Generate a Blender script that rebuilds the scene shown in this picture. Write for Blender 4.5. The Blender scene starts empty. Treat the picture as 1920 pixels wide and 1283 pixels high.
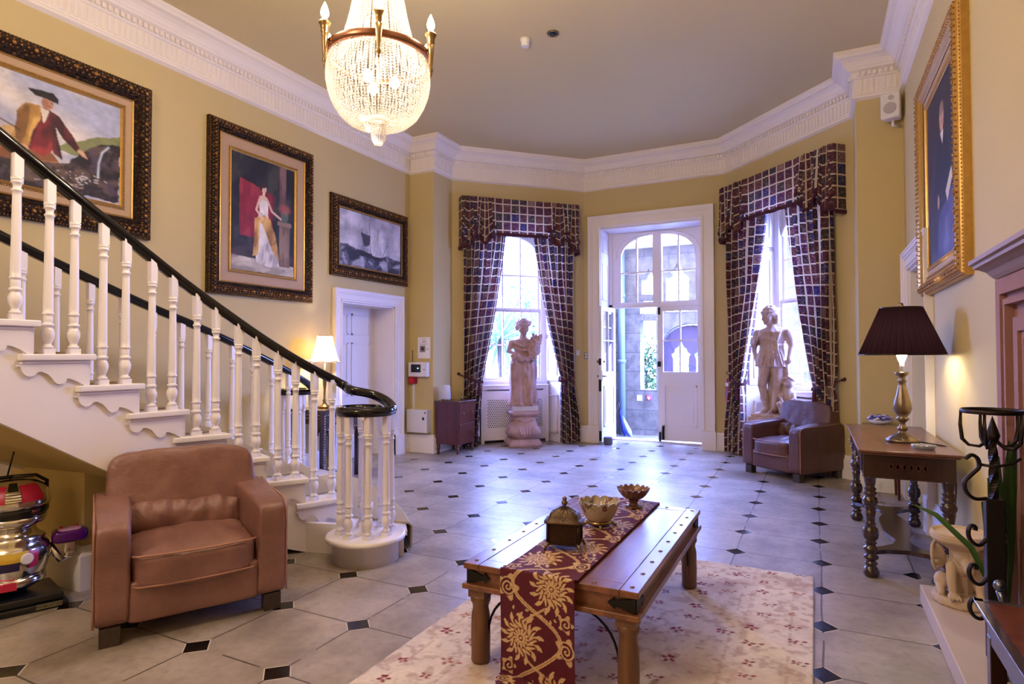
import bpy, bmesh, math, random
import numpy as np
from mathutils import Vector, Matrix, Euler, noise as mnoise
random.seed(7)
# tunables
CHP, CHB, LPW, BACKP = 10, 1.6, 7, 85
SKY = (.23, .33, 1.0); SKYS = 64.0; EXPO = 1.07
COL = bpy.context.scene.collection
PI = math.pi
S2 = math.sqrt(.5)

# ------------------------------------------------------------------ helpers
def srgb(r, g, b):
    f = lambda c: (c/255/12.92) if c/255 <= .04045 else ((c/255+.055)/1.055)**2.4
    return (f(r), f(g), f(b), 1)

def tag(o, label=None, cat=None, group=None, kind=None):
    if label: o['label'] = label
    if cat: o['category'] = cat
    if group: o['group'] = group
    if kind: o['kind'] = kind
    return o

def empty(name, loc=(0, 0, 0), rz=0.0, label=None, cat=None, group=None):
    o = bpy.data.objects.new(name, None)
    COL.objects.link(o)
    o.location = loc
    o.rotation_euler = (0, 0, rz)
    o.empty_display_size = .1
    return tag(o, label, cat, group)

def copy_tree(o, parent=None):
    c = o.copy()
    COL.objects.link(c)
    if parent is not None: c.parent = parent
    for ch in [x for x in bpy.data.objects if x.parent == o]:
        copy_tree(ch, c)
    return c

def frame_m(origin, xdir, up=(0, 0, 1)):
    """local x along xdir, local z up, local y = up x xdir"""
    x = Vector(xdir).normalized(); z = Vector(up).normalized(); y = z.cross(x)
    M = Matrix((x, y, z)).transposed().to_4x4()
    M.translation = Vector(origin)
    return M

class MB:
    def __init__(s, M=None):
        s.v = []; s.f = []; s.M = M.copy() if M else Matrix(); s.sm = []; s.uv = None; s.smooth = False
    def add(s, vs, fs, smooth=False):
        b = len(s.v)
        M = s.M
        s.v.extend([tuple(M @ Vector(p)) for p in vs])
        s.f.extend([tuple(i+b for i in f) for f in fs])
        s.sm.extend([smooth]*len(fs))
        return s
    def box(s, a, b, R=None):
        x0, y0, z0 = [min(p, q) for p, q in zip(a, b)]; x1, y1, z1 = [max(p, q) for p, q in zip(a, b)]
        vs = [(x0,y0,z0),(x1,y0,z0),(x1,y1,z0),(x0,y1,z0),(x0,y0,z1),(x1,y0,z1),(x1,y1,z1),(x0,y1,z1)]
        if R is not None:
            c = Vector(((x0+x1)/2,(y0+y1)/2,(z0+z1)/2)); vs = [tuple(c + R @ (Vector(v)-c)) for v in vs]
        return s.add(vs, [(0,3,2,1),(4,5,6,7),(0,1,5,4),(1,2,6,5),(2,3,7,6),(3,0,4,7)])
    def cbox(s, c, d, R=None):
        return s.box([c[i]-d[i]/2 for i in range(3)], [c[i]+d[i]/2 for i in range(3)], R)
    def lathe(s, prof, c=(0,0,0), n=16, cap=True, sq=None, mod=None):
        """prof [(r,z)], optional mod(theta, i)->radius factor"""
        vs = []; fs = []
        for i, (r, z) in enumerate(prof):
            for k in range(n):
                t = 2*PI*k/n
                rr = r*(mod(t, i) if mod else 1)
                vs.append((c[0]+rr*math.cos(t), c[1]+rr*math.sin(t), c[2]+z))
        m = len(prof)
        for i in range(m-1):
            for k in range(n):
                k2 = (k+1) % n
                fs.append((i*n+k, i*n+k2, (i+1)*n+k2, (i+1)*n+k))
        s.add(vs, fs, True)
        if cap:
            b = len(s.v)-m*n
            if prof[0][0] > 1e-5: s.f.append(tuple(b+k for k in reversed(range(n)))); s.sm.append(False)
            if prof[-1][0] > 1e-5: s.f.append(tuple(b+(m-1)*n+k for k in range(n))); s.sm.append(False)
        return s
    def cyl(s, p0, p1, r0, r1=None, n=12):
        return s.tube([p0, p1], [r0, r1 if r1 is not None else r0], n)
    def tube(s, pts, rad, n=8, closed=False, flat=1.0, up=None, twist=0):
        pts = [Vector(p) for p in pts]; m = len(pts)
        if not hasattr(rad, '__len__'): rad = [rad]*m
        vs = []; fs = []; N = None
        for i, p in enumerate(pts):
            if closed: t = pts[(i+1) % m]-pts[i-1]
            else: t = pts[min(i+1, m-1)]-pts[max(i-1, 0)]
            if t.length < 1e-9: t = Vector((0, 0, 1))
            t.normalize()
            if up is not None:
                N = Vector(up) - t*Vector(up).dot(t)
            elif N is None:
                a = Vector((0, 0, 1)) if abs(t.z) < .9 else Vector((1, 0, 0)); N = a - t*a.dot(t)
            else: N = N - t*N.dot(t)
            N.normalize(); B = t.cross(N)
            for k in range(n):
                a = 2*PI*k/n + twist*i
                if n == 4: a += PI/4
                vs.append(p + N*(math.cos(a)*rad[i]) + B*(math.sin(a)*rad[i]*flat))
        for i in range(m if closed else m-1):
            j = (i+1) % m
            for k in range(n):
                k2 = (k+1) % n
                fs.append((i*n+k, i*n+k2, j*n+k2, j*n+k))
        s.add(vs, fs, n > 4)
        if not closed:
            b = len(s.v)-m*n
            s.f.append(tuple(b+k for k in reversed(range(n)))); s.sm.append(False)
            s.f.append(tuple(b+(m-1)*n+k for k in range(n))); s.sm.append(False)
        return s
    def ball(s, c, r, n=12, m=8, R=None):
        if not hasattr(r, '__len__'): r = (r, r, r)
        vs = [(0, 0, -r[2])]; fs = []
        for i in range(1, m):
            ph = -PI/2+PI*i/m
            for k in range(n):
                t = 2*PI*k/n
                vs.append((r[0]*math.cos(ph)*math.cos(t), r[1]*math.cos(ph)*math.sin(t), r[2]*math.sin(ph)))
        vs.append((0, 0, r[2]))
        for k in range(n):
            fs.append((0, 1+(k+1) % n, 1+k)); b = 1+(m-2)*n
            fs.append((len(vs)-1, b+k, b+(k+1) % n))
        for i in range(m-2):
            for k in range(n):
                k2 = (k+1) % n
                fs.append((1+i*n+k, 1+i*n+k2, 1+(i+1)*n+k2, 1+(i+1)*n+k))
        vs = [Vector(v) for v in vs]
        if R is not None: vs = [R @ v for v in vs]
        return s.add([v+Vector(c) for v in vs], fs, True)
    def prism(s, poly, axis, a, b):
        """poly 2D list; axis 'x','y','z' extruded from a to b (convex or simple)"""
        def P(u, v, w): return {'x': (w, u, v), 'y': (u, w, v), 'z': (u, v, w)}[axis]
        n = len(poly)
        vs = [P(u, v, a) for u, v in poly]+[P(u, v, b) for u, v in poly]
        fs = [tuple(reversed(range(n))), tuple(range(n, 2*n))]+[(i, (i+1) % n, n+(i+1) % n, n+i) for i in range(n)]
        return s.add(vs, fs)
    def grid(s, fn, nu, nv, closed_u=False, smooth=True, uvfn=None):
        vs = [fn(i/(nu-1 if not closed_u else nu), j/(nv-1)) for j in range(nv) for i in range(nu)]
        fs = []
        for j in range(nv-1):
            for i in range(nu if closed_u else nu-1):
                i2 = (i+1) % nu
                fs.append((j*nu+i, j*nu+i2, (j+1)*nu+i2, (j+1)*nu+i))
        return s.add(vs, fs, smooth)
    def sweep(s, prof, path, closed=False, n_in=None):
        """sweep 2D profile (d, z) along a plan polyline; d measured to the left of travel, mitred"""
        pts = [Vector(p).to_2d() for p in path]; m = len(pts); zs = [p[2] if len(p) > 2 else 0 for p in path]
        offs = []
        for i in range(m):
            def nrm(a, b):
                d = (b-a).normalized(); return Vector((-d.y, d.x))
            if closed or 0 < i < m-1:
                n1 = nrm(pts[i-1], pts[i]); n2 = nrm(pts[i], pts[(i+1) % m])
            elif i == 0: n1 = n2 = nrm(pts[0], pts[1])
            else: n1 = n2 = nrm(pts[-2], pts[-1])
            q = n1+n2; offs.append(q/(q.dot(n1)))
        vs = []; k = len(prof)
        for i in range(m):
            for d, z in prof:
                vs.append((pts[i].x+offs[i].x*d, pts[i].y+offs[i].y*d, z+zs[i]))
        fs = []
        for i in range(m if closed else m-1):
            j = (i+1) % m
            for a in range(k-1):
                fs.append((i*k+a, j*k+a, j*k+a+1, i*k+a+1))
        return s.add(vs, fs)
    def build(s, name, mat, parent=None, bevel=0, seg=2, fix=True, autos=None):
        me = bpy.data.meshes.new(name)
        me.from_pydata([tuple(v) for v in s.v], [], s.f)
        if fix:
            bm = bmesh.new(); bm.from_mesh(me); bmesh.ops.recalc_face_normals(bm, faces=bm.faces); bm.to_mesh(me); bm.free()
        if len(s.sm) == len(me.polygons): me.polygons.foreach_set('use_smooth', s.sm)
        o = bpy.data.objects.new(name, me); COL.objects.link(o)
        me.materials.append(mat)
        if parent is not None: o.parent = parent
        if bevel:
            md = o.modifiers.new('b', 'BEVEL'); md.width = bevel; md.segments = seg; md.limit_method = 'ANGLE'; md.angle_limit = .6
            md.harden_normals = False
            if autos is None: autos = True
        if autos: shade_auto(o)
        return o

def shade_auto(o):
    for p in o.data.polygons: p.use_smooth = True
    md = o.modifiers.new('wn', 'WEIGHTED_NORMAL'); md.keep_sharp = True; md.weight = 80

def apply_mods(o):
    dg = bpy.context.evaluated_depsgraph_get(); dg.update()
    me = bpy.data.meshes.new_from_object(o.evaluated_get(dg))
    old = o.data; o.modifiers.clear(); o.data = me
    return o

def remeshed(mb, name, mat, parent=None, voxel=.01, smooth=4, disp=None):
    """voxel-fuse all pieces of mb into one continuous skin"""
    o = mb.build(name, mat, parent)
    r = o.modifiers.new('r', 'REMESH'); r.mode = 'VOXEL'; r.voxel_size = voxel; r.use_smooth_shade = True
    if smooth:
        sm = o.modifiers.new('s', 'SMOOTH'); sm.iterations = smooth; sm.factor = .5
    apply_mods(o)
    if disp:
        me = o.data
        n = len(me.vertices); co = np.empty(n*3); me.vertices.foreach_get('co', co); no = np.empty(n*3); me.vertices.foreach_get('normal', no)
        co = co.reshape(-1, 3); no = no.reshape(-1, 3)
        co += no*disp(co)[:, None]
        me.vertices.foreach_set('co', co.ravel()); me.update()
    for p in o.data.polygons: p.use_smooth = True
    return o

def curve_plate(name, outer, holes, thick, mat, M=None, parent=None, bevel=0.0):
    """flat plate with holes in local XZ, thickness along local Y (centred)"""
    cu = bpy.data.curves.new(name, 'CURVE'); cu.dimensions = '2D'; cu.fill_mode = 'BOTH'; cu.extrude = thick/2
    if bevel: cu.bevel_depth = bevel; cu.bevel_resolution = 1; cu.offset = -bevel
    for loop in [outer]+holes:
        sp = cu.splines.new('POLY'); sp.points.add(len(loop)-1)
        for p, q in zip(sp.points, loop): p.co = (q[0], q[1], 0, 1)
        sp.use_cyclic_u = True
    t = bpy.data.objects.new('tmp', cu); COL.objects.link(t)
    dg = bpy.context.evaluated_depsgraph_get(); dg.update()
    me = bpy.data.meshes.new_from_object(t.evaluated_get(dg))
    bpy.data.objects.remove(t); bpy.data.curves.remove(cu)
    R = Matrix.Rotation(PI/2, 4, 'X')
    me.transform((M if M else Matrix()) @ R)
    o = bpy.data.objects.new(name, me); COL.objects.link(o); me.materials.clear(); me.materials.append(mat)
    if parent is not None: o.parent = parent
    return o

def color_grid(name, arr, fn, mat, parent=None, smooth=True):
    """arr (H,W,3) linear colours, fn(u,v)->arrays of xyz; one vertex per pixel"""
    H, W = arr.shape[:2]
    u, v = np.meshgrid(np.linspace(0, 1, W), np.linspace(0, 1, H))
    co = np.stack(fn(u, v), -1).reshape(-1, 3).astype(np.float32)
    idx = np.arange(H*W).reshape(H, W)
    q = np.stack([idx[:-1, :-1], idx[:-1, 1:], idx[1:, 1:], idx[1:, :-1]], -1).reshape(-1, 4)
    me = bpy.data.meshes.new(name)
    me.vertices.add(H*W); me.vertices.foreach_set('co', co.ravel())
    me.loops.add(q.size); me.loops.foreach_set('vertex_index', q.ravel().astype(np.int32))
    me.polygons.add(len(q)); me.polygons.foreach_set('loop_start', np.arange(0, q.size, 4, dtype=np.int32))
    me.update(calc_edges=True)
    me.polygons.foreach_set('use_smooth', np.full(len(q), smooth))
    ca = me.color_attributes.new('Col', 'FLOAT_COLOR', 'POINT')
    rgba = np.ones((H*W, 4), np.float32); rgba[:, :3] = arr.reshape(-1, 3)
    ca.data.foreach_set('color', rgba.ravel())
    me.validate()
    o = bpy.data.objects.new(name, me); COL.objects.link(o); me.materials.append(mat)
    if parent is not None: o.parent = parent
    return o

# ------------------------------------------------------------------ materials
class NT:
    def __init__(s, name):
        s.m = bpy.data.materials.new(name); s.m.use_nodes = True; s.t = s.m.node_tree; s.n = s.t.nodes; s.l = s.t.links
        s.b = s.n['Principled BSDF']; s.out = s.n['Material Output']
    def node(s, typ, **kw):
        n = s.n.new(typ)
        for k, v in kw.items():
            if k.startswith('_'): setattr(n, k[1:], v)
            else:
                key = k.replace('__', ' ')
                s.set(n.inputs[key], v)
        return n
    def set(s, inp, v):
        if isinstance(v, bpy.types.NodeSocket): s.l.new(v, inp)
        elif v is not None: inp.default_value = v
    def math(s, op, a, b=None, c=None, clamp=False):
        n = s.n.new('ShaderNodeMath'); n.operation = op; n.use_clamp = clamp
        s.set(n.inputs[0], a)
        if b is not None: s.set(n.inputs[1], b)
        if c is not None: s.set(n.inputs[2], c)
        return n.outputs[0]
    def mix(s, f, a, b, mode='MIX'):
        n = s.n.new('ShaderNodeMix'); n.data_type = 'RGBA'; n.blend_type = mode
        s.set(n.inputs[0], f); s.set(n.inputs[6], a); s.set(n.inputs[7], b)
        return n.outputs[2]
    def ramp(s, f, stops):
        n = s.n.new('ShaderNodeValToRGB'); s.l.new(f, n.inputs[0]); e = n.color_ramp.elements
        while len(e) < len(stops): e.new(.5)
        for el, (p, c) in zip(e, stops): el.position = p; el.color = c
        return n.outputs[0]
    def noise(s, scale, detail=3, vec=None, rough=.5, out=0, dist=0):
        n = s.node('ShaderNodeTexNoise', Scale=scale, Detail=detail, Roughness=rough, Distortion=dist)
        if vec is not None: s.l.new(vec, n.inputs['Vector'])
        return n.outputs[out]
    def obj(s):
        return s.node('ShaderNodeTexCoord').outputs['Object']
    def gen(s): return s.node('ShaderNodeTexCoord').outputs['Generated']
    def uvw(s): return s.node('ShaderNodeTexCoord').outputs['UV']
    def sep(s, v):
        n = s.n.new('ShaderNodeSeparateXYZ'); s.l.new(v, n.inputs[0]); return n.outputs
    def mapping(s, v, sc=(1,1,1), rot=(0,0,0)):
        n = s.n.new('ShaderNodeMapping'); s.l.new(v, n.inputs[0]); n.inputs['Scale'].default_value = sc; n.inputs['Rotation'].default_value = rot
        return n.outputs[0]
    def bump(s, h, strength=.3, dist=.01):
        n = s.node('ShaderNodeBump', Strength=strength, Distance=dist); s.l.new(h, n.inputs['Height']); s.l.new(n.outputs[0], s.b.inputs['Normal']); return n
    def base(s, col=None, rough=None, metal=None, **kw):
        if col is not None: s.set(s.b.inputs['Base Color'], col)
        if rough is not None: s.set(s.b.inputs['Roughness'], rough)
        if metal is not None: s.set(s.b.inputs['Metallic'], metal)
        for k, v in kw.items(): s.set(s.b.inputs[k.replace('_', ' ')], v)
        return s.m

def simple(name, c, rough=.5, metal=0, var=.12, scale=8, bump=0, bscale=60, **kw):
    t = NT(name); o = t.obj()
    n = t.noise(scale, 4, o)
    c = c if len(c) == 4 else (*c, 1)
    d = tuple(x*(1-var) for x in c[:3])+(1,); e = tuple(min(1, x*(1+var)) for x in c[:3])+(1,)
    col = t.mix(n, d, e)
    if bump: t.bump(t.noise(bscale, 3, o), bump, .004)
    return t.base(col, rough, metal, **kw)

def wood(name, c1, c2, rough=.35, scale=1.0, axis='y', coat=.2):
    t = NT(name); o = t.obj()
    sc = {'x': (1.2, 14, 14), 'y': (14, 1.2, 14), 'z': (14, 14, 1.2)}[axis]
    v = t.mapping(o, tuple(q*scale for q in sc))
    n = t.noise(2.2, 6, v, .6, dist=.6)
    n2 = t.noise(9, 3, v, .6)
    col = t.mix(t.ramp(n, [(.3, (0,0,0,1)), (.7, (1,1,1,1))]), c1, c2)
    col = t.mix(t.math('MULTIPLY', n2, .35), col, tuple(x*.4 for x in c1[:3])+(1,))
    t.bump(n2, .08, .002)
    return t.base(col, rough, 0, Coat_Weight=coat, Coat_Roughness=.15)

M = {}
M['wall'] = simple('wall_paint', srgb(198, 177, 124), .75, var=.03, scale=1.5)
M['ceil'] = simple('ceiling_paint', srgb(208, 190, 144), .7, var=.03, scale=1)
M['white'] = simple('white_gloss_paint', srgb(234, 226, 224), .35, var=.02, scale=3)
M['cornice'] = simple('cornice_paint', srgb(236, 226, 218), .6, var=.03, scale=4, bump=.1)
M['black_rail'] = simple('black_lacquer', (.006,.005,.005,1), .12, var=.1)
M['carpet'] = simple('stair_carpet', srgb(176, 158, 122), .95, var=.1, scale=120, bump=.5, bscale=400)
M['leather'] = None
M['dark_leg'] = wood('dark_leg_wood', srgb(46, 36, 30), srgb(70, 54, 44), .4)
M['dark_wood'] = wood('dark_oak', srgb(34, 18, 14), srgb(66, 36, 26), .25, .8, 'z', .5)
M['top_wood'] = wood('polished_walnut', srgb(88, 50, 34), srgb(124, 76, 52), .3, .6, 'y', .3)
M['table_wood'] = wood('honey_sheesham', srgb(104, 60, 38), srgb(146, 92, 60), .31, .7, 'y', .15)
M['leg_wood'] = wood('honey_leg_wood', srgb(92, 58, 34), srgb(128, 86, 54), .4, .7, 'z', .1)
M['iron'] = simple('black_iron', srgb(28, 26, 26), .5, .6, bump=.2)
M['rust_iron'] = simple('old_iron', srgb(52, 42, 38), .45, .7, bump=.4, bscale=90)
M['red_wood'] = wood('mahogany', srgb(62, 24, 20), srgb(104, 44, 34), .3, .8, 'z', .4)
M['chrome'] = simple('chrome', (.8,.78,.76,1), .12, 1, var=.02)
M['brass'] = simple('aged_brass', srgb(150, 122, 82), .32, 1, var=.2)
M['pewter'] = simple('antique_silver', srgb(128, 112, 92), .3, .85, var=.25, scale=20)
M['black_plastic'] = simple('black_plastic', (.01,.01,.01,1), .25)
M['red_plastic'] = simple('red_plastic', srgb(190, 30, 70), .35)
M['purple_plastic'] = simple('purple_plastic', srgb(84, 16, 110), .15)
M['white_plastic'] = simple('white_plastic', srgb(222, 218, 220), .45, var=.02)
M['paper'] = simple('white_paper', srgb(235, 232, 238), .8, var=.01)
M['ink'] = simple('black_ink', srgb(40, 34, 40), .8)
M['red_paint'] = simple('red_enamel', srgb(150, 20, 36), .3)
M['sandstone'] = simple('pink_sandstone', srgb(150, 108, 98), .85, var=.15, scale=9, bump=.25, bscale=120)
M['hearth'] = simple('hearth_stone', srgb(190, 170, 150), .7, var=.08, scale=6, bump=.1)
M['mantel'] = simple('mantel_stone', srgb(150, 124, 112), .6, var=.1, scale=10, bump=.15)
M['terracotta'] = simple('cast_stone', srgb(190, 166, 142), .85, var=.16, scale=14, bump=.35, bscale=150)
M['leaf'] = simple('green_leaf', srgb(58, 92, 38), .45, var=.3, scale=12)
M['petal'] = simple('white_petal', srgb(236, 226, 224), .6, var=.05)
M['blue_grey'] = simple('pale_blue_paint', srgb(96, 112, 132), .6)
M['cable'] = simple('black_cable', (.012,.012,.012,1), .4)
M['recess_shade'] = simple('painted_recess_shade', (.01,.01,.012,1), .9)  # near-black colour standing in for shade inside recesses

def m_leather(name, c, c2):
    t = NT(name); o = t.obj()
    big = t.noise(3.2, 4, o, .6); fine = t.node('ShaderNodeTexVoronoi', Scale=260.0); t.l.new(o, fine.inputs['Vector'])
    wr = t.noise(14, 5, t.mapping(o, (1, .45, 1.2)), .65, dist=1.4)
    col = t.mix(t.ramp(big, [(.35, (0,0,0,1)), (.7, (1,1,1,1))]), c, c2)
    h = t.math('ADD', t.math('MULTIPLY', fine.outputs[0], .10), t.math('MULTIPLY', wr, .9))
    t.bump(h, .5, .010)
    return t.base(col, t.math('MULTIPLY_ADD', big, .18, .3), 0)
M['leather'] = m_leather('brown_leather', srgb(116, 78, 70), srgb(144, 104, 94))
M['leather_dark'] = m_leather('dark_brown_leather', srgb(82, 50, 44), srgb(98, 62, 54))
M['piping'] = simple('leather_piping', srgb(160, 112, 92), .4)

def m_floor():
    t = NT('stone_flags_with_black_insets'); o = t.obj(); x, y, z = t.sep(o)
    wob = t.noise(1.3, 2, o)
    sx, sy = .52, .509
    u = t.math('DIVIDE', t.math('ADD', x, -.02+sx*30), sx); v = t.math('DIVIDE', t.math('ADD', y, -1.87+sy*30), sy)
    u = t.math('ADD', u, t.math('MULTIPLY', t.math('SUBTRACT', wob, .5), .05))
    def tri(w):  # distance to nearest lattice line
        f = t.math('FRACT', w); return t.math('MINIMUM', f, t.math('SUBTRACT', 1.0, f))
    du, dv = tri(u), tri(v)
    black = t.math('LESS_THAN', t.math('ADD', du, dv), .138)
    rim = t.math('LESS_THAN', t.math('ADD', du, dv), .152)
    inner = t.math('LESS_THAN', x, .56)
    black = t.math('MULTIPLY', black, inner)
    joint = t.math('LESS_THAN', t.math('MINIMUM', du, dv), .0085)
    broken = t.math('GREATER_THAN', t.noise(5, 3, o), .40)
    joint = t.math('MULTIPLY', joint, broken)
    # slab tone per cell
    cx = t.math('FLOOR', u); cy = t.math('FLOOR', v)
    cmb = t.node('ShaderNodeCombineXYZ', X=cx, Y=cy)
    wn = t.node('ShaderNodeTexWhiteNoise'); t.l.new(cmb.outputs[0], wn.inputs['Vector'])
    n1 = t.noise(2.5, 6, o, .62); n2 = t.noise(22, 5, o, .6)
    stone = t.mix(t.ramp(n1, [(.34, (0,0,0,1)), (.66, (1,1,1,1))]), srgb(118, 105, 95), srgb(170, 157, 146))
    stone = t.mix(t.math('MULTIPLY', t.ramp(n2, [(.5, (0,0,0,1)), (.75, (1,1,1,1))]), .5), stone, srgb(110, 96, 84))
    stone = t.mix(t.math('MULTIPLY', wn.outputs[0], .22), stone, srgb(196, 184, 172))
    col = t.mix(t.math('MULTIPLY', rim, inner), stone, srgb(206, 192, 172))
    col = t.mix(joint, col, srgb(84, 70, 60))
    col = t.mix(black, col, srgb(16, 14, 14))
    rough = t.math('MULTIPLY_ADD', n2, .25, .24)
    rough = t.math('SUBTRACT', rough, t.math('MULTIPLY', black, .2))
    h = t.math('SUBTRACT', t.math('MULTIPLY', n1, .5), t.math('MULTIPLY', joint, .4))
    t.bump(h, .12, .012)
    return t.base(col, rough, 0)
M['floor'] = m_floor()

def m_frame():
    t = NT('carved_gilt_frame'); o = t.obj()
    v = t.node('ShaderNodeTexVoronoi', Scale=26.0); t.l.new(o, v.inputs['Vector'])
    n = t.noise(42, 4, o, .6, dist=1.2)
    h = t.math('ADD', t.math('MULTIPLY', v.outputs[0], 1.1), t.math('MULTIPLY', n, .9))
    col = t.ramp(h, [(.22, srgb(206, 162, 90)), (.45, srgb(132, 90, 50)), (.8, srgb(44, 26, 16))])
    t.bump(h, 1.0, .02)
    return t.base(col, .35, .55)
M['frame'] = m_frame()
M['bronze_gilt'] = simple('darkened_gilding', srgb(156, 112, 60), .32, .75, var=.35, scale=40, bump=.3)
M['gilt'] = simple('gold_leaf', srgb(190, 148, 78), .35, .75, var=.25, scale=30, bump=.2)
M['mat'] = simple('frame_slip', srgb(178, 146, 110), .6, var=.06)

def m_vcol(name, rough=.35, bump=.15, scale=70, coat=0.0):
    t = NT(name); a = t.node('ShaderNodeVertexColor', _layer_name='Col')
    t.bump(t.noise(scale, 3, t.obj()), bump, .003)
    return t.base(a.outputs[0], rough, 0, Coat_Weight=coat)
M['paint'] = m_vcol('oil_paint', .6, .2, 90, 0)
M['damask'] = m_vcol('damask_cloth', .8, .3, 500)
M['rugcol'] = m_vcol('rug_pile', .95, .6, 260)
M['chinaware'] = m_vcol('painted_china', .25, .05, 50, .3)

def m_curtain():
    t = NT('patchwork_curtain_fabric'); uv = t.uvw(); x, y, z = t.sep(uv)
    wob = t.noise(9, 2, uv)
    x = t.math('ADD', x, t.math('MULTIPLY', wob, .012)); y = t.math('ADD', y, t.math('MULTIPLY', wob, .012))
    s = .128
    u = t.math('DIVIDE', x, s); v = t.math('DIVIDE', y, s)
    fu = t.math('FRACT', u); fv = t.math('FRACT', v)
    du = t.math('MINIMUM', fu, t.math('SUBTRACT', 1.0, fu)); dv = t.math('MINIMUM', fv, t.math('SUBTRACT', 1.0, fv))
    line = t.math('LESS_THAN', t.math('MINIMUM', du, dv), .075)
    c = t.node('ShaderNodeCombineXYZ', X=t.math('FLOOR', u), Y=t.math('FLOOR', v))
    wn = t.node('ShaderNodeTexWhiteNoise'); t.l.new(c.outputs[0], wn.inputs['Vector'])
    cell = t.ramp(wn.outputs[0], [(0, srgb(82, 30, 40)), (.3, srgb(56, 36, 40)), (.5, srgb(40, 42, 84)), (.62, srgb(96, 52, 46)), (.8, srgb(52, 48, 46)), (.93, srgb(140, 106, 88))])
    cell.node.color_ramp.interpolation = 'CONSTANT'
    wn2 = t.node('ShaderNodeTexWhiteNoise', _noise_dimensions='4D', W=3.0); t.l.new(c.outputs[0], wn2.inputs['Vector'])
    r = t.math('SQRT', t.math('ADD', t.math('POWER', t.math('SUBTRACT', fu, .5), 2), t.math('POWER', t.math('SUBTRACT', fv, .5), 2)))
    ring = t.math('LESS_THAN', t.math('ABSOLUTE', t.math('SUBTRACT', r, .22)), .05)
    ring = t.math('MULTIPLY', ring, t.math('GREATER_THAN', wn2.outputs[0], .45))
    mot = t.math('GREATER_THAN', t.noise(46, 2, uv, dist=1.5), .57)
    col = t.mix(t.math('MULTIPLY', mot, .5), cell, srgb(170, 130, 110))
    col = t.mix(t.math('MULTIPLY', ring, .7), col, srgb(44, 36, 90))
    inb = t.math('LESS_THAN', t.math('MINIMUM', du, dv), .14)
    col = t.mix(t.math('MULTIPLY', inb, .6), col, srgb(36, 20, 24))
    col = t.mix(line, col, srgb(206, 184, 158))
    t.bump(t.noise(300, 2, uv), .2, .001)
    m = t.base(col, .85, 0)
    # thin cloth: some daylight comes through
    tr = t.node('ShaderNodeBsdfTranslucent'); t.l.new(col, tr.inputs[0])
    mx = t.node('ShaderNodeMixShader'); mx.inputs[0].default_value = .22
    t.l.new(t.b.outputs[0], mx.inputs[1]); t.l.new(tr.outputs[0], mx.inputs[2]); t.l.new(mx.outputs[0], t.out.inputs[0])
    return m
M['curtain'] = m_curtain()
M['fringe'] = simple('maroon_fringe', srgb(72, 26, 40), .9, var=.5, scale=60, bump=.5, bscale=200)

def m_emit(name, c, st):
    t = NT(name); e = t.node('ShaderNodeEmission', Color=c, Strength=st); t.l.new(e.outputs[0], t.out.inputs[0]); return t.m
M['bulb'] = m_emit('lit_bulb', (1, .86, .66, 1), 60)
def m_glass(name='window_glass', tint=(1,1,1,1)):
    t = NT(name)
    g = t.node('ShaderNodeBsdfGlossy', Roughness=.02); tr = t.node('ShaderNodeBsdfTransparent', Color=tint)
    lw = t.node('ShaderNodeLayerWeight', Blend=.5); f = t.math('MULTIPLY_ADD', t.math('POWER', lw.outputs[1], 5), .6, .04); mx = t.node('ShaderNodeMixShader')
    t.l.new(f, mx.inputs[0]); t.l.new(tr.outputs[0], mx.inputs[1]); t.l.new(g.outputs[0], mx.inputs[2]); t.l.new(mx.outputs[0], t.out.inputs[0])
    return t.m
M['glass'] = m_glass()
def m_crystal():
    t = NT('crystal_bead')
    tr = t.node('ShaderNodeBsdfTransparent', Color=(1, .97, .93, 1)); tl = t.node('ShaderNodeBsdfTranslucent', Color=(.78, .75, .72, 1))
    g = t.node('ShaderNodeBsdfGlossy', Roughness=.08, Color=(1, .98, .95, 1)); df = t.node('ShaderNodeBsdfDiffuse', Color=(.72,.69,.66,1))
    a = t.node('ShaderNodeMixShader'); a.inputs[0].default_value = .5; t.l.new(tl.outputs[0], a.inputs[1]); t.l.new(df.outputs[0], a.inputs[2])
    b = t.node('ShaderNodeMixShader'); b.inputs[0].default_value = .35; t.l.new(a.outputs[0], b.inputs[1]); t.l.new(g.outputs[0], b.inputs[2])
    c = t.node('ShaderNodeMixShader'); c.inputs[0].default_value = .5; t.l.new(b.outputs[0], c.inputs[1]); t.l.new(tr.outputs[0], c.inputs[2])
    t.l.new(c.outputs[0], t.out.inputs[0]); return t.m
M['crystal'] = m_crystal()
def m_shade(name, c, transl=.5):
    t = NT(name); d = t.node('ShaderNodeBsdfDiffuse', Color=c); tl = t.node('ShaderNodeBsdfTranslucent', Color=c)
    mx = t.node('ShaderNodeMixShader'); mx.inputs[0].default_value = transl
    t.l.new(d.outputs[0], mx.inputs[1]); t.l.new(tl.outputs[0], mx.inputs[2]); t.l.new(mx.outputs[0], t.out.inputs[0]); return t.m
M['cream_shade'] = m_shade('cream_silk_shade', srgb(250, 232, 190), .6)
M['black_shade'] = m_shade('black_pleated_shade', srgb(24, 12, 16), .25)
M['white_shade'] = m_shade('white_frosted_glass', srgb(238, 236, 240), .5)

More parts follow.
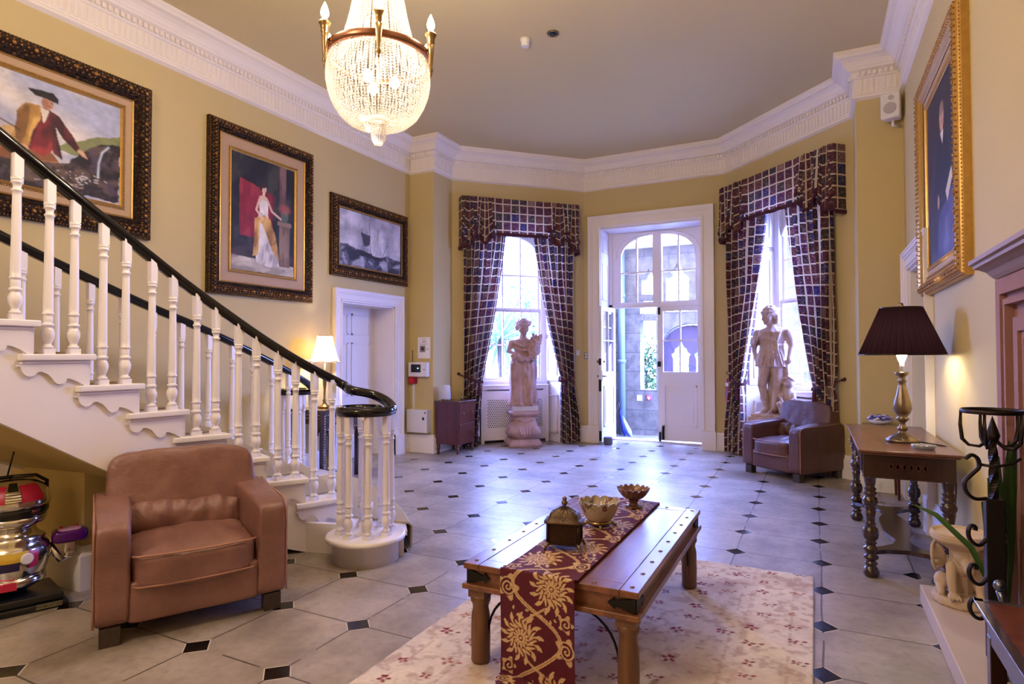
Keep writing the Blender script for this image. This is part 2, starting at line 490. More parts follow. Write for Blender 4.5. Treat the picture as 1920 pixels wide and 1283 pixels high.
def m_stone(name, c1, c2, bw=.9, bh=.35):
    t = NT(name); o = t.obj()
    br = t.node('ShaderNodeTexBrick', Scale=1.0, Mortar__Size=.008); br.inputs['Brick Width'].default_value = bw; br.inputs['Row Height'].default_value = bh
    x, y, z = t.sep(o); cb = t.node('ShaderNodeCombineXYZ', X=t.math('ADD', x, y), Y=z); t.l.new(cb.outputs[0], br.inputs['Vector'])
    br.inputs['Color1'].default_value = c1; br.inputs['Color2'].default_value = c2; br.inputs['Mortar'].default_value = srgb(80, 74, 68)
    n = t.noise(6, 6, o, .7)
    col = t.mix(t.math('MULTIPLY', t.ramp(n, [(.42, (0,0,0,1)), (.62, (1,1,1,1))]), .6), br.outputs[0], srgb(62, 58, 54))
    t.bump(n, .4, .02)
    return t.base(col, .9, 0)
M['porch'] = m_stone('weathered_ashlar', srgb(118, 108, 94), srgb(98, 90, 78))
M['statue'] = None
def m_statue(name, c, c2):
    t = NT(name); o = t.obj(); n = t.noise(5, 5, o, .6); n2 = t.noise(60, 3, o)
    col = t.mix(t.ramp(n, [(.38, (0,0,0,1)), (.66, (1,1,1,1))]), c, c2)
    t.bump(n2, .25, .004)
    return t.base(col, .7, 0)
M['statue'] = m_statue('pink_terracotta_stone', srgb(188, 154, 148), srgb(156, 120, 112))
M['statue2'] = m_statue('pale_weathered_stone', srgb(196, 172, 160), srgb(160, 128, 112))
# ================================================================== ROOM SHELL
ZB, ZC = 3.93, 4.37
PJ, PI_, PH, PG, PF, PE, PD, PC, PB, PA = (.80,-2.6), (.80,6.97), (.40,6.97), (.40,7.45), (-1.1,8.95), (-3.22,8.95), (-4.72,7.45), (-4.72,6.97), (-5.12,6.97), (-5.12,-2.6)

def wall_panel(name, P0, P1, T, ops=(), z1=ZC, ext0=0, ext1=0):
    d = Vector(P1)-Vector(P0); L = d.length
    mb = MB(frame_m((*P0, 0), (*d, 0)))
    cuts = sorted({-ext0, L+ext1, *[q for o in ops for q in o[:2]]})
    for a, b in zip(cuts[:-1], cuts[1:]):
        m = (a+b)/2; zz = [(0, z1)]
        for o in ops:
            if o[0] < m < o[1]:
                nz = []
                for lo, hi in zz:
                    if o[2] > lo: nz.append((lo, o[2]))
                    if o[3] < hi: nz.append((o[3], hi))
                zz = nz
        for lo, hi in zz: mb.box((a, 0, lo), (b, -T, hi))
    o = mb.build(name, M['wall'])
    return tag(o, kind='structure')

FR = frame_m((.40, 7.45, 0), (-1, 1, 0))      # right bay facet, local x from G to F, +y into room
FL = frame_m((-3.22, 8.95, 0), (-1, -1, 0))   # left bay facet
wall_panel('wall_right', PJ, PI_, .4, [(5.62+2.6, 6.66+2.6, 0, 2.14)], ext0=.4, ext1=.0)
wall_panel('wall_pier_right', PI_, PH, .5, ext0=.4)
wall_panel('wall_bay_right', PG, PF, .55, [(.38, 1.74, 0, 3.38)])
wall_panel('wall_bay_centre', PF, PE, .55, [(.35, 1.86, 0, 3.32)])
wall_panel('wall_bay_left', PE, PD, .55, [(.38, 1.74, 0, 3.38)])
wall_panel('wall_pier_left', PC, PB, .5, ext1=.4)
wall_panel('wall_left', PB, PA, .4, [(6.97-6.62, 6.97-5.59, 0, 2.01)], ext1=.4)
wall_panel('wall_back', PA, PJ, .2)

fl = MB(); fl.box((-6.2, -2.9, -.12), (2.4, 9.52, 0)); tag(fl.build('floor', M['floor']), kind='structure')
ce = MB(); ce.prism([PJ, PI_, PH, PG, (-1.1, 8.95), (-3.22, 8.95), PD, PC, PB, PA], 'z', ZC, ZC+.1); tag(ce.build('ceiling', M['ceil']), kind='structure')
roof = MB(); roof.box((-6.0, -3, ZC+.1), (1.6, 9.6, ZC+.2)); tag(roof.build('trim_9', M['ceil']), kind='structure')

PATH = [PJ, PI_, PH, PG, PF, PE, PD, PC, PB, PA]
# cornice
cor = MB()
prof = [(0,3.915),(.018,3.925),(.034,3.935),(.036,3.955),(.022,3.965),(.016,3.972),(.016,4.125),(.03,4.13),(.04,4.142),(.04,4.188),(.06,4.196),(.078,4.206),
        (.082,4.222),(.092,4.232),(.10,4.25),(.118,4.275),(.15,4.298),(.182,4.308),(.188,4.316),(.188,4.334),(.20,4.34),(.20,ZC)]
cor.sweep(prof, PATH, closed=True)
for i in range(len(PATH)):
    a, b = Vector(PATH[i]), Vector(PATH[(i+1) % len(PATH)]); L = (b-a).length
    if i == len(PATH)-1: continue
    cor.M = frame_m((*a, 0), (*(b-a), 0))
    k = 0; s = .03
    lo = -.02 if i in (2, 7) else .04
    while s < L-.02:
        cor.box((s, .036, 4.146), (s+.026, .062, 4.186)); s += .048
    s = .045
    while s < L-.02:
        cor.box((s, .012, 3.988), (s+.028, .025, 4.118)); s += .05
cor.M = Matrix()
tag(cor.build('trim_1', M['cornice']), kind='structure')

# skirting boards
sk_prof = [(.0,.25),(.012,.25),(.016,.235),(.02,.215),(.032,.205),(.036,.195),(.036,0)]
def skirt(name, pts):
    m = MB(); m.sweep(sk_prof, pts)
    tag(m.build(name, M['white']), kind='structure')
skirt('baseboard_right', [(.80, 3.5), (.80, 5.44)])
skirt('baseboard_pier_right', [(.80, 6.84), PI_, PH, PG, (.40-.25, 7.70)])
skirt('baseboard_bay_right', [(-1.1+.26, 8.95-.26), PF, (-1.29, 8.95)])
skirt('baseboard_bay_left', [(-3.16, 8.95), PE, (-3.22-.24, 8.95-.24)])
skirt('baseboard_pier_left', [(-4.72+.2, 7.65), PD, PC, PB, (-5.12, 6.80)])
skirt('baseboard_left', [(-5.12, 5.42), (-5.12, 2.2)])

def architrave(mb, x0, x1, ztop, w, d=.05):
    """door surround round an opening x0..x1 up to ztop in a wall-local frame; projects +y"""
    for a, b, dd in ((0, .14, d*.55), (.14, .2, d*.8), (.2, .62, d*.5), (.62, .74, d*.75), (.74, .9, d), (.9, 1.0, d*1.15)):
        a *= w; b *= w
        mb.box((x0-b, 0, 0), (x0-a, dd, ztop+b)); mb.box((x1+a, 0, 0), (x1+b, dd, ztop+b)); mb.box((x0-a, 0, ztop+a), (x1+a, dd, ztop+b))
    for s, e in ((x0-w*1.06, x0+.0), (x1-.0, x1+w*1.06)): mb.box((s, 0, 0), (e, d*1.3, .27))

# ------------------------------------------------------------------ bay windows
def arch_z(s, c, hw, zs, h): 
    q = max(0, 1-((s-c)/hw)**2); return zs+h*q**.5
def make_window(idx, FM):
    w = empty('window_%d' % idx); tag(w, kind='structure')
    c = 1.06; hw = .48
    # splayed linings
    ln = MB(FM)
    for s in (-1, 1):
        e0, e1 = c+s*.68, c+s*.545
        ln.prism([(e0, 0), (e1, -.50), (e0, -.50)], 'z', 0, 3.38)
    o = ln.build('window_lining', M['white'], w)
    # shutter panels set on the splay
    for s in (-1, 1):
        e0, e1 = Vector((c+s*.68, 0, 0)), Vector((c+s*.545, -.50, 0))
        dv = (e1-e0); n = Vector((dv.y, -dv.x, 0)).normalized()*(1 if s > 0 else -1)
        if n.x*s > 0: n = -n
        R = Matrix((dv.normalized(), n, Vector((0,0,1)))).transposed().to_4x4(); R.translation = e0
        sh = MB(FM @ R); Ls = dv.length
        for z0, z1 in ((.05, .82), (.95, 1.62), (1.68, 2.75), (2.81, 3.33)):
            sh.box((.04, 0, z0), (Ls-.1, .022, z1)) if z0 > .9 else None
            zz = (z0+.09, z1-.09)
            for a, b in (((.10, .0, zz[0]), (.125, .034, zz[1])), ((Ls-.185, 0, zz[0]), (Ls-.16, .034, zz[1])), ((.10, 0, zz[0]), (Ls-.16, .034, zz[0]+.025)), ((.10, 0, zz[1]-.025), (Ls-.16, .034, zz[1]))): sh.box(a, b)
        sh.build('shutter_panel', M['white'], w)
    # head board with arch + sashes
    def panes(zlist, arch=False):
        holes = []; x0 = c-hw+.045; pw = (2*hw-.09-2*.026)/3
        for i in range(3):
            a = x0+i*(pw+.026); b = a+pw
            for z0, z1 in zlist[:-1] if arch else zlist: holes.append([(a, z0), (b, z0), (b, z1), (a, z1)])
            if arch:
                z0 = zlist[-1][0]; top = [(b-(b-a)*k/8, arch_z(b-(b-a)*k/8, c, hw-.03, 2.86, .36)) for k in range(9)]
                holes.append([(a, z0), (b, z0)]+top)
        return holes
    lo = panes([(1.0, 1.50), (1.525, 2.03)])
    curve_plate('sash_frame', [(c-hw, .95), (c+hw, .95), (c+hw, 2.06), (c-hw, 2.06)], lo, .04, M['white'], FM @ Matrix.Translation((0, -.42, 0)), w)
    up = panes([(2.10, 2.60), (2.625, 2.8)], arch=True)
    outer = [(c-.56, 2.06), (c+.56, 2.06), (c+.56, 3.38), (c-.56, 3.38)]
    curve_plate('sash_frame', outer, up, .04, M['white'], FM @ Matrix.Translation((0, -.46, 0)), w)
    g = MB(FM); g.box((c-hw, -.419, .96), (c+hw, -.421, 2.06)); g.box((c-hw, -.459, 2.06), (c+hw, -.461, 3.28)); g.build('glass_pane', M['glass'], w)
    b = MB(FM)
    b.box((c-.56, -.38, .86), (c-hw+.01, -.5, 3.38)); b.box((c+hw-.01, -.38, .86), (c+.56, -.5, 3.38))
    b.box((c-.56, -.32, .87), (c+.56, -.55, .955)); b.box((c-.56, -.5, 0), (c+.56, -.56, .87)); b.box((c-.5, -.40, 2.04), (c+.5, -.47, 2.085))
    b.build('window_frame', M['white'], w)
    # arch trim
    a = MB(FM); pts = [(c+(hw-.02)*math.cos(t), -.43, arch_z(c+(hw-.02)*math.cos(t), c, hw-.01, 2.86, .38)) for t in np.linspace(0, PI, 21)]
    a.tube(pts, .02, 6); a.build('arch_moulding', M['white'], w)
    # radiator cover below the sill
    rc = empty('radiator_cover', FM @ Vector((c, -.26, 0)))
    rc.rotation_euler = FM.to_euler()
    tag(rc, 'white panelled radiator cover with pierced grille below the %s window' % ('left' if idx == 1 else 'right'), 'radiator cover', 'radiator covers under the bay windows')
    holes = []
    for gx0, gx1 in ((-.46, .46),):
        n = 0
        for iz in range(16):
            for ix in range(27):
                x = gx0+.02+ix*.0345+(.017 if iz % 2 else 0); z = .25+iz*.027
                if x > gx1-.02: continue
                holes.append([(x, z-.012), (x+.012, z), (x, z+.012), (x-.012, z)])
    holes.append([(-.46, .80), (.46, .80), (.46, .825), (-.46, .825)])
    curve_plate('front_panel', [(-.55, .05), (.55, .05), (.55, .87), (-.55, .87)], holes, .012, M['white'], None, rc)
    p = MB(); p.box((-.55, -.02, .87), (.55, .03, .895)); p.build('shelf', M['white'], rc, .004)
    for q0, q1 in ((-.55, -.5), (.5, .55)): q = MB(); q.box((q0, -.006, 0), (q1, .01, .87)); q.build('side_post', M['white'], rc)
    rr = MB()
    rr.box((-.48, -.17, .08), (.48, -.1, .78)); 
    for k in range(24): rr.box((-.47+k*.04, -.1, .1), (-.45+k*.04, -.085, .76))
    rr.build('radiator', M['recess_shade'], rc)  # coloured near-black to stand in for the shade behind the grille
make_window(1, FL); make_window(2, FR)

# ------------------------------------------------------------------ entrance door
DM = frame_m((0, 8.95, 0), (-1, 0, 0))    # local x = -world x, +y into the room
d1 = empty('door_1'); tag(d1, kind='structure')
ar = MB(DM); architrave(ar, 1.45, 2.96, 3.32, .185); ar.build('door_surround', M['white'], d1)
rv = MB(DM)
for x in (1.45, 2.96):
    s = 1 if x < 2 else -1
    for z0, z1 in ((.05, .95), (1.0, 2.05), (2.15, 2.85), (2.9, 3.27)):
        x1 = x+s*.012
        for a, b in (((x, -.08, z0+.06), (x1, -.1, z1-.06)), ((x, -.34, z0+.06), (x1, -.36, z1-.06)), ((x, -.08, z0+.06), (x1, -.36, z0+.08)), ((x, -.08, z1-.08), (x1, -.36, z1-.06))): rv.box(a, b)
    rv.box((x, -.02, 0), (x+s*.006, -.44, 3.32))
rv.box((1.45, -.02, 3.32), (2.96, -.5, 3.30)); rv.box((1.45, -.42, 2.10), (2.96, -.54, 2.155))
rv.box((1.45, -.42, 0), (1.50, -.54, 3.32)); rv.box((2.90, -.42, 0), (2.96, -.54, 3.32)); rv.box((1.45,-.4,-.01),(2.96,-.6,.015))
rv.build('door_frame', M['white'], d1)
# fanlight
def fz(x):   # four-centred arch over -2.763..-1.598 (world x) -> local 1.598..2.763
    t = (x-2.18)/.585; return 2.90+.34*max(0, 1-abs(t)**2.6)**.55
def arch_hole(a, b, z0, n=9): return [(a, z0), (b, z0)]+[(b-(b-a)*k/n, fz(b-(b-a)*k/n)) for k in range(n+1)]
holes = []
for a, b in ((1.60, 1.845), (1.868, 2.105), (2.25, 2.495), (2.52, 2.76)):
    holes.append([(a, 2.19), (b, 2.19), (b, 2.645), (a, 2.645)]); holes.append(arch_hole(a, b, 2.668))
curve_plate('fanlight', [(1.45, 2.13), (2.96, 2.13), (2.96, 3.32), (1.45, 3.32)], holes, .045, M['white'], DM @ Matrix.Translation((0, -.47, 0)), d1)
fm = MB(DM); fm.tube([(2.18+.65*math.cos(t), -.44, 2.90+.39*(math.sin(t) if math.sin(t) > 0 else 0)**.8) for t in np.linspace(0, PI, 25)], .014, 6)
fm.box((2.11, -.44, 2.16), (2.245, -.42, 3.25)); fm.build('fanlight_moulding', M['white'], d1)
g = MB(DM); g.box((1.5, -.469, 2.16), (2.9, -.471, 3.26)); g.build('glass_pane', M['glass'], d1)
def leaf(name_obj, Mx, w, label):
    """leaf local: x 0..w, z 0..2.09, thickness around y=0"""
    r = empty(name_obj); r.parent = d1
    zs = (1.09, 1.565, 1.585, 2.03); xm = w/2
    holes = [[(a, z0), (b, z0), (b, z1), (a, z1)] for a, b in ((.08, xm-.011), (xm+.011, w-.08)) for z0, z1 in ((zs[0], zs[1]), (zs[2], zs[3]))]
    curve_plate('leaf_panel', [(0, .03), (w, .03), (w, 2.10), (0, 2.10)], holes, .045, M['white'], Mx, r)
    m = MB(Mx)
    for s in (-1, 1):
        y0, y1 = s*.0225, s*.034
        for z0, z1 in ((.25, .88),):
            m.box((.09, y0, z0), (.11, y1, z1)); m.box((w-.11, y0, z0), (w-.09, y1, z1)); m.box((.09, y0, z0), (w-.09, y1, z0+.02)); m.box((.09, y0, z1-.02), (w-.09, y1, z1))
            m.box((.15, y0, z0+.06), (w-.15, s*.03, z1-.06))
    m.build('raised_panel', M['white'], r)
    gl = MB(Mx); gl.box((.07, -.001, 1.08), (w-.07, .001, 2.04)); gl.build('glass_pane', M['glass'], r)
    return r
LR = DM @ Matrix.Translation((1.50, -.47, 0))
r1 = leaf('door_leaf', LR, .68, None)
h = MB(LR); h.box((.635,.022,.0),(.665,.05,.16)); h.tube([(.60,.05,.05),(.60,.06,.16),(.60,.05,.26)], .02, 8); h.box((.64,.022,1.98),(.67,.045,2.09)); h.box((.63,.02,1.17),(.68,.05,1.25)); h.build('bolt', M['iron'], r1)
ang = math.radians(86)
LL = Matrix.Translation((-2.88, 9.40, 0)) @ Matrix.Rotation(-ang-math.radians(7), 4, 'Z')
r2 = leaf('door_leaf', LL, .62, None)
h = MB(LL); h.tube([(.575,.02,1.03),(.575,.06,1.03),(.47,.065,1.03)], .011, 8); h.tube([(.575,-.02,1.03),(.575,-.06,1.03),(.47,-.065,1.03)], .011, 8)
h.box((.55,.022,.96),(.60,.03,1.12)); h.ball((.575,.05,1.25),.018); h.ball((.575,-.05,1.25),.022)
h.build('door_handle', M['brass'], r2)
h = MB(LL); h.box((.61,-.02,.8),(.625,.02,.98)); h.box((.61,-.02,1.2),(.625,.02,1.3)); h.box((.61,-.02,.05),(.625,.02,.2)); h.build('lock_plate', M['iron'], r2)

# left wall doorway
LW = frame_m((-5.12, 0, 0), (0, -1, 0))    # local x = -y
d2 = empty('door_2'); tag(d2, kind='structure')
ar = MB(LW); architrave(ar, -6.62, -5.59, 2.01, .15); ar.build('door_surround', M['white'], d2)
rv = MB(LW); rv.box((-6.62, 0, 0), (-6.60, -.4, 2.01)); rv.box((-5.61, 0, 0), (-5.59, -.4, 2.01)); rv.box((-6.62, 0, 1.99), (-5.59, -.4, 2.01)); rv.build('door_frame', M['white'], d2)
lf = MB(LW); lf.box((-6.60, -.33, 0), (-5.61, -.37, 2.0))
for a, b, z0, z1 in ((-6.50, -6.14, 1.62, 1.9), (-6.07, -5.71, 1.62, 1.9), (-6.50, -6.14, .82, 1.52), (-6.07, -5.71, .82, 1.52), (-6.50, -6.14, .2, .68), (-6.07, -5.71, .2, .68)):
    lf.box((a, -.33, z0), (a+.02, -.318, z1)); lf.box((b-.02, -.33, z0), (b, -.318, z1)); lf.box((a, -.33, z0), (b, -.318, z0+.02)); lf.box((a, -.33, z1-.02), (b, -.318, z1))
lf.build('door_leaf', M['white'], d2)
# right wall doorway to a passage
RW = frame_m((.80, 0, 0), (0, 1, 0))
d3 = empty('door_3'); tag(d3, kind='structure')
ar = MB(RW); architrave(ar, 5.62, 6.66, 2.14, .17); ar.build('door_surround', M['white'], d3)
rv = MB(RW); rv.box((5.60, 0, 0), (5.62, -.42, 2.14)); rv.box((6.64, 0, 0), (6.67, -.42, 2.14)); rv.box((5.60, 0, 2.12), (6.67, -.42, 2.15)); rv.build('door_frame', M['white'], d3)
ps = MB(); ps.box((1.2, 5.0, 0), (2.3, 5.1, 2.6)); ps.box((1.2, 7.2, 0), (2.3, 7.3, 2.6)); ps.box((2.2, 5.0, 0), (2.3, 7.3, 2.6)); ps.box((1.2, 5.0, 2.6), (2.3, 7.3, 2.7))
tag(ps.build('wall_passage', M['wall']), kind='structure')

# ------------------------------------------------------------------ outside: porch, ground, planting
gd = MB(); gd.box((-9, 9.53, -.18), (5, 24, -.10)); gd.box((.85, 7.5, -.18), (5, 9.53, -.10)); gd.box((-9, 8.0, -.18), (-6.25, 9.53, -.10)); tag(gd.build('floor_porch', M['porch']), kind='structure')
YW = 11.0
def trefoil(cx, zb, w, zs, h):
    L = [(cx-w, zb), (cx+w, zb)]
    def arc(c, r, a0, a1, n=8): return [(c[0]+r*math.cos(math.radians(a0+(a1-a0)*k/n)), c[1]+r*math.sin(math.radians(a0+(a1-a0)*k/n))) for k in range(n+1)]
    L += arc((cx+w*.52, zs), w*.5, -20, 75); L += arc((cx, zs+h*.45), w*.52, -5, 60, 5); L += [(cx, zs+h)]; L += arc((cx, zs+h*.45), w*.52, 120, 185, 5); L += arc((cx-w*.52, zs), w*.5, 105, 200)
    return L
PW = Matrix.Translation((0, YW, 0))
outer = [(-4.0, -.12), (.6, -.12), (.6, 3.3), (-4.0, 3.3)]
holes = [[(-2.84, .72), (-2.55, .72), (-2.55, 1.98), (-2.84, 1.98)], [(-2.84, 2.10), (-2.55, 2.10), (-2.55, 2.35), (-2.84, 2.35)],
         trefoil(-2.68, 2.45, .13, 2.70, .22), trefoil(-2.17, 2.12, .20, 2.68, .30), [(-2.37,2.10),(-1.97,2.10),(-1.97,2.115),(-2.37,2.115)]]
dA = [(-2.50, -.12), (-1.42, -.12), (-1.42, 1.35)]+[(-1.96+.54*math.cos(t), 1.35+.56*math.sin(t)**.9) for t in np.linspace(.1, PI-.1, 14)]+[(-2.50, 1.35)]
o = curve_plate('porch_wall', outer, holes[:4]+[dA], .28, M['porch'], PW)
tag(o, 'grey weathered stone porch wall with trefoil openings beyond the door', 'porch wall')
prf_ = MB(); prf_.box((-4.6, 10.35, 3.3), (.6, 11.4, 3.42)); tag(prf_.build('porch_roof', M['cornice']), 'cream ceiling strip of the porch seen through the fanlight', 'porch roof')
dd = empty('porch_arch_screen', (0, 0, 0), 0, 'dark timber arched screen with pointed opening in the porch wall', 'screen')
og = [(-2.27, -.1), (-2.00, -.1), (-2.00, 1.28), (-1.97, 1.36), (-2.02, 1.40), (-2.03, 1.46), (-2.08, 1.49), (-2.135, 1.60), (-2.19, 1.49), (-2.24, 1.46), (-2.25, 1.40), (-2.30, 1.36), (-2.27, 1.28)]
og2 = [(a+.40, b) for a, b in og]
curve_plate('screen_board', [(p[0]*.99-.02, p[1]*.985) for p in dA], [og, [(min(-1.47,a), b) for a, b in og2]], .08, simple('dark_timber', srgb(70, 56, 74), .7), PW, dd)
pp = MB(); pp.cyl((-3.16, 10.77, -.1), (-3.16, 10.77, 3.4), .065, n=14)
for z in (1.2, 2.4): pp.cyl((-3.16, 10.77, z), (-3.16, 10.77, z+.07), .078, n=14)
tag(pp.build('drainpipe', M['blue_grey']), 'pale blue round drainpipe outside the open door leaf', 'pipe')
sg = MB(); sg.box((-2.90, YW-.14, .52), (-2.81, YW-.155, .62)); tag(sg.build('wall_sign', M['paper']), 'small blank white plate on the porch wall below its window', 'sign')
em = curve_plate('wall_emblem', [(-.04,.045),(.04,.045),(.04,-.01),(0,-.05),(-.04,-.01)], [], .015, simple('emblem_red', srgb(200, 60, 110), .5), Matrix.Translation((-2.68, YW-.15, .575)))
tag(em, 'small red and white shield emblem beside the white plate on the porch wall', 'emblem')
eh = curve_plate('shield_centre', [(-.02,.02),(.02,.02),(.02,-.008),(0,-.03),(-.02,-.008)], [], .006, M['paper'], Matrix.Translation((-2.68, YW-.162, .578))); eh.parent = em
lw = MB(); lw.box((-3.9, 9.55, -.12), (-3.62, YW, 3.12)); tag(lw.build('porch_side_wall', M['porch']), 'weathered stone side wall of the porch left of the entrance', 'porch wall')
for k, (x, a, c) in enumerate(((-3.04, .25, 'deep blue'), (-2.97, .42, 'blue'), (-2.92, .55, 'pale blue'))):
    u = empty('folded_umbrella', (x, 10.55, -.10))
    tag(u, '%s furled umbrella leaning low in the porch, %s of the three' % (c, ['leftmost', 'middle', 'rightmost'][k]), 'umbrella', 'umbrellas in the porch')
    m = MB(); p = Vector((-math.sin(a)*.5, .1, math.cos(a)*.5))
    m.tube([(0,0,.0), p*.5*.4, p*.75, p*.95], [.012, .045, .035, .01], 8); m.build('canopy', simple('umbrella_'+c.replace(' ', '_'), srgb(*[(24,30,110),(60,80,170),(160,180,220)][k]), .7), u)
    m = MB(); m.cyl(p*.95, p*1.25, .007, n=6); m.build('handle', M['dark_wood'], u)

# greenery beyond
def spiky(name, c, r, n, label, cat, h0=.9, ccol=None, zmin=-.2, group='cordylines outside the left window'):
    e = empty(name, c, 0, label, cat, group)
    m = MB()
    for i in range(n):
        a = random.uniform(0, 2*PI); el = random.uniform(zmin, 1.35); L = r*random.uniform(.7, 1.1); w = .02*random.uniform(.7, 1.2)*r/.6
        d = Vector((math.cos(a)*math.cos(el), math.sin(a)*math.cos(el), math.sin(el))); s = d.cross(Vector((0,0,1)))
        if s.length < .05: s = Vector((1,0,0))
        s.normalize(); b = Vector((0,0,h0))
        pts = [b, b+d*L*.5+Vector((0,0,.03)), b+d*L-Vector((0,0,.16*L))]
        ws = [w*.7, w, .002]; vs = []
        for p, ww in zip(pts, ws): vs += [p-s*ww, p+Vector((0,0,-ww*.4)), p+s*ww]
        m.add(vs, [(0,1,4,3),(1,2,5,4),(3,4,7,6),(4,5,8,7)])
    m.build('leaves', ccol or M['leaf'], e, fix=False)
    if h0 > .3:
        t = MB(); t.cyl((0,0,0), (0,0,h0), .06, .045, 10); t.build('trunk', M['dark_leg'], e)
    return e
pale = simple('silver_green_leaf', srgb(110, 150, 120), .5, var=.3)
spiky('cordyline', (-5.15, 9.75, -.1), .85, 170, 'spiky cordyline palm with long narrow leaves, tallest outside the left window', 'plant', 1.75, pale, -.9)
spiky('cordyline', (-4.62, 10.0, -.1), .72, 190, 'low spiky cordyline just outside the left window, right of the tallest', 'plant', 1.0, M['leaf'], -.9)
spiky('cordyline', (-5.85, 9.45, -.1), .78, 170, 'low spiky cordyline outside the left window, farthest left', 'plant', .8, pale, -.8)
def bush(name, c, r, n, label, cat, mat, leaf=.05):
    e = empty(name, c, 0, label, cat); m = MB()
    for i in range(n):
        d = Vector((random.gauss(0,1), random.gauss(0,1), random.gauss(0,1))).normalized(); p = Vector((d.x*r[0], d.y*r[1], d.z*r[2]))*random.uniform(.6, 1.0)+Vector((0,0,r[2]))
        a = Vector((random.gauss(0,1), random.gauss(0,1), random.gauss(0,1))).normalized()*leaf; b = d.cross(a).normalized()*leaf*.45
        m.add([p-a, p+b, p+a, p-b], [(0,1,2,3)])
    m.build('foliage', mat, e, fix=False)
    t = MB(); t.cyl((0,0,0), (0,0,r[2]*1.2), .05, .03, 8); t.build('stem', M['dark_leg'], e)
    return e
bush('climbing_ivy', (-2.95, 11.75, -.1), (.3, .3, .95), 1300, 'green ivy climbing outside the porch window opening', 'plant', M['leaf'])
bush('garden_tree', (-2.1, 15.5, -.1), (1.6, 1, 1.5), 1500, 'pale leafy tree in the garden beyond the porch arch', 'tree', pale, .1)
bush('garden_shrub', (-5.25, 10.9, -.1), (.42, .36, 1.55), 2200, 'fine leaved bush outside the right half of the left window', 'plant', pale, .055)
bush('garden_shrub', (1.3, 9.3, -.1), (.6, .5, .85), 1200, 'rounded green bush outside the right bay window', 'plant', M['leaf'], .06)
cs = empty('conservatory', (0, 0, 0), 0, 'white framed conservatory roof outside the left window', 'conservatory')
m = MB(); bar = lambda a, b, r: m.tube([a, b], r, 4)
for k in range(6): bar((-6.6+k*.55, 11.2+k*.2, 3.0), (-6.2+k*.5, 9.9+k*.25, 4.1), .03)
bar((-7.0, 11.1, 3.0), (-3.6, 12.2, 3.0), .11); bar((-7.0, 11.1, 2.4), (-3.6, 12.2, 2.4), .04)
for k in range(5): bar((-6.9+k*.8, 11.13+k*.26, -.1), (-6.9+k*.8, 11.13+k*.26, 3.0), .05)
m.build('frame', M['white'], cs)
# ================================================================== STAIRCASE
RZ = .17
O = {1: (-2.62, 3.47), 2: (-3.03, 3.34), 3: (-3.14, 3.09), 4: (-3.27, 2.87), 5: (-3.39, 2.66), 6: (-3.48, 2.43), 7: (-3.51, 2.165), 8: (-3.52, 1.90), 9: (-3.52, 1.635), 10: (-3.52, 1.37), 11: (-3.52, 1.105), 12: (-3.52, .84), 13: (-3.52, .575), 14: (-3.52, .31), 15: (-3.52, .045)}
I = {1: (-4.58, 4.72), 2: (-4.5, 4.28), 3: (-4.5, 3.88), 4: (-4.5, 3.45), 5: (-4.5, 2.97), 6: (-4.5, 2.52), 7: (-4.5, 2.10), 8: (-4.5, 1.74), 9: (-4.5, 1.45), 10: (-4.5, 1.18), 11: (-4.5, .92), 12: (-4.5, .66), 13: (-4.5, .40), 14: (-4.5, .14), 15: (-4.5, -.12)}
O = {k: Vector(v) for k, v in O.items()}; I = {k: Vector(v) for k, v in I.items()}
st = empty('staircase', (-3.6, 2.9, 0)); st_inv = Matrix.Translation((3.6, -2.9, 0))
tag(st, 'white painted curving staircase with black handrails and turned balusters', 'staircase')
def SB(): return MB(st_inv)
NS = 14
C1 = Vector((-2.685, 3.175)); C2 = Vector((-4.74, 4.52))
for k in range(2, NS+1):
    o0, o1, i0, i1 = O[k], O[k+1], I[k], I[k+1]
    along = (o0-o1).normalized(); w = (o0-i0).normalized(); wi = w
    z = RZ*k
    # tread (slab with nosing and end return)
    n0 = (Vector((-(o0-i0).y, (o0-i0).x))).normalized()
    if n0.dot(along) < 0: n0 = -n0
    e = .035
    poly = [o0+w*e+n0*.012, o1-along*.07+w*e, i1-along*.07-w*e, i0-w*e+n0*.012]
    m = SB(); m.prism([tuple(p) for p in poly], 'z', z-.034, z)
    poly2 = [o0+w*(e-.018)-n0*.005, o1-along*.06+w*(e-.018), i1-w*(e-.018)-along*.06, i0-w*(e-.018)-n0*.005]
    m.prism([tuple(p) for p in poly2], 'z', z-.052, z-.034)
    m.build('tread', M['white'], st, .006)
    # riser
    m = SB(); a, b = o0-n0*.03, i0-n0*.03; c, d = a-n0*.02, b-n0*.02
    m.prism([tuple(a), tuple(b), tuple(d), tuple(c)], 'z', z-RZ, z-.05); m.build('riser', M['white'], st)
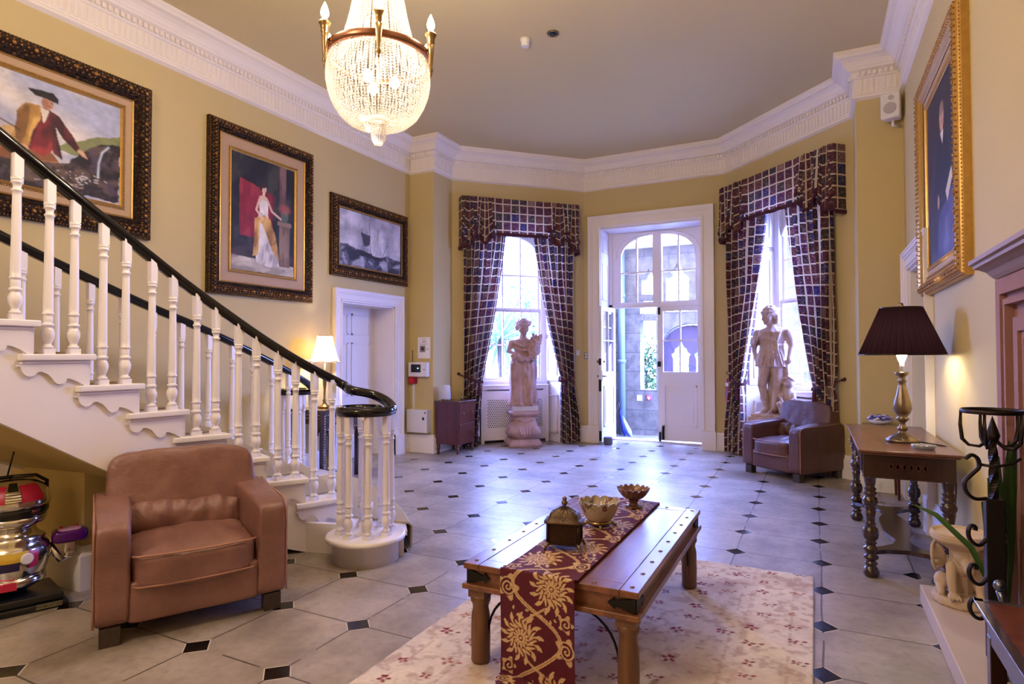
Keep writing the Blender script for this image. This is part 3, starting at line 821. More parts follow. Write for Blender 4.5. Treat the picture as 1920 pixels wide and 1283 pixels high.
# string panels: one ribbon each side
def zlow(k): return max(0, RZ*k-.59)
for side, P in (('outer', O), ('inner', I)):
    m = SB()
    for k in range(2, NS+1):
        a, b = P[k], P[k+1]; t = (b-a).normalized(); nn = Vector((-t.y, t.x))
        inw = (I[k]-O[k]).normalized() if side == 'outer' else (O[k]-I[k]).normalized()
        a2, b2 = a+inw*.0, b+inw*.0; a3, b3 = a+inw*.03, b+inw*.03
        za, zb_, zt = zlow(k), zlow(k+1), RZ*k-.05
        if k == 2: a2 = a2 - t*.0
        vs = [(*a2, za), (*b2, zb_), (*b2, zt), (*a2, zt), (*a3, za), (*b3, zb_), (*b3, zt), (*a3, zt)]
        m.add(vs, [(0,1,2,3),(4,7,6,5),(0,4,5,1),(3,2,6,7),(1,5,6,2),(0,3,7,4)])
    if side == 'outer':
        a, b = O[2], C1+Vector((-.02, .12)); 
        m.prism([tuple(a), tuple(b), tuple(b+Vector((-.03,.03))), tuple(a+Vector((-.03,.03)))], 'z', 0, RZ-.03)
        q = C1+Vector((-.22, -.02)); m.prism([tuple(O[3]), tuple(q), tuple(q+Vector((-.02,.04))), tuple(O[3]+Vector((-.03,.03)))], 'z', 0, .2)
    m.build('stringer', M['white'], st)
# scroll brackets under each outer tread end
for k in range(2, NS+1):
    a, b = O[k+1], O[k]; L = (b-a).length; t = (b-a)/L
    def arc(cx, cz, r, a0, a1, n=6): return [(cx+r*math.cos(math.radians(a0+(a1-a0)*i/n)), cz+r*math.sin(math.radians(a0+(a1-a0)*i/n))) for i in range(n+1)]
    g = L
    pts = [(-.075, -.052), (-.075, -.062), (-.06, -.066), (-.055, -.085)]+arc(-.02, -.078, .035, 195, 318)+[(.012, -.092)]
    pts += [(.03, -.090), (.06, -.105), (.085, -.135)]+arc(.115, -.125, .032, 200, 325)+[(.147, -.128)]+[(.165, -.132), (.195, -.145), (g-.04, -.165), (g-.035, -RZ-.0), (g-.02, -RZ), (g-.02, -.052)]
    wdir = (O[k]-I[k]).normalized(); nrm = Vector((t.y, -t.x))
    if nrm.dot(wdir) < 0: nrm = -nrm
    F = Matrix(((t.x, nrm.x, 0), (t.y, nrm.y, 0), (0, 0, 1))).to_4x4(); F.translation = Vector((a.x, a.y, RZ*k))
    m = MB(st_inv @ F); m.prism([(u, v) for u, v in pts], 'y', 0, .014); m.build('bracket', M['white'], st)
# soffit
m = SB(); vs = []; 
ks = list(range(4, NS+2))
for k in ks: vs += [(*(O[k]+(I[k]-O[k]).normalized()*.02), zlow(k)+.015), (*(I[k]-(I[k]-O[k]).normalized()*.02), zlow(k)+.015)]
m.add(vs, [(2*i, 2*i+1, 2*i+3, 2*i+2) for i in range(len(ks)-1)]); m.build('soffit', M['wall'], st)

# curtail step (round bullnose) and first step
m = SB(); m.lathe([(.215, 0), (.215, RZ-.035), (.24, RZ-.034), (.258, RZ-.03), (.262, RZ-.018), (.258, RZ-.004), (.25, RZ)], (C1.x, C1.y, 0), 40); m.build('curtail_step', M['white'], st)
m = SB(); m.lathe([(.19, 0), (.19, RZ-.035), (.215, RZ-.03), (.22, RZ-.015), (.21, RZ)], (C2.x, C2.y, 0), 32); m.build('curtail_step', M['white'], st)
front = [(-2.47, 3.34), (-2.62, 3.52), (-3.02, 3.90), (-3.6, 4.32), (-4.19, 4.62), (-4.62, 4.74)]
back = [(-4.56, 4.25), (-3.04, 3.30), (-2.72, 3.25)]
m = SB(); m.prism(front+back, 'z', RZ-.034, RZ-.002)
ins = [(x-.012, y-.02) for x, y in front]
m.prism(ins+back, 'z', 0, RZ-.034); m.build('first_step', M['white'], st)

# carpet runner: draped over steps
m = SB(); A = []
def lerp(p, q, t): return p+(q-p)*t
row = []
fo, fi = Vector((-2.66, 3.53)), Vector((-4.35, 4.66))
mid = [(-3.02, 3.895), (-3.6, 4.315), (-4.19, 4.615)]
def line(k, t0=.10, t1=.90):
    return [lerp(O[k], I[k], t0+(t1-t0)*j/6) for j in range(7)]
f1 = [Vector(p) for p in ((-2.56, 3.46), (-2.80, 3.70), (-3.02, 3.90), (-3.3, 4.11), (-3.6, 4.32), (-3.9, 4.475), (-4.25, 4.63))]
def fwd(k):
    d = O[k]-I[k]; n = Vector((-d.y, d.x)).normalized()
    return n if n.dot(O[k]-O[k+1]) > 0 else -n
rows = [[(*(p+Vector((.018,.025))), .005) for p in f1], [(*(p+Vector((.02,.03))), RZ-.02) for p in f1], [(*(p+Vector((.005,.01))), RZ+.006) for p in f1]]
for k in range(2, NS+1):
    ln = line(k); n = fwd(k)
    rows.append([(*(p-n*.022), RZ*(k-1)+.006) for p in ln]); rows.append([(*(p-n*.018), RZ*k-.05) for p in ln]); rows.append([(*(p+n*.02), RZ*k-.03) for p in ln]); rows.append([(*(p+n*.02), RZ*k-.005) for p in ln]); rows.append([(*(p+n*.005), RZ*k+.007) for p in ln])
vs = [p for r in rows for p in r]; fs = [(i*7+j, i*7+j+1, (i+1)*7+j+1, (i+1)*7+j) for i in range(len(rows)-1) for j in range(6)]
m.add(vs, fs); o = m.build('carpet_runner', M['carpet'], st)
sd = o.modifiers.new('s', 'SOLIDIFY'); sd.thickness = .012; sd.offset = 0

# balusters
def baluster_mesh(H, s=1.0, dx=0, slope=0):
    m = MB(); q = .0235*s
    m.box((-.025*s, -.025*s, 0), (.025*s, .025*s, .028))
    pr = [(.02,.028),(.026,.032),(.026,.04),(.018,.046),(.017,.056),(.022,.066),(.03,.09),(.031,.112),(.026,.122),(.026,.128),(.021,.132),(.021,.142),(.028,.146),(.028,.156),(.020,.160),(.022,.168),(.022,.196),(.020,.2),(.027,.204),(.027,.212),(.023,.218),(.0235,.24)]
    t = H-.20
    pr += [(.019, t-.03), (.019, t-.006), (.024, t-.003), (.024, t+.004), (.0185, t+.008), (.0175, t+.02), (.021, t+.034), (.026, t+.037), (.026, t+.046), (.022, t+.049), (.027, t+.053), (.027, t+.062), (.022, t+.065), (.02, t+.07)]
    m.lathe([(r*s, z) for r, z in pr], n=14)
    b = t+.066; w = .020*s
    # square head, top cut to the rail slope along local x
    vs = [(-w,-w,b),(w,-w,b),(w,w,b),(-w,w,b),(-w,-w,H+w*slope),(w,-w,H-w*slope),(w,w,H-w*slope),(-w,w,H+w*slope)]
    m.add(vs, [(0,3,2,1),(4,5,6,7),(0,1,5,4),(1,2,6,5),(2,3,7,6),(3,0,4,7)])
    return m
def rail_curve(ctrl, n):
    P = [Vector(c) for c in ctrl]; P = [P[0]*2-P[1]]+P+[P[-1]*2-P[-2]]; out = []
    for i in range(1, len(P)-2):
        for j in range(n):
            t = j/n; p0, p1, p2, p3 = P[i-1:i+3]
            out.append(.5*((2*p1)+(-p0+p2)*t+(2*p0-5*p1+4*p2-p3)*t*t+(-p0+3*p1-3*p2+p3)*t**3))
    out.append(P[-2]); return out
RC = Vector((C1.x, C1.y, 0)); cr, cf = Vector((.894, .449, 0)), Vector((-.449, .894, 0))
def ringpt(a, r, z): return RC+cr*(r*math.cos(a))+cf*(r*math.sin(a))+Vector((0, 0, z))
front_ctrl = [(-3.475, .84, 2.86), (-3.475, 1.105, 2.685), (-3.475, 1.37, 2.51)]+[(O[k].x-.045 if k < 9 else -3.565+.09, O[k].y, z) for k, z in ()]
ctr = [(15, 3.36), (14, 3.19), (13, 3.015), (12, 2.845), (11, 2.68), (10, 2.51), (9, 2.335), (8, 2.16), (7, 1.985), (6, 1.80), (5, 1.62), (4, 1.445), (3, 1.282), (2, 1.14)]
fc = []
for k, z in ctr:
    w = (I[k]-O[k]).normalized(); p = O[k]+w*.02; fc.append((p.x, p.y, z))
fc += [ringpt(2.3, .22, 1.112), ringpt(1.6, .195, 1.078), ringpt(1.0, .18, 1.04), ringpt(.45, .172, 1.006)]
rp = rail_curve(fc, 5)
spir = [ringpt(.45-t, .172 if t < 4.2 else .172-.045*(t-4.2), .985+.012*max(0, 1-t)) for t in np.linspace(.25, 5.9, 34)]
def rail_mesh(pts, s=1.0):
    """moulded handrail section swept along pts, kept upright"""
    m = MB(st_inv)
    sec = [(-.030,-.010),(-.030,.006),(-.024,.020),(-.010,.028),(.010,.028),(.024,.020),(.030,.006),(.030,-.010),(.022,-.018),(.022,-.030),(-.022,-.030),(-.022,-.018)]
    vs = []; n = len(pts); k = len(sec)
    for i, p in enumerate(pts):
        t = (pts[min(i+1, n-1)]-pts[max(i-1, 0)]).normalized(); sd = t.cross(Vector((0,0,1))).normalized(); up = sd.cross(t)
        for a, b in sec: vs.append(p+sd*a*s+up*b*s)
    fs = [(i*k+j, i*k+(j+1) % k, (i+1)*k+(j+1) % k, (i+1)*k+j) for i in range(n-1) for j in range(k)]
    fs += [tuple(range(k)), tuple(range((n-1)*k, n*k))[::-1]]
    m.add(vs, fs, True); return m
allp = rp+spir
rail_mesh(allp).build('handrail', M['black_rail'], st)
def railz(pts, p):
    best = min(pts, key=lambda q: (q.x-p.x)**2+(q.y-p.y)**2); return best.z
def seg_z(pts, p):
    b = None
    for q, r in zip(pts[:-1], pts[1:]):
        d = Vector((r.x-q.x, r.y-q.y)); L = d.length_squared
        if L < 1e-9: continue
        t = max(0, min(1, (Vector((p.x-q.x, p.y-q.y))).dot(d)/L)); c = Vector((q.x, q.y))+d*t; e = (c-Vector((p.x, p.y))).length
        if b is None or e < b[0]: b = (e, q.z+(r.z-q.z)*t, math.atan2((q.z-r.z), d.length))
    return b
def put_bal(p, z0, pts, s=1.0, name='baluster'):
    e, zr, sl = seg_z(pts, p)
    rot = 0
    m = baluster_mesh(zr-.008-z0, s, slope=0)
    m.M = st_inv @ Matrix.Translation((p.x, p.y, z0)); m.v = [tuple(m.M @ Vector(v)) for v in m.v]
    m.build(name, M['white'], st)
for k in range(2, NS+1):
    for f in ((.26, .74) if k > 2 else (.30, .8)):
        p = lerp(O[k], O[k+1], f*.95+.02); w = (I[k]-O[k]).normalized()
        put_bal(p+w*.02, RZ*k, rp)
for a in (2.0, 1.15, .35, -.45, -1.25, -2.05, -2.85, 2.95):
    q = ringpt(a, .165, 0); put_bal(q, RZ, spir if a < 1 else [ringpt(a-.1, .17, .99), ringpt(a+.1, .17, .99)] if a < 2.5 else spir)
# newel
m = MB(st_inv @ Matrix.Translation((C1.x-.02, C1.y+.03, RZ)))
m.box((-.035,-.035,0),(.035,.035,.06)); m.lathe([(.03,.06),(.036,.08),(.026,.09),(.026,.11),(.042,.15),(.042,.19),(.03,.2),(.036,.215),(.036,.225),(.03,.235),(.032,.29),(.038,.3),(.034,.31),(.033,.32),(.026,.62),(.036,.63),(.036,.645),(.028,.65),(.03,.72),(.04,.74),(.036,.75),(.036,.775),(.02,.78),(.02,.81)], n=20)
m.build('newel_post', M['white'], st)
# rear rail
rr = [(-4.48, -.12, 3.30), (-4.48, .4, 2.92), (-4.48, .66, 2.74), (-4.48, .92, 2.55), (-4.48, 1.45, 2.30), (-4.48, 1.9, 2.09), (-4.48, 2.29, 1.93), (-4.48, 2.78, 1.74), (-4.48, 3.29, 1.565), (-4.48, 3.82, 1.355), (-4.48, 4.2, 1.19), (-4.49, 4.46, 1.06)]
C2v = Vector((C2.x, C2.y, 0))
def ring2(a, r, z): return C2v+cr*(r*math.cos(a))+cf*(r*math.sin(a))+Vector((0,0,z))
rr += [ring2(.1, .17, .985)]
rr2 = rail_curve(rr, 4)
sp2 = [ring2(.1+t, .16, .985) for t in np.linspace(.3, 6.0, 26)]
rail_mesh([Vector(p) for p in rr2]+sp2).build('handrail', M['black_rail'], st)
for k in range(2, NS+1):
    n = 2 if k > 6 or k in (2,) else 2
    for f in (.25, .75):
        p = lerp(I[k], I[k+1], f); put_bal(p+Vector((.02, 0)), RZ*k, rr2)
for a in (2.6, 1.4, .2, -1.0, -2.2): put_bal(ring2(a, .15, 0), RZ, sp2)
# cupboard wall under the stairs
m = MB(); m.prism([(2.03, 0), (2.03, .70), (3.10, .02), (3.10, 0)], 'x', -4.62, -3.80); tag(m.build('wall_understairs', M['wall']), kind='structure')
skm = MB(); skm.sweep(sk_prof, [(-3.80, 2.72), (-3.80, 2.03), (-4.62, 2.03)])
tag(skm.build('baseboard_understairs', M['white']), kind='structure')
# ================================================================== SOFT SHAPES
def cushion(name, d, mat, parent, loc, rot=(0,0,0), n=7, puff=0.0, wr=.004, seed=0, cuts=22, fn=None, fr=7):
    bm = bmesh.new(); bmesh.ops.create_cube(bm, size=2); bmesh.ops.subdivide_edges(bm, edges=bm.edges[:], cuts=cuts, use_grid_fill=True)
    R = Euler(rot).to_matrix(); off = Vector((seed*7.3, seed*3.1, seed*1.7))
    for v in bm.verts:
        p = v.co.copy(); k = (abs(p.x)**n+abs(p.y)**n+abs(p.z)**n)**(1/n); p /= k
        q = Vector((p.x*d[0]/2, p.y*d[1]/2, p.z*d[2]/2))
        if puff: q.z += puff*(1-p.x**2)*(1-p.y**2)*(1 if p.z > 0 else -.3)
        if fn: q = fn(p, q)
        if wr:
            e = mnoise.noise(q*fr+off)*wr + mnoise.noise(Vector((q.x*22, q.y*8, q.z*12))+off)*wr*.5
            q += p.normalized()*e
        v.co = R @ q + Vector(loc)
    me = bpy.data.meshes.new(name); bm.to_mesh(me); bm.free()
    for f in me.polygons: f.use_smooth = True
    o = bpy.data.objects.new(name, me); COL.objects.link(o); me.materials.append(mat)
    if parent: o.parent = parent
    return o

def armchair(loc, rz, mat, label, pillow=True, W=.86):
    r = empty('leather_armchair', loc, rz, label, 'armchair', 'leather armchairs')
    D, AH = .72, .585
    # plinth / front rail
    cushion('seat_base', (W-.26, D-.008, .20), mat, r, (0, .0, .185), n=18, wr=.002, seed=1)
    for s in (-1, 1):
        def f(p, q, s=s):
            q.z += .012*(1-p.y**2)*max(0, p.z)
            q.z += .02*p.y*max(0, p.z)
            q.x += -s*.015*p.y*max(0, -p.x*s)
            return q
        cushion('armrest', (.165, D, AH-.085), mat, r, (s*(W/2-.0825), 0, .085+(AH-.085)/2), n=11, wr=.005, seed=2+s, fn=f, cuts=26)
        m = MB(); pts = []
        x = s*(W/2-.004)
        for z in np.linspace(.10, AH-.05, 8): pts.append((x, -D/2+.010, z))
        pts += [(x, -D/2+.03, AH-.018), (x, -D/2+.08, AH-.006), (x*.998, 0, AH+.0), (x, D/2-.1, AH+.015)]
        m.tube(pts, .005, 6); m.build('piping', M['piping'], r)
    def fb(p, q):
        q.z += .02*(1-p.x**2)*max(0, p.z)
        q.y += .035*p.z*max(0, -p.y) - .02*(1-p.x**2)*max(0, -p.y)
        q.x *= 1-.035*p.z
        if p.y < 0 and p.z < .3: q += Vector((0, 1, 0))*(.010*math.sin(q.x*55+q.z*30)*max(0, .5-abs(p.z+.2)))
        return q
    cushion('backrest', (W-.10, .20, .66), mat, r, (0, D/2-.125, .475), (math.radians(-7), 0, 0), n=9, wr=.007, seed=5, fn=fb, cuts=30)
    iw = W-.33
    def fs(p, q):
        q.y -= .03*(1-p.x**2)*max(0, -p.y)
        q.z += max(0, p.z)*.006*math.sin(q.x*60+q.y*14)*max(0, 1-abs(p.x))*.4
        return q
    cushion('seat_cushion', (iw+.03, .56, .17), mat, r, (0, -.085, .325), (math.radians(2), 0, 0), n=8, puff=.03, wr=.007, seed=8, fn=fs, cuts=34)
    m = MB(); y0 = -.085-.28; L = []
    for k in range(25):
        u = -1+2*k/24; x = u*(iw/2+.010); L.append((x, y0-.028*(1-u*u)+(.02 if abs(u) == 1 else 0), .402-.0))
    m.tube(L, .0055, 6); 
    L2 = [(x, y, .258) for x, y, z in L]; m.tube(L2, .005, 6); m.build('cushion_piping', M['piping'], r)
    if pillow:
        def fp(p, q):
            q.z *= 1+.10*p.x*p.x; q.y *= 1-.35*abs(p.z)**2
            q.y += .010*math.sin(q.x*70)*max(0, p.z+.3)*(1 if p.y < 0 else 0)
            return q
        cushion('lumbar_pillow', (iw+.02, .13, .175), mat, r, (.0, .085, .47), (math.radians(-16), math.radians(2.5), 0), n=4, wr=.018, seed=11, fn=fp, cuts=34, fr=10)
    for x in (-1, 1):
        for y in (-1, 1):
            m = MB(); m.cbox((x*(W/2-.07), y*(D/2-.06), .045), (.085, .075, .09)); m.build('leg', M['dark_leg'], r, .003)
    return r
armchair((-3.055, 2.16, 0), math.radians(61.4), M['leather'], 'brown leather armchair with creased lumbar pillow, in front of the staircase')
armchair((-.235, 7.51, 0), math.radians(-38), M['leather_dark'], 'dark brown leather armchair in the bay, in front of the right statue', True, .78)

# ------------------------------------------------------------------ statues
def fold_mod(n1, a1, n2, a2, ph, ex=1.0, ey=.8):
    def f(t, i):
        e = 1/math.sqrt((math.cos(t)/ex)**2+(math.sin(t)/ey)**2)
        return e*(1+a1*math.sin(n1*t+ph+i*.35)+a2*math.sin(n2*t-ph*2-i*.2))
    return f
def hand(mb, p, d, up, s=1.0):
    """palm at p pointing along d with four fingers and a thumb"""
    d = Vector(d).normalized(); up = (Vector(up)-d*Vector(up).dot(d)).normalized(); sd = d.cross(up); p = Vector(p)
    mb.ball(p+d*.018*s, (.016*s, .016*s, .016*s)); mb.tube([p, p+d*.032*s], [.013*s, .017*s], 8)
    for i, L in enumerate((.030, .034, .032, .026)):
        b = p+d*.032*s+sd*((i-1.5)*.0085*s); mb.tube([b, b+d*L*.6*s-up*.004*s, b+d*L*.85*s-up*.014*s], [.0052*s, .005*s, .0045*s], 6)
    b = p+d*.008*s-sd*.014*s; mb.tube([b, b+(d*.6-sd*.7)*.02*s, b+(d*.9-sd*.4)*.032*s], [.007*s, .006*s, .005*s], 6)
def head(mb, c, s, tilt, hair='bun'):
    """face towards -y, rotated by tilt (Euler)"""
    R = Euler(tilt).to_matrix(); c = Vector(c)
    def B(p, r, n=12): mb.ball(c+R @ (Vector(p)*s), [q*s for q in r] if hasattr(r, '__len__') else r*s, n, 8, R)
    B((0, .010, .018), (.066, .078, .078), 18); B((0, -.022, -.030), (.050, .052, .062), 16); B((0, -.050, -.074), (.024, .022, .018))
    B((0, -.080, -.022), (.011, .018, .020)); B((0, -.073, -.002), (.009, .012, .026)); 
    B((-.026, -.060, .012), (.024, .014, .007)); B((.026, -.060, .012), (.024, .014, .007))
    B((-.026, -.062, -.003), (.013, .010, .008)); B((.026, -.062, -.003), (.013, .010, .008))
    B((0, -.070, -.046), (.018, .009, .005)); B((0, -.069, -.055), (.015, .009, .005)); B((-.036, -.040, -.030), .024); B((.036, -.040, -.030), .024)
    for x in (-1, 1): B((x*.066, .008, -.008), (.010, .018, .026))
    rnd = random.Random(5)
    for k in range(60):
        a = rnd.uniform(0, 2*PI); e = rnd.uniform(.25, 1.5)
        q = Vector((math.cos(a)*math.cos(e)*.072, math.sin(a)*math.cos(e)*.083+.012, math.sin(e)*.084+.02))
        if q.y < -.055 and q.z < .055: continue
        B(q, rnd.uniform(.012, .019), 6)
    for k in range(22):
        a = 2*PI*k/22; B((.077*math.cos(a), .012+.084*math.sin(a), .055+.006*math.sin(3*a)-.02*math.sin(a)*-1), .017, 8)
    if hair == 'bun':
        B((.075, .03, .05), (.036, .04, .04)); B((.06, .07, .0), (.03, .03, .04)); B((-.068, .03, .0), (.022, .03, .04))
    else:
        for z in (.0, -.03, -.06): B((.070, .03, z), .026); B((-.06, .04, z), .022); B((.02, .08, z), .03)

def limb(mb, pts, rad, n=10): 
    mb.tube(pts, rad, n)
    for p, r in zip(pts, rad): mb.ball(p, r*.98, 10, 6)

# left statue -------------------------------------------------
s1 = empty('stone_statue', (-3.93, 8.19, 0), math.radians(38), 'pinkish stone statue of a draped woman with a sheaf, standing before the left window', 'statue', 'garden statues in the bay')
m = MB(Matrix.Diagonal((1.14, 1.1, .94, 1)))
sk = [(.20,0),(.198,.03),(.185,.15),(.178,.30),(.178,.45),(.180,.56),(.172,.66),(.150,.74),(.125,.80)]
m.lathe(sk, (0,0,0), 64, mod=fold_mod(9, .055, 17, .028, .6, 1.0, .78))
m.lathe([(.150,.70),(.130,.80),(.122,.86),(.132,.93),(.140,.99),(.125,1.04),(.07,1.075)], (0,0,0), 40, mod=fold_mod(11, .02, 5, .03, 1.2, 1.0, .66))
limb(m, [(.06,-.10,.02),(.075,-.12,.30),(.06,-.075,.62)], [.055,.07,.085])        # forward knee under the cloth
limb(m, [(-.125,0,.995),(-.05,0,1.03),(.05,0,1.03),(.125,0,.995)], [.046,.045,.045,.046]); limb(m, [(0,0,1.02),(0,-.005,1.13)], [.06,.046])
for k in range(7):                                                              # sweeping mantle folds
    a = k/6; m.tube([(-.17+.05*a,-.06-.02*a,.78-.03*k),(-.02+.02*k,-.16,.60-.055*k),(.10-.01*k,-.155,.34-.045*k),(.14-.03*k,-.13,.06)], [.012,.02,.016,.012], 8)
m.tube([(-.13,-.05,.99),(-.02,-.10,.93),(.10,-.09,.97)], [.022,.02,.022], 8); m.tube([(-.16,-.03,.93),(-.03,-.105,.87),(.08,-.10,.88)], [.02,.018,.02], 8)
limb(m, [(-.150,0,1.01),(-.195,-.03,.86),(-.10,-.135,.80)], [.044,.036,.026]); hand(m, (-.10,-.135,.80), (1,-.15,.05), (0,-1,.2))
limb(m, [(.150,0,1.01),(.205,-.02,.86),(.12,-.15,.86)], [.044,.036,.026]); hand(m, (.12,-.15,.86), (-.8,-.2,.3), (0,-1,0))
rnd = random.Random(3)
for k in range(150):
    t = rnd.random(); a = rnd.uniform(0, 2*PI); rr_ = .080*(1-.75*abs(t-.55)**1.6)
    m.ball((.105+.075*t+rr_*math.cos(a)*.9, -.115+rr_*math.sin(a)*.7+.04*t, .76+.38*t), rnd.uniform(.014, .023), 6, 4)
m.tube([(.10,-.11,.76),(.15,-.10,.92),(.18,-.08,1.08)], [.03,.06,.045], 10)
for k in range(120):
    t = rnd.random(); m.ball((-.17+.32*t+rnd.uniform(-.02,.02), -.12-.04*math.sin(PI*t)+rnd.uniform(-.02,.02), .755-.035*math.sin(PI*t)+rnd.uniform(-.035,.035)+.03*(1-t)), rnd.uniform(.014,.023), 6, 4)
m.tube([(-.17,-.10,.78),(0,-.15,.73),(.15,-.11,.76)], [.03,.03,.03], 8)
m.M = Matrix(); head(m, (0, -.014, 1.165), 1.30, (.12, 0, .08), 'bun'); m.M = Matrix.Diagonal((1.14, 1.1, .94, 1))
limb(m, [(-.06,-.12,.03),(-.065,-.20,.02)], [.03,.02]); limb(m, [(.07,-.14,.03),(.075,-.215,.02)], [.03,.02])
def dispf(co): return .006*np.sin(co[:,0]*80+np.sin(co[:,2]*9)*2.2)*np.clip((.76-co[:,2])*4, 0, 1)
o = remeshed(m, 'figure', M['statue'], s1, .0085, 2, dispf); o.location = (0, 0, .60)
m = MB(); m.box((-.19,-.19,.525),(.19,.19,.60)); m.build('plinth_slab', simple('pale_plinth', srgb(206,192,190), .7), s1, .006)
pd = empty('stone_pedestal', (-3.93, 8.19, 0), math.radians(38), 'square bulging stone pedestal carved with acanthus under the left statue', 'pedestal')
m = MB(); 
def sqlathe(mb, prof, p=5.0, n=64):
    def f(t, i): c, s_ = abs(math.cos(t)), abs(math.sin(t)); return 1/((c**p+s_**p)**(1/p))
    mb.lathe(prof, (0,0,0), n, mod=f)
sqlathe(m, [(.25,0),(.25,.055),(.235,.07),(.22,.10),(.205,.115)], 14); m.build('base', M['statue'], pd)
m = MB(); sqlathe(m, [(.19,.112),(.205,.13),(.235,.17),(.245,.205),(.235,.25),(.20,.31),(.178,.37),(.172,.42),(.18,.445)], 4.5)
for s in range(4):
    R = Matrix.Rotation(s*PI/2, 3, 'Z')
    for k in range(-2, 3):
        pts = [R @ Vector((k*.018, -.23, .15)), R @ Vector((k*.042, -.255, .20)), R @ Vector((k*.05, -.222, .27)), R @ Vector((k*.075, -.20, .285))]
        m.tube(pts, [.012,.014,.011,.007], 8)
    m.tube([R @ Vector((-.12,-.19,.40)), R @ Vector((0,-.185,.36)), R @ Vector((.12,-.19,.40))], .01, 6)
remeshed(m, 'body', M['statue'], pd, .008, 2)
m = MB(); sqlathe(m, [(.18,.44),(.19,.455),(.215,.47),(.222,.48),(.222,.505),(.21,.524)], 12); m.build('cap', M['statue'], pd)

# right statue ------------------------------------------------
s2 = empty('stone_statue', (-.473, 8.29, 0), math.radians(-12), 'pale stone statue of a wreathed youth in a short tunic, before the right window', 'statue', 'garden statues in the bay')
m = MB(Matrix.Diagonal((1.1, 1.1, 1, 1)))
limb(m, [(-.075,-.01,.66),(-.10,-.075,.37),(-.075,.02,.06)], [.080,.052,.032]); limb(m, [(-.075,.0,.05),(-.10,-.085,.03)], [.036,.024])
limb(m, [(.06,-.01,.66),(.055,-.05,.37),(.02,-.03,.06)], [.082,.055,.034]); limb(m, [(.02,-.04,.05),(-.005,-.13,.03)], [.036,.025])
m.tube([(-.10,-.03,.30),(-.088,-.02,.20),(-.08,.0,.12)], [.035,.052,.034], 10); m.tube([(.052,-.03,.30),(.04,-.02,.20),(.025,-.02,.12)], [.036,.054,.036], 10)
for f_ in ((-.10,-.105),(-.005,-.15)):
    for k in range(5): m.ball((f_[0]-.022+k*.011, f_[1]-.012+abs(k-1)*.004, .022), .0085, 6, 4)
m.lathe([(.182,.60),(.178,.63),(.158,.74),(.135,.82),(.132,.88),(.150,.97),(.150,1.04),(.08,1.09)], (-.01,0,0), 56, mod=fold_mod(10, .05, 19, .02, .3, 1.0, .74))
limb(m, [(-.14,0,1.015),(-.06,0,1.055),(.05,0,1.06),(.14,0,1.02)], [.05,.048,.048,.052]); limb(m, [(0,0,1.05),(-.02,-.008,1.15)], [.06,.048])
for k in range(6): m.tube([(-.12+.045*k,-.06,1.06),(-.07+.03*k,-.128,.96-.01*k),(-.06+.03*k,-.125,.80),(-.09+.045*k,-.14,.62)], [.010,.013,.011,.012], 8)
m.tube([(-.13,-.06,.88),(0,-.125,.85),(.13,-.05,.88)], .016, 8)
m.tube([(.08,.05,.70),(.12,.0,.55),(.10,.03,.30),(.09,.05,.02)], [.05,.06,.06,.07], 10); m.tube([(-.03,.03,.66),(-.02,.04,.3),(-.03,.05,.02)], [.05,.055,.05], 10)
m.tube([(.15,-.04,.68),(.16,-.02,.50),(.15,.0,.30),(.14,.02,.1)], [.02,.03,.03,.03], 8)
limb(m, [(.16,0,1.03),(.205,.01,.86),(.185,-.05,.70)], [.052,.042,.028]); hand(m, (.185,-.05,.70), (-.1,-.15,-1), (0,-1,0), 1.1)
limb(m, [(-.165,0,1.03),(-.195,-.03,.87),(-.145,-.135,.94)], [.048,.040,.027]); hand(m, (-.145,-.135,.94), (.35,-.1,.9), (0,-1,0), 1.1)
m.tube([(-.19,.0,1.0),(-.21,.02,.80),(-.17,.03,.62)], [.03,.03,.03], 8)
m.M = Matrix(); head(m, (-.03, -.02, 1.24), 1.22, (.02, .05, -.55), 'curls'); m.M = Matrix.Diagonal((1.1, 1.1, 1, 1))
# crouching child at the side
limb(m, [(.16,.0,.10),(.17,-.01,.22),(.165,-.03,.32)], [.085,.08,.055]); m.ball((.18,-.05,.40), (.058,.062,.068), 14, 10); m.ball((.165,-.10,.385), (.02,.02,.02)); m.ball((.168,-.112,.395), .010)
for k in range(50):
    a = rnd.uniform(0, 2*PI); e = rnd.uniform(-.3, 1.5); q = Vector((math.cos(a)*math.cos(e), math.sin(a)*math.cos(e), math.sin(e)))*.064
    if q.y < -.03 and q.z < .03: continue
    m.ball((.18+q.x, -.05+q.y, .41+q.z), rnd.uniform(.012,.018), 6, 4)
limb(m, [(.13,-.02,.10),(.10,-.13,.14),(.14,-.16,.03)], [.048,.038,.025]); limb(m, [(.20,-.02,.10),(.23,-.11,.12),(.22,-.16,.03)], [.045,.036,.024])
limb(m, [(.12,-.02,.29),(.10,-.09,.22),(.13,-.13,.17)], [.026,.022,.016]); limb(m, [(.22,-.02,.29),(.245,-.08,.21),(.20,-.13,.17)], [.026,.022,.016])
m.box((-.20,-.19,-.03),(.25,.14,.012))
def dispf2(co): return .003*np.sin(co[:,0]*90+np.sin(co[:,2]*11)*2)*np.clip((co[:,2]-.6)*8, 0, 1)*np.clip((1.05-co[:,2])*8, 0, 1)
o = remeshed(m, 'figure', M['statue2'], s2, .0085, 2, dispf2); o.location = (0, 0, .60)
m = MB(); m.box((-.23,-.20,.0),(.25,.15,.52)); m.box((-.25,-.215,.52),(.27,.165,.575)); m.build('plinth', M['statue2'], s2, .005)

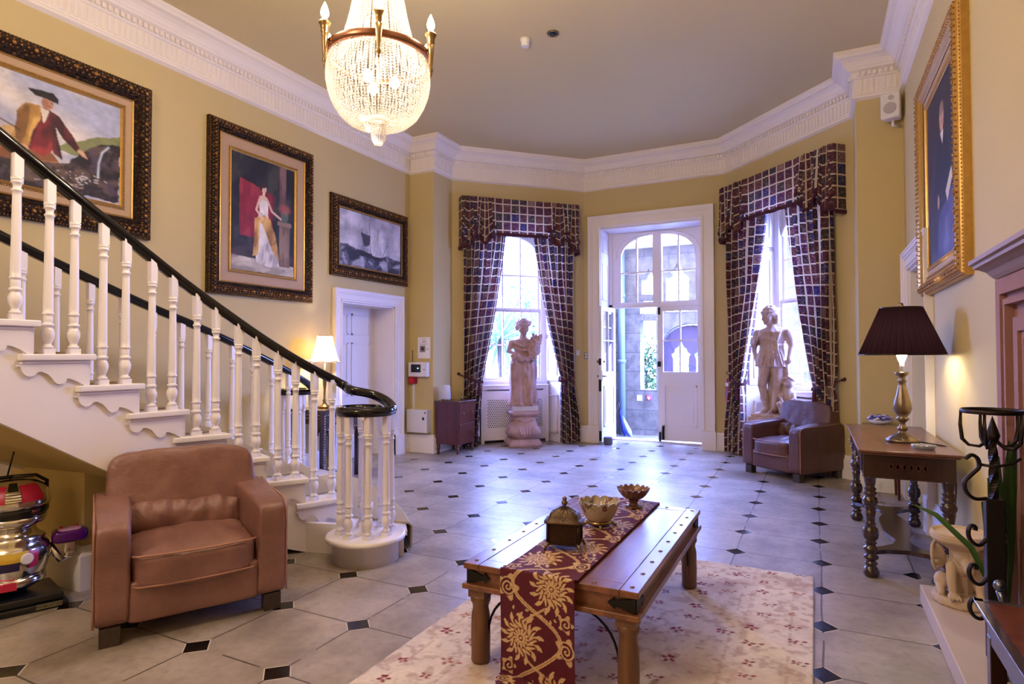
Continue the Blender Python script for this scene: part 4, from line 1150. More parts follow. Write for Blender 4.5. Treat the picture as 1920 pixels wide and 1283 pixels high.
# ================================================================== CURTAINS
def uv_grid(name, fn, uvf, nu, nv, mat, parent):
    m = MB(); m.grid(fn, nu, nv); o = m.build(name, mat, parent, fix=False)
    me = o.data; ul = me.uv_layers.new(name='UVMap'); uv = [uvf(i/(nu-1), j/(nv-1)) for j in range(nv) for i in range(nu)]
    for lp in me.loops: ul.data[lp.index].uv = uv[lp.vertex_index]
    return o
def smooth(t): t = max(0, min(1, t)); return t*t*(3-2*t)
def drape(parent, FM, out_s, top_in, tie, bot, side, ztop=3.16, zt=.98, label_off=0):
    """out_s outer edge, top_in inner edge at the top, tie (s_outer, s_inner), bot (s_outer, s_inner)"""
    NF = 6
    def edges(z):
        if z > zt:
            t = (ztop-z)/(ztop-zt); te = t**1.25
            return out_s+(tie[0]-out_s)*smooth(t*1.0)**2, top_in+(tie[1]-top_in)*te
        t = smooth((zt-z)/zt*1.25)
        return tie[0]+(bot[0]-tie[0])*t, tie[1]+(bot[1]-tie[1])*t
    zs = np.concatenate([np.linspace(ztop, zt+.15, 46), np.linspace(zt+.12, zt-.12, 14), np.linspace(zt-.15, .02, 24)])
    nv = len(zs)
    def fn(u, v):
        z = zs[int(round(v*(nv-1)))]; a, b = edges(z); w = abs(b-a)
        tie_t = math.exp(-((z-zt)/.10)**2)
        amp = (.048+.012*(1-min(1, w/.7)))*(1-.5*tie_t)
        ph = .8*math.sin(z*1.3)+side
        y = .10+amp*math.sin(2*PI*NF*u+ph)+.012*math.sin(2*PI*(NF*2+1)*u+z*2)
        s = a+(b-a)*(u+.018*math.sin(2*PI*NF*u*1+z*3)*math.sin(PI*u))
        return FM @ Vector((s, y+.02*tie_t, z))
    def uvf(u, v):
        z = zs[int(round(v*(nv-1)))]
        drop = (ztop-z)*(1+.10*u*min(1, (ztop-z)/(ztop-zt)))
        return (u*1.32+.3*side, 5-drop)
    o = uv_grid('curtain_panel', fn, uvf, 190, nv, M['curtain'], parent)
    # tieback band and its hook
    m = MB(); ou, inn = tie; d = 1 if inn > ou else -1
    pts = [FM @ Vector((ou-d*.035, .02, zt+.09)), FM @ Vector((ou+(inn-ou)*.2, .13, zt+.05)), FM @ Vector((ou+(inn-ou)*.6, .175, zt-.01)), FM @ Vector((inn+d*.01, .14, zt-.03)), FM @ Vector((inn+d*.02, .09, zt-.02)), FM @ Vector((inn-d*.02, .02, zt+.02))]
    m.tube(pts[1:], .012, 8); m.tube([p+Vector((0,0,.018)) for p in pts[1:]], .009, 8); m.tube(pts[:2], .008, 8)
    q = FM @ Vector((ou-d*.04, .0, zt+.10)); m.ball(q, .022); m.tube([q, FM @ Vector((ou-d*.04, .05, zt+.10))], .008, 6)
    tp = FM @ Vector((inn-d*.05, .17, zt-.03)); m.lathe([(.008,0),(.022,-.03),(.02,-.05),(.03,-.17),(.032,-.19)], tuple(tp), 12)
    m.build('tieback', M['fringe'], parent)
def window_curtains(FM, mirror, label):
    """local s measured so that the photo's left is low s when mirror False"""
    c = 1.06
    root = empty('curtain_set', FM @ Vector((c, 0, 0)), 0, label, 'curtains', 'patchwork curtains in the bay'); inv = root.matrix_basis.inverted()
    inv = Matrix.Translation(-(FM @ Vector((c, 0, 0)))); F2 = inv @ FM
    S = (lambda s: 2.121-s)
    return root, F2, S
for side_name, FM, cfg in (('left', FL, dict(L=(.14, .80, (.14, .42), (.12, .36)), R=(1.87, 1.21, (1.90, 1.66), (1.98, 1.66)), P=(.10, 1.96))),
                           ('right', FR, dict(L=(.17, .88, (.22, .46), (.12, .44)), R=(1.93, 1.27, (1.93, 1.66), (1.90, 1.60)), P=(.08, 2.02)))):
    root, F2, S = window_curtains(FM, False, 'heavy maroon patchwork curtains with fringed pelmet on the %s bay window' % side_name)
    for i, key in enumerate(('L', 'R')):
        a, b, t, bo = cfg[key]; drape(root, F2, S(a), S(b), (S(t[0]), S(t[1])), (S(bo[0]), S(bo[1])), i*1.7+.4)
    p0, p1 = S(cfg['P'][1]), S(cfg['P'][0]); W = p1-p0; ZT = 3.66
    tot = W+.34
    def path(u):
        d = u*tot
        if d < .17: return (p0, d)
        if d > tot-.17: return (p1, tot-d)
        return (p0+d-.17, .17)
    def zb(u):
        x = (u*tot-.17)/W
        if x <= 0 or x >= 1: return 2.92
        e = min(x, 1-x)
        if e < .09: return 3.10-.16*smooth(1-e/.09)*0+.0 if e > .045 else 2.95
        if e < .14: return 3.20
        if e < .235: return 3.02+.10*abs((e-.19)/.045)**1.2
        if e < .28: return 3.22
        return 3.135
    NU, NV = 200, 26
    def pl_bump(u):
        x = (u*tot-.17)/W; e = min(x, 1-x); b = .010*math.sin(u*75)
        for c0 in (.03, .115, .258): b += .055*math.exp(-((e-c0)/.022)**2)-.015*math.exp(-((e-c0-.035)/.012)**2)
        return b
    def fnp(u, v):
        s, y = path(u); z = ZT+(zb(u)-ZT)*v; b = pl_bump(u)*(.25+.75*v)
        x = (u*tot-.17)/W
        if 0 < x < 1: y += b
        return F2 @ Vector((s, y, z))
    uv_grid('pelmet', fnp, lambda u, v: (u*tot*1.0, 3.66+(zb(u)-ZT)*v), NU, NV, M['curtain'], root)
    for end, (ce, wd, zc_) in enumerate(((.055, .20, 2.93), (.19, .30, 2.99), (1-.19, .30, 2.97), (1-.055, .20, 2.90))):
        cxs = p0+W*ce
        def fj(u, v, cxs=cxs, wd=wd, zc_=zc_):
            ww = wd*(.55+.45*v**.7); zb_ = zc_+.17*abs(2*u-1)**1.1; z = ZT-.004+(zb_-ZT)*v
            return F2 @ Vector((cxs+(u-.5)*ww, .205+.028*math.cos(2*PI*2.5*(u-.5))*(.5+.6*v)-.03*abs(2*u-1), z))
        uv_grid('pelmet_jabot', fj, lambda u, v, wd=wd, ce=ce: (ce*3+u*wd*1.5, 3.66-.7*v), 50, 20, M['curtain'], root)
        m = MB()
        for k in range(120): p = fj(k/119, 1); m.ball(p, (.012, .011, .018+.005*math.sin(k*1.3)), 6, 4)
        m.build('fringe', M['fringe'], root)
    m = MB(F2); m.box((p0+.01, 0, ZT-.02), (p1-.01, .165, ZT)); m.build('pelmet_board', M['dark_leg'], root)
    m = MB(F2); 
    for k in range(0, NU*3):
        u = k/(NU*3-1); s, y = path(u); x = (u*tot-.17)/W
        if 0 < x < 1: y += pl_bump(u)
        m.ball((s, y+.004, zb(u)-.005+.006*math.sin(k*1.9)), (.012, .011, .02+.006*math.sin(k*1.3)), 6, 4)
    m.build('fringe', M['fringe'], root)
# ================================================================== PAINTED ARRAYS
def lin(c): return np.array(srgb(*c)[:3])
def fbm(X, Y, s, seed=0, oct=4):
    r = np.random.RandomState(seed); out = np.zeros_like(X); a = 1; tot = 0
    for o in range(oct):
        n = 64; g = r.rand(n, n); xs = (X*s*2**o) % (n-1); ys = (Y*s*2**o) % (n-1)
        i = xs.astype(int); j = ys.astype(int); fx = xs-i; fy = ys-j; fx = fx*fx*(3-2*fx); fy = fy*fy*(3-2*fy)
        v = (g[j, i]*(1-fx)+g[j, i+1]*fx)*(1-fy)+(g[j+1, i]*(1-fx)+g[j+1, i+1]*fx)*fy
        out += a*v; tot += a; a *= .55
    return out/tot
class Canvas:
    """x 0..W right, y 0..H up, units arbitrary"""
    def __init__(s, W, H, res, bg):
        s.nx = int(W*res)+1; s.ny = int(H*res)+1; s.X, s.Y = np.meshgrid(np.linspace(0, W, s.nx), np.linspace(0, H, s.ny)); s.px = 1/res
        s.a = np.ones((s.ny, s.nx, 3))*lin(bg)
    def put(s, mask, c, al=1.0):
        m = (mask*al)[..., None]; s.a = s.a*(1-m)+lin(c)*m
    def ell(s, cx, cy, rx, ry, c, rot=0, soft=.15, al=1):
        X, Y = s.X-cx, s.Y-cy; q = math.radians(rot); U = X*math.cos(q)+Y*math.sin(q); V = -X*math.sin(q)+Y*math.cos(q)
        d = np.sqrt((U/rx)**2+(V/ry)**2); s.put(np.clip((1+soft/2-d)/max(soft, 1e-3), 0, 1), c, al)
    def poly(s, pts, c, al=1, wob=0, seed=1):
        X, Y = s.X, s.Y
        if wob: X = X+(fbm(X, Y, 6, seed)-.5)*wob; Y = Y+(fbm(Y, X, 6, seed+5)-.5)*wob
        ins = np.zeros(X.shape, bool); n = len(pts)
        for i in range(n):
            x1, y1 = pts[i]; x2, y2 = pts[(i+1) % n]
            if y1 == y2: continue
            cr_ = ((y1 > Y) != (y2 > Y)) & (X < (x2-x1)*(Y-y1)/(y2-y1)+x1); ins ^= cr_
        s.last = ins.astype(float); s.put(s.last, c, al)
    def fold(s, dark, light, ang=70, sc=9, seed=3, k=.28):
        q = math.radians(ang); U = s.X*math.cos(q)+s.Y*math.sin(q)+5; V = -s.X*math.sin(q)+s.Y*math.cos(q)+5
        n = fbm(U*k, V, sc, seed, 3); s.put(s.last*np.clip((n-.54)/.10, 0, 1), dark, .75); s.put(s.last*np.clip((.46-n)/.10, 0, 1), light, .65)
    def line(s, pts, w, c, al=1):
        d = np.full(s.X.shape, 1e9)
        for (x1, y1), (x2, y2) in zip(pts[:-1], pts[1:]):
            L = (x2-x1)**2+(y2-y1)**2; t = np.clip(((s.X-x1)*(x2-x1)+(s.Y-y1)*(y2-y1))/max(L, 1e-9), 0, 1)
            d = np.minimum(d, np.hypot(s.X-x1-t*(x2-x1), s.Y-y1-t*(y2-y1)))
        s.put(np.clip((w/2-d)/s.px+.5, 0, 1), c, al)
    def cloud(s, c, sc, lo, hi, seed, al=1, mask=None):
        f = np.clip((fbm(s.X, s.Y, sc, seed)-lo)/(hi-lo), 0, 1)
        if mask is not None: f = f*mask
        s.put(f, c, al)
    def grain(s, amt, sc=30, seed=9, brush=True):
        if brush:
            a = s.a; b = a.copy(); b[1:-1, 1:-1] = (a[1:-1, 1:-1]*2+a[:-2, 1:-1]+a[2:, 1:-1]+a[1:-1, :-2]+a[1:-1, 2:])/6; s.a = b*(1+.42*(fbm(s.X, s.Y*.6, 9, 71)-.5)+.30*(fbm(s.X*.5, s.Y, 26, 72)-.5))[..., None]
        s.a = np.clip(s.a*(1+amt*(fbm(s.X, s.Y, sc, seed)-.5)[..., None]*2), 0, 1)

def art_landscape():
    W, H = 1.55, .96; c = Canvas(W, H, 190, (168, 172, 196))
    q = c.X*.5+c.Y; c.put(np.clip(1-abs(q-1.15)/.22, 0, 1), (228, 216, 200), .8); c.put(np.clip(1-abs(q-.80)/.14, 0, 1), (216, 200, 184), .7)
    c.cloud((132, 144, 184), 2.2, .5, .8, 2, .7); c.cloud((236, 226, 212), 4, .52, .75, 8, .6)
    c.poly([(0,.0),(0,.80),(.20,.78),(.33,.66),(.45,.60),(.60,.44),(.75,.3),(.75,0)], (84, 104, 92), wob=.16)
    c.fold((44, 62, 50), (118, 134, 112), 30, 9, 7, .9)
    c.poly([(1.05,.40),(1.20,.50),(1.40,.62),(1.55,.66),(1.55,.5),(1.2,.36)], (128, 132, 84), wob=.08)
    c.poly([(.30,0),(.55,.16),(.85,.24),(1.15,.28),(1.28,.44),(1.40,.56),(1.55,.60),(1.55,0)], (60, 46, 42), wob=.10)
    c.fold((30, 22, 22), (112, 88, 74), 15, 8, 17, .7); c.fold((26, 20, 22), (84, 68, 84), 60, 16, 18, .8)
    for k, w_ in ((0, .020), (1, .008)): c.line([(1.46,.54),(1.41,.47),(1.385,.36),(1.38,.22)], w_, ((130, 146, 164), (214, 216, 218))[k])
    rs = np.random.RandomState(8)
    for k in range(46): c.ell(1.26+rs.normal(0,.07), .17+rs.normal(0,.022), rs.uniform(.004,.016), .005, (206, 200, 196), rs.uniform(-30,30), .3, .8)
    for k in range(26): c.ell(1.12+rs.normal(0,.10), .09+rs.normal(0,.012), rs.uniform(.005,.02), .005, (198, 176, 156), 0, .3, .7)
    c.poly([(.62,.24),(.72,.20),(.94,.22),(1.10,.27),(1.04,.36),(.82,.38)], (178, 122, 62), wob=.04); c.fold((112, 62, 40), (222, 176, 104), 20, 12, 21)
    c.poly([(.70,.34),(.72,.46),(.80,.50),(.88,.42),(.84,.32)], (190, 146, 86), wob=.05); c.fold((124, 84, 48), (226, 190, 128), 60, 12, 22)
    c.poly([(.86,.34),(.87,.62),(.92,.70),(1.02,.73),(1.08,.66),(1.08,.40),(1.0,.30)], (120, 34, 38), wob=.03); c.fold((62, 18, 24), (172, 60, 56), 75, 11, 23)
    c.poly([(1.02,.72),(1.10,.69),(1.18,.58),(1.25,.46),(1.22,.41),(1.15,.47),(1.08,.58),(1.12,.30),(1.06,.34)], (96, 36, 34), wob=.03); c.fold((48, 18, 20), (140, 66, 54), 100, 12, 24)
    c.poly([(.80,.40),(.82,.62),(.88,.72),(.98,.73),(.97,.60),(.92,.50),(.90,.36),(.84,.32)], (178, 132, 62), wob=.04); c.fold((104, 66, 34), (224, 180, 100), 80, 12, 25)
    c.poly([(.97,.72),(1.03,.71),(1.01,.62),(.99,.58)], (218, 206, 190), wob=.02)
    c.ell(.865,.33,.034,.026,(214,166,132)); c.ell(1.255,.415,.030,.020,(206,158,130), -35)
    for k in range(4): c.line([(1.25+.008*k,.415),(1.262+.012*k,.385-.004*k)], .008, (204,156,128))
    c.ell(1.015,.775,.040,.055,(186,134,106)); c.ell(1.000,.765,.022,.045,(132,84,66), 0, .5, .6); c.ell(1.03,.755,.012,.010,(120,60,52), 0, .5, .6); c.ell(1.045,.785,.008,.006,(60,40,36), 0, .4, .8)
    c.poly([(.885,.865),(.93,.825),(1.02,.815),(1.09,.80),(1.085,.85),(1.05,.885),(.98,.885),(.93,.875)], (30, 24, 26), wob=.03)
    c.line([(.10,.82),(.45,.64),(.84,.47)], .010, (70, 48, 38)); c.grain(.14); return c.a, W, H
def art_lady():
    W, H = .80, 1.20; c = Canvas(W, H, 230, (36, 36, 36))
    c.last = np.ones_like(c.X); c.fold((16, 18, 18), (66, 66, 54), 80, 6, 31, .6)
    c.poly([(0,0),(0,.15),(.8,.12),(.8,0)], (182, 172, 156), wob=.03); c.fold((140, 128, 116), (206, 198, 184), 5, 10, 32); c.poly([(0,.15),(.8,.12),(.8,.26),(0,.30)], (66, 52, 50), .8); c.fold((36, 28, 30), (104, 84, 78), 5, 8, 33)
    c.poly([(.10,.95),(.26,.92),(.52,.86),(.52,.34),(.10,.36)], (132, 32, 44), wob=.04); c.fold((78, 12, 26), (170, 58, 66), 85, 9, 34)
    c.poly([(.60,.18),(.60,1.2),(.69,1.2),(.69,.18)], (94, 66, 62)); c.fold((50, 32, 32), (136, 104, 96), 90, 7, 35); c.poly([(.56,.12),(.74,.12),(.72,.20),(.58,.20)], (126, 106, 96))
    c.poly([(.30,.10),(.31,.50),(.34,.66),(.44,.66),(.48,.50),(.60,.10),(.46,.07)], (214, 206, 202), wob=.02); c.fold((150, 142, 146), (242, 236, 232), 85, 13, 37)
    c.poly([(.28,.56),(.38,.52),(.52,.24),(.60,.14),(.56,.40),(.49,.58),(.40,.62)], (196, 146, 76), wob=.03); c.fold((130, 88, 44), (232, 192, 120), 60, 12, 38)
    c.poly([(.29,.56),(.26,.16),(.33,.18),(.35,.54)], (200, 152, 82), wob=.03); c.fold((130, 88, 44), (232, 192, 120), 88, 14, 40)
    c.poly([(.34,.64),(.33,.78),(.45,.78),(.45,.64)], (222, 212, 206), wob=.01); c.fold((170, 160, 160), (244, 238, 234), 90, 12, 39)
    c.ell(.39,.80,.055,.026,(220,184,162)); c.line([(.39,.80),(.395,.87)], .032, (220,184,162)); c.ell(.395,.90,.032,.043,(222,182,158)); c.ell(.385,.935,.040,.028,(60,38,30)); c.ell(.36,.91,.018,.034,(60,38,30)); c.ell(.405,.895,.006,.004,(80,40,40)); c.ell(.402,.878,.008,.004,(170,80,76))
    c.line([(.34,.78),(.30,.66),(.38,.58)], .025, (220,184,162)); c.line([(.445,.78),(.50,.68),(.62,.62)], .025, (220,184,162))
    c.poly([(.60,.10),(.60,.56),(.74,.56),(.74,.10)], (112, 88, 72)); c.fold((70, 52, 46), (150, 124, 104), 90, 8, 41); c.poly([(.57,.55),(.77,.55),(.76,.60),(.58,.60)], (140, 116, 98)); c.ell(.67,.66,.05,.07,(84,100,92)); c.ell(.67,.74,.07,.05,(170,90,80),0,.8,.8)
    c.grain(.12); return c.a, W, H
def art_ship():
    W, H = 1.30, .76; c = Canvas(W, H, 150, (196, 192, 206))
    c.cloud((224, 220, 226), 2.5, .4, .65, 21); c.cloud((128, 124, 142), 2.0, .55, .8, 22, .8); c.cloud((150, 146, 160), 4, .55, .75, 29, .6)
    c.poly([(0,0),(0,.30),(.3,.25),(.6,.22),(.9,.24),(1.3,.20),(1.3,0)], (74, 74, 90), wob=.10); c.fold((40, 40, 56), (176, 174, 190), 15, 10, 52, .5)
    c.cloud((188, 186, 200), 8, .55, .72, 23, .8, (c.Y < .28).astype(float)); c.cloud((44, 44, 58), 5, .5, .7, 24, .7, (c.Y < .26).astype(float))
    c.fold((40, 40, 54), (196, 194, 206), 10, 9, 51, .6)
    c.poly([(.36,.22),(.42,.16),(.86,.15),(.92,.24),(.60,.22)], (44, 38, 44), wob=.02)
    for x, h, l in ((.48,.56,-.04), (.62,.66,-.02), (.76,.60,.03), (.88,.40,.10)): c.line([(x,.2),(x+l,h)], .009, (50, 44, 50))
    c.poly([(.42,.50),(.62,.48),(.60,.34),(.50,.30)], (70, 64, 72), wob=.02); c.poly([(.66,.42),(.78,.44),(.86,.20),(.66,.20)], (206, 202, 208), wob=.02); c.poly([(.80,.36),(.92,.22),(.84,.20)], (190, 186, 194), wob=.02)
    for k in range(7): c.line([(.40+.07*k,.22),(.60+.04*k,.60-.03*k)], .0035, (70, 66, 74), .8)
    c.grain(.12); return c.a, W, H
def art_portrait():
    W, H = 1.12, 1.25; c = Canvas(W, H, 120, (44, 32, 34))
    c.cloud((66, 48, 48), 3, .4, .7, 31, .8); c.poly([(.2,0),(.22,.55),(.36,.82),(.56,.88),(.74,.82),(.88,.50),(.92,0)], (22, 18, 22), wob=.02)
    c.ell(.56,1.0,.075,.105,(196,150,122)); c.ell(.56,1.06,.08,.05,(120,100,88), 0, .3, .8); c.poly([(.50,.90),(.62,.90),(.58,.80)], (226,216,206)); c.ell(.56,.97,.05,.03,(150,104,84), 0, .5, .5)
    c.poly([(.30,.0),(.42,.30),(.80,.42),(1.12,.5),(1.12,0)], (62, 58, 104), wob=.06); c.cloud((96, 96, 146), 6, .5, .7, 33, .7, ((c.Y < .42)*(c.X > .4)).astype(float))
    c.ell(.40,.42,.035,.05,(192,148,120)); c.poly([(.66,.44),(.86,.56),(.90,.50),(.72,.36)], (206,196,186)); c.grain(.12); return c.a, W, H

def rect_sweep(mb, x0, x1, z0, z1, prof):
    """prof: list of (inset, height); mitred frame in local XZ, rising along +y"""
    k = len(prof); vs = []
    for cx, cz, sx, sz in ((x0, z0, 1, 1), (x1, z0, -1, 1), (x1, z1, -1, -1), (x0, z1, 1, -1)):
        for d, h in prof: vs.append((cx+sx*d, h, cz+sz*d))
    fs = [(i*k+j, ((i+1) % 4)*k+j, ((i+1) % 4)*k+j+1, i*k+j+1) for i in range(4) for j in range(k-1)]
    mb.add(vs, fs)
def picture(name, loc, rz, w, h, fw, mw, art, label, deep=.06, ornate=True, beads=True, tilt=0, fm='frame'):
    """origin at frame centre on the wall; local x right, +y into the room"""
    r = empty(name, loc, rz, label, 'painting', 'gilt framed paintings'); r.rotation_euler = (tilt, 0, rz)
    x, z = w/2, h/2; m = MB()
    D = deep
    rect_sweep(m, -x, x, -z, z, [(0,0),(0,D*.55),(.006,D*.62),(.012,D*.60),(.018,D*.75),(fw*.35,D),(fw*.5,D*1.02),(fw*.68,D*.85),(fw*.8,D*.62),(fw*.86,D*.66),(fw*.92,D*.6),(fw,D*.45),(fw,.005)])
    m.build('outer_frame', M[fm], r)
    o = MB(); step = fw*.62
    def ring(ins, rad, step, rb, hh):
        for sx in (-1, 1):
            n = int((h-2*ins)/step); 
            for k in range(n+1): o.ball((sx*(x-ins), hh, -z+ins+(h-2*ins)*k/n), rb, 8, 5)
            n = int((w-2*ins)/step)
            for k in range(1, n): o.ball((-x+ins+(w-2*ins)*k/n, hh, sx*(z-ins)), rb, 8, 5)
    if ornate:
        ring(fw*.42, 0, fw*.85, (fw*.11, D*.15, fw*.11), D); ring(fw*.42, 0, fw*.283, (fw*.06, D*.16, fw*.06), D); ring(fw*.25, 0, fw*.283, (fw*.045, D*.12, fw*.045), D*.92); ring(fw*.6, 0, fw*.283, (fw*.045, D*.12, fw*.045), D*.92)
        ring(.009, 0, .022, (.006, .006, .006), D*.62)
        o.build('carved_ornament', M['bronze_gilt'], r)
    m = MB(); a = fw; s = mw
    rect_sweep(m, -x+a, x-a, -z+a, z-a, [(0,D*.3),(.0,D*.55),(.006,D*.6),(.014,D*.5)]); 
    if s > .02: rect_sweep(m, -x+a+s-.022, x-a-s+.022, -z+a+s-.022, z-a-s+.022, [(0,D*.25),(0,D*.45),(.008,D*.5),(.014,D*.36),(.022,D*.3),(.022,.004)])
    m.build('gilt_slip', M['gilt'], r)
    if s > .02:
        m = MB(); rect_sweep(m, -x+a+.012, x-a-.012, -z+a+.012, z-a-.012, [(0,D*.44),(s-.03,D*.30)]); m.build('inner_mat', M['mat'], r)
    if beads and s > .03:
        o = MB(); ins = fw+mw-.03
        n = int((h-2*ins)/.017)
        for sx in (-1, 1):
            for k in range(n+1): o.ball((sx*(x-ins), D*.42, -z+ins+(h-2*ins)*k/n), .0062, 6, 4)
            n2 = int((w-2*ins)/.017)
            for k in range(n2+1): o.ball((-x+ins+(w-2*ins)*k/n2, D*.42, sx*(z-ins)), .0062, 6, 4)
        o.build('bead_moulding', M['gilt'], r)
    arr, AW, AH = art; arr = arr[:, ::-1]
    ix = x-fw-mw; iz = z-fw-mw
    color_grid('canvas', arr, lambda u, v: (ix-2*ix*u if False else -ix+2*ix*u, np.full_like(u, D*.25), -iz+2*iz*v), M['paint'], r, True)
    return r
# left wall (local x = along +y seen from inside => rotate so that local x -> +Y?, +y -> +X)
def left_pic(name, y0, y1, z0, z1, fw, mw, art, label, deep):
    # local +y must be +X (rz=-90deg): local x -> -Y ; mirror art so that it reads left-to-right from inside
    arr, a, b = art
    return picture(name, (-5.12, (y0+y1)/2, (z0+z1)/2), math.radians(-90), y1-y0, z1-z0, fw, mw, (arr, a, b), label, deep)
left_pic('framed_painting', 1.18, 3.21, 2.34, 3.64, .15, .10, art_landscape(), 'large gilt framed painting of a seated man in a black hat, above the staircase', .075)
left_pic('framed_painting', 3.76, 5.08, 1.945, 3.635, .12, .14, art_lady(), 'tall gilt framed painting of a woman in white before a red drape', .075)
left_pic('framed_painting', 5.38, 6.88, 2.31, 3.29, .13, .02, art_ship(), 'gilt framed seascape of a ship in grey waves above the side door', .06)
picture('framed_portrait', (.80, 4.90, 2.60), math.radians(90), 1.50, 1.60, .12, .09, art_portrait(), 'gold framed dark portrait of a man on the right wall above the lamp table', .075, fm='gilt')

# ================================================================== RUG AND COFFEE TABLE
def rug_art():
    W, L = 1.70, 3.0; c = Canvas(W, L, 135, (214, 200, 190)); rnd = np.random.RandomState(4)
    c.cloud((190, 164, 152), 5, .45, .7, 41, .6); c.cloud((226, 212, 198), 9, .5, .7, 42, .6); c.cloud((150, 112, 104), 26, .56, .70, 43, .5)
    for ins, w in ((.10,.02),(.30,.03),(.36,.012)):
        d = np.minimum(np.minimum(c.X, W-c.X), np.minimum(c.Y, L-c.Y)); c.put((abs(d-ins) < w/2).astype(float)*(fbm(c.X, c.Y, 30, 44) > .45), (176, 142, 126), .45)
    for i in range(10):
        for j in range(18):
            x = .10+i*.168+rnd.uniform(-.03,.03); y = .08+j*.168+(.08 if i % 2 else 0)+rnd.uniform(-.03,.03)
            if rnd.rand() < .22: continue
            col = (126, 24, 44) if rnd.rand() < .8 else (160, 96, 70); s = rnd.uniform(.7, 1.15); a0 = rnd.uniform(0, 6)
            for k in range(4 if rnd.rand() < .6 else 5):
                a = a0+k*1.4; c.ell(x+.019*s*math.cos(a), y+.019*s*math.sin(a), .0125*s, .008*s, col, math.degrees(a), .4)
            if rnd.rand() < .6:
                c.ell(x+.055*s, y+.01, .012, .008, col, 30, .4); c.ell(x+.04*s, y-.02, .009, .006, (120, 104, 90), 30, .4)
    c.grain(.12, 60, brush=False); return c.a, W, L
arr, RW_, RL_ = rug_art()
rug = color_grid('floor_rug', arr, lambda u, v: (-1.71+1.69*u, 1.10+2.985*v, .014+.0015*np.sin(u*50)*np.sin(v*70)), M['rugcol'])
tag(rug, 'cream and pink pile rug with small maroon flower sprigs under the coffee table', 'rug')
sd = rug.modifiers.new('s', 'SOLIDIFY'); sd.thickness = .012; sd.offset = -1

ct = empty('coffee_table', (-.99, 2.953, .015), 0, 'low rustic wooden coffee table with black iron corner straps', 'coffee table')
X0, X1, Y0, Y1, ZT = -.385, .385, -.688, .688, .435
m = MB()
m.box((X0+.075, Y0+.075, ZT-.024), (X1-.075, Y1-.075, ZT-.001))
m.box((X0, Y0, ZT-.026), (X0+.074, Y1, ZT)); m.box((X1-.074, Y0, ZT-.026), (X1, Y1, ZT)); m.box((X0+.075, Y0, ZT-.026), (X1-.075, Y0+.074, ZT)); m.box((X0+.075, Y1-.074, ZT-.026), (X1-.075, Y1, ZT))
m.build('table_top', M['table_wood'], ct, .003)
m = MB()
for a, b in (((X0+.02, Y0+.02), (X1-.02, Y0+.045)), ((X0+.02, Y1-.045), (X1-.02, Y1-.02)), ((X0+.02, Y0+.02), (X0+.045, Y1-.02)), ((X1-.045, Y0+.02), (X1-.02, Y1-.02))): m.box((*a, ZT-.105), (*b, ZT-.026))
m.build('apron', M['table_wood'], ct)
m = MB()
for a, b in (((X0-.006, Y0-.006), (X1+.006, Y0+.05)), ((X0-.006, Y1-.05), (X1+.006, Y1+.006)), ((X0-.006, Y0+.05), (X0+.05, Y1-.05)), ((X1-.05, Y0+.05), (X1+.006, Y1-.05))): m.box((*a, ZT-.112), (*b, ZT-.088))
m.build('lower_moulding', M['table_wood'], ct, .005)
for sx in (-1, 1):
    for sy in (-1, 1):
        x, y = sx*(.385-.055), sy*(.688-.055); m = MB(); 
        m.box((x-.04, y-.04, ZT-.15), (x+.04, y+.04, ZT-.11))
        m.lathe([(.038,0),(.043,.012),(.041,.03),(.043,.10),(.041,.20),(.034,.235),(.036,.245),(.036,.252),(.043,.262),(.045,.275),(.042,.288),(.036,.293)], (x, y, 0), 20); m.build('leg', M['leg_wood'], ct)
        # iron straps with arrow tips on both apron faces
        m = MB(); tri = [(0,-.030),(0,.030),(.085,.010),(.085,.022),(.112,0),(.085,-.022),(.085,-.010)]
        F = lambda u, v, d: (sx*(.372-u), sy*(.688-.012)+sy*d, ZT-.058+v)
        m.add([F(u, v, -.01) for u, v in tri]+[F(u, v, .003) for u, v in tri], [tuple(range(7)), tuple(range(7, 14))[::-1]]+[(i, (i+1) % 7, 7+(i+1) % 7, 7+i) for i in range(7)])
        G = lambda u, v, d: (sx*(.385-.012)+sx*d, sy*(.675-u), ZT-.058+v)
        m.add([G(u, v, -.01) for u, v in tri]+[G(u, v, .003) for u, v in tri], [tuple(range(7)), tuple(range(7, 14))[::-1]]+[(i, (i+1) % 7, 7+(i+1) % 7, 7+i) for i in range(7)])
        m.build('corner_strap', M['iron'], ct)
        for q in (0, .022):
            m = MB(); pts = [(x-sx*(.04+(.19-q)*(1-math.cos(t))), y, ZT-.305+(.19-q*.5)*math.sin(t)+q*.2) for t in np.linspace(0, PI/2, 9)]; m.tube(pts, .0045, 6)
            pts = [(x, y-sy*(.04+(.19-q)*(1-math.cos(t))), ZT-.305+(.19-q*.5)*math.sin(t)+q*.2) for t in np.linspace(0, PI/2, 9)]; m.tube(pts, .0045, 6); m.build('iron_brace', M['iron'], ct)
m = MB()
for k in range(9):
    y = Y0+.05+(Y1-Y0-.1)*k/8
    for x in (X0+.037, X1-.037): m.ball((x, y, ZT), (.010, .010, .005), 10, 4)
for x in (-.2, 0, .2):
    for y in (Y0+.037, Y1-.037): m.ball((x, y, ZT), (.010, .010, .005), 10, 4)
m.build('stud', M['pewter'], ct)

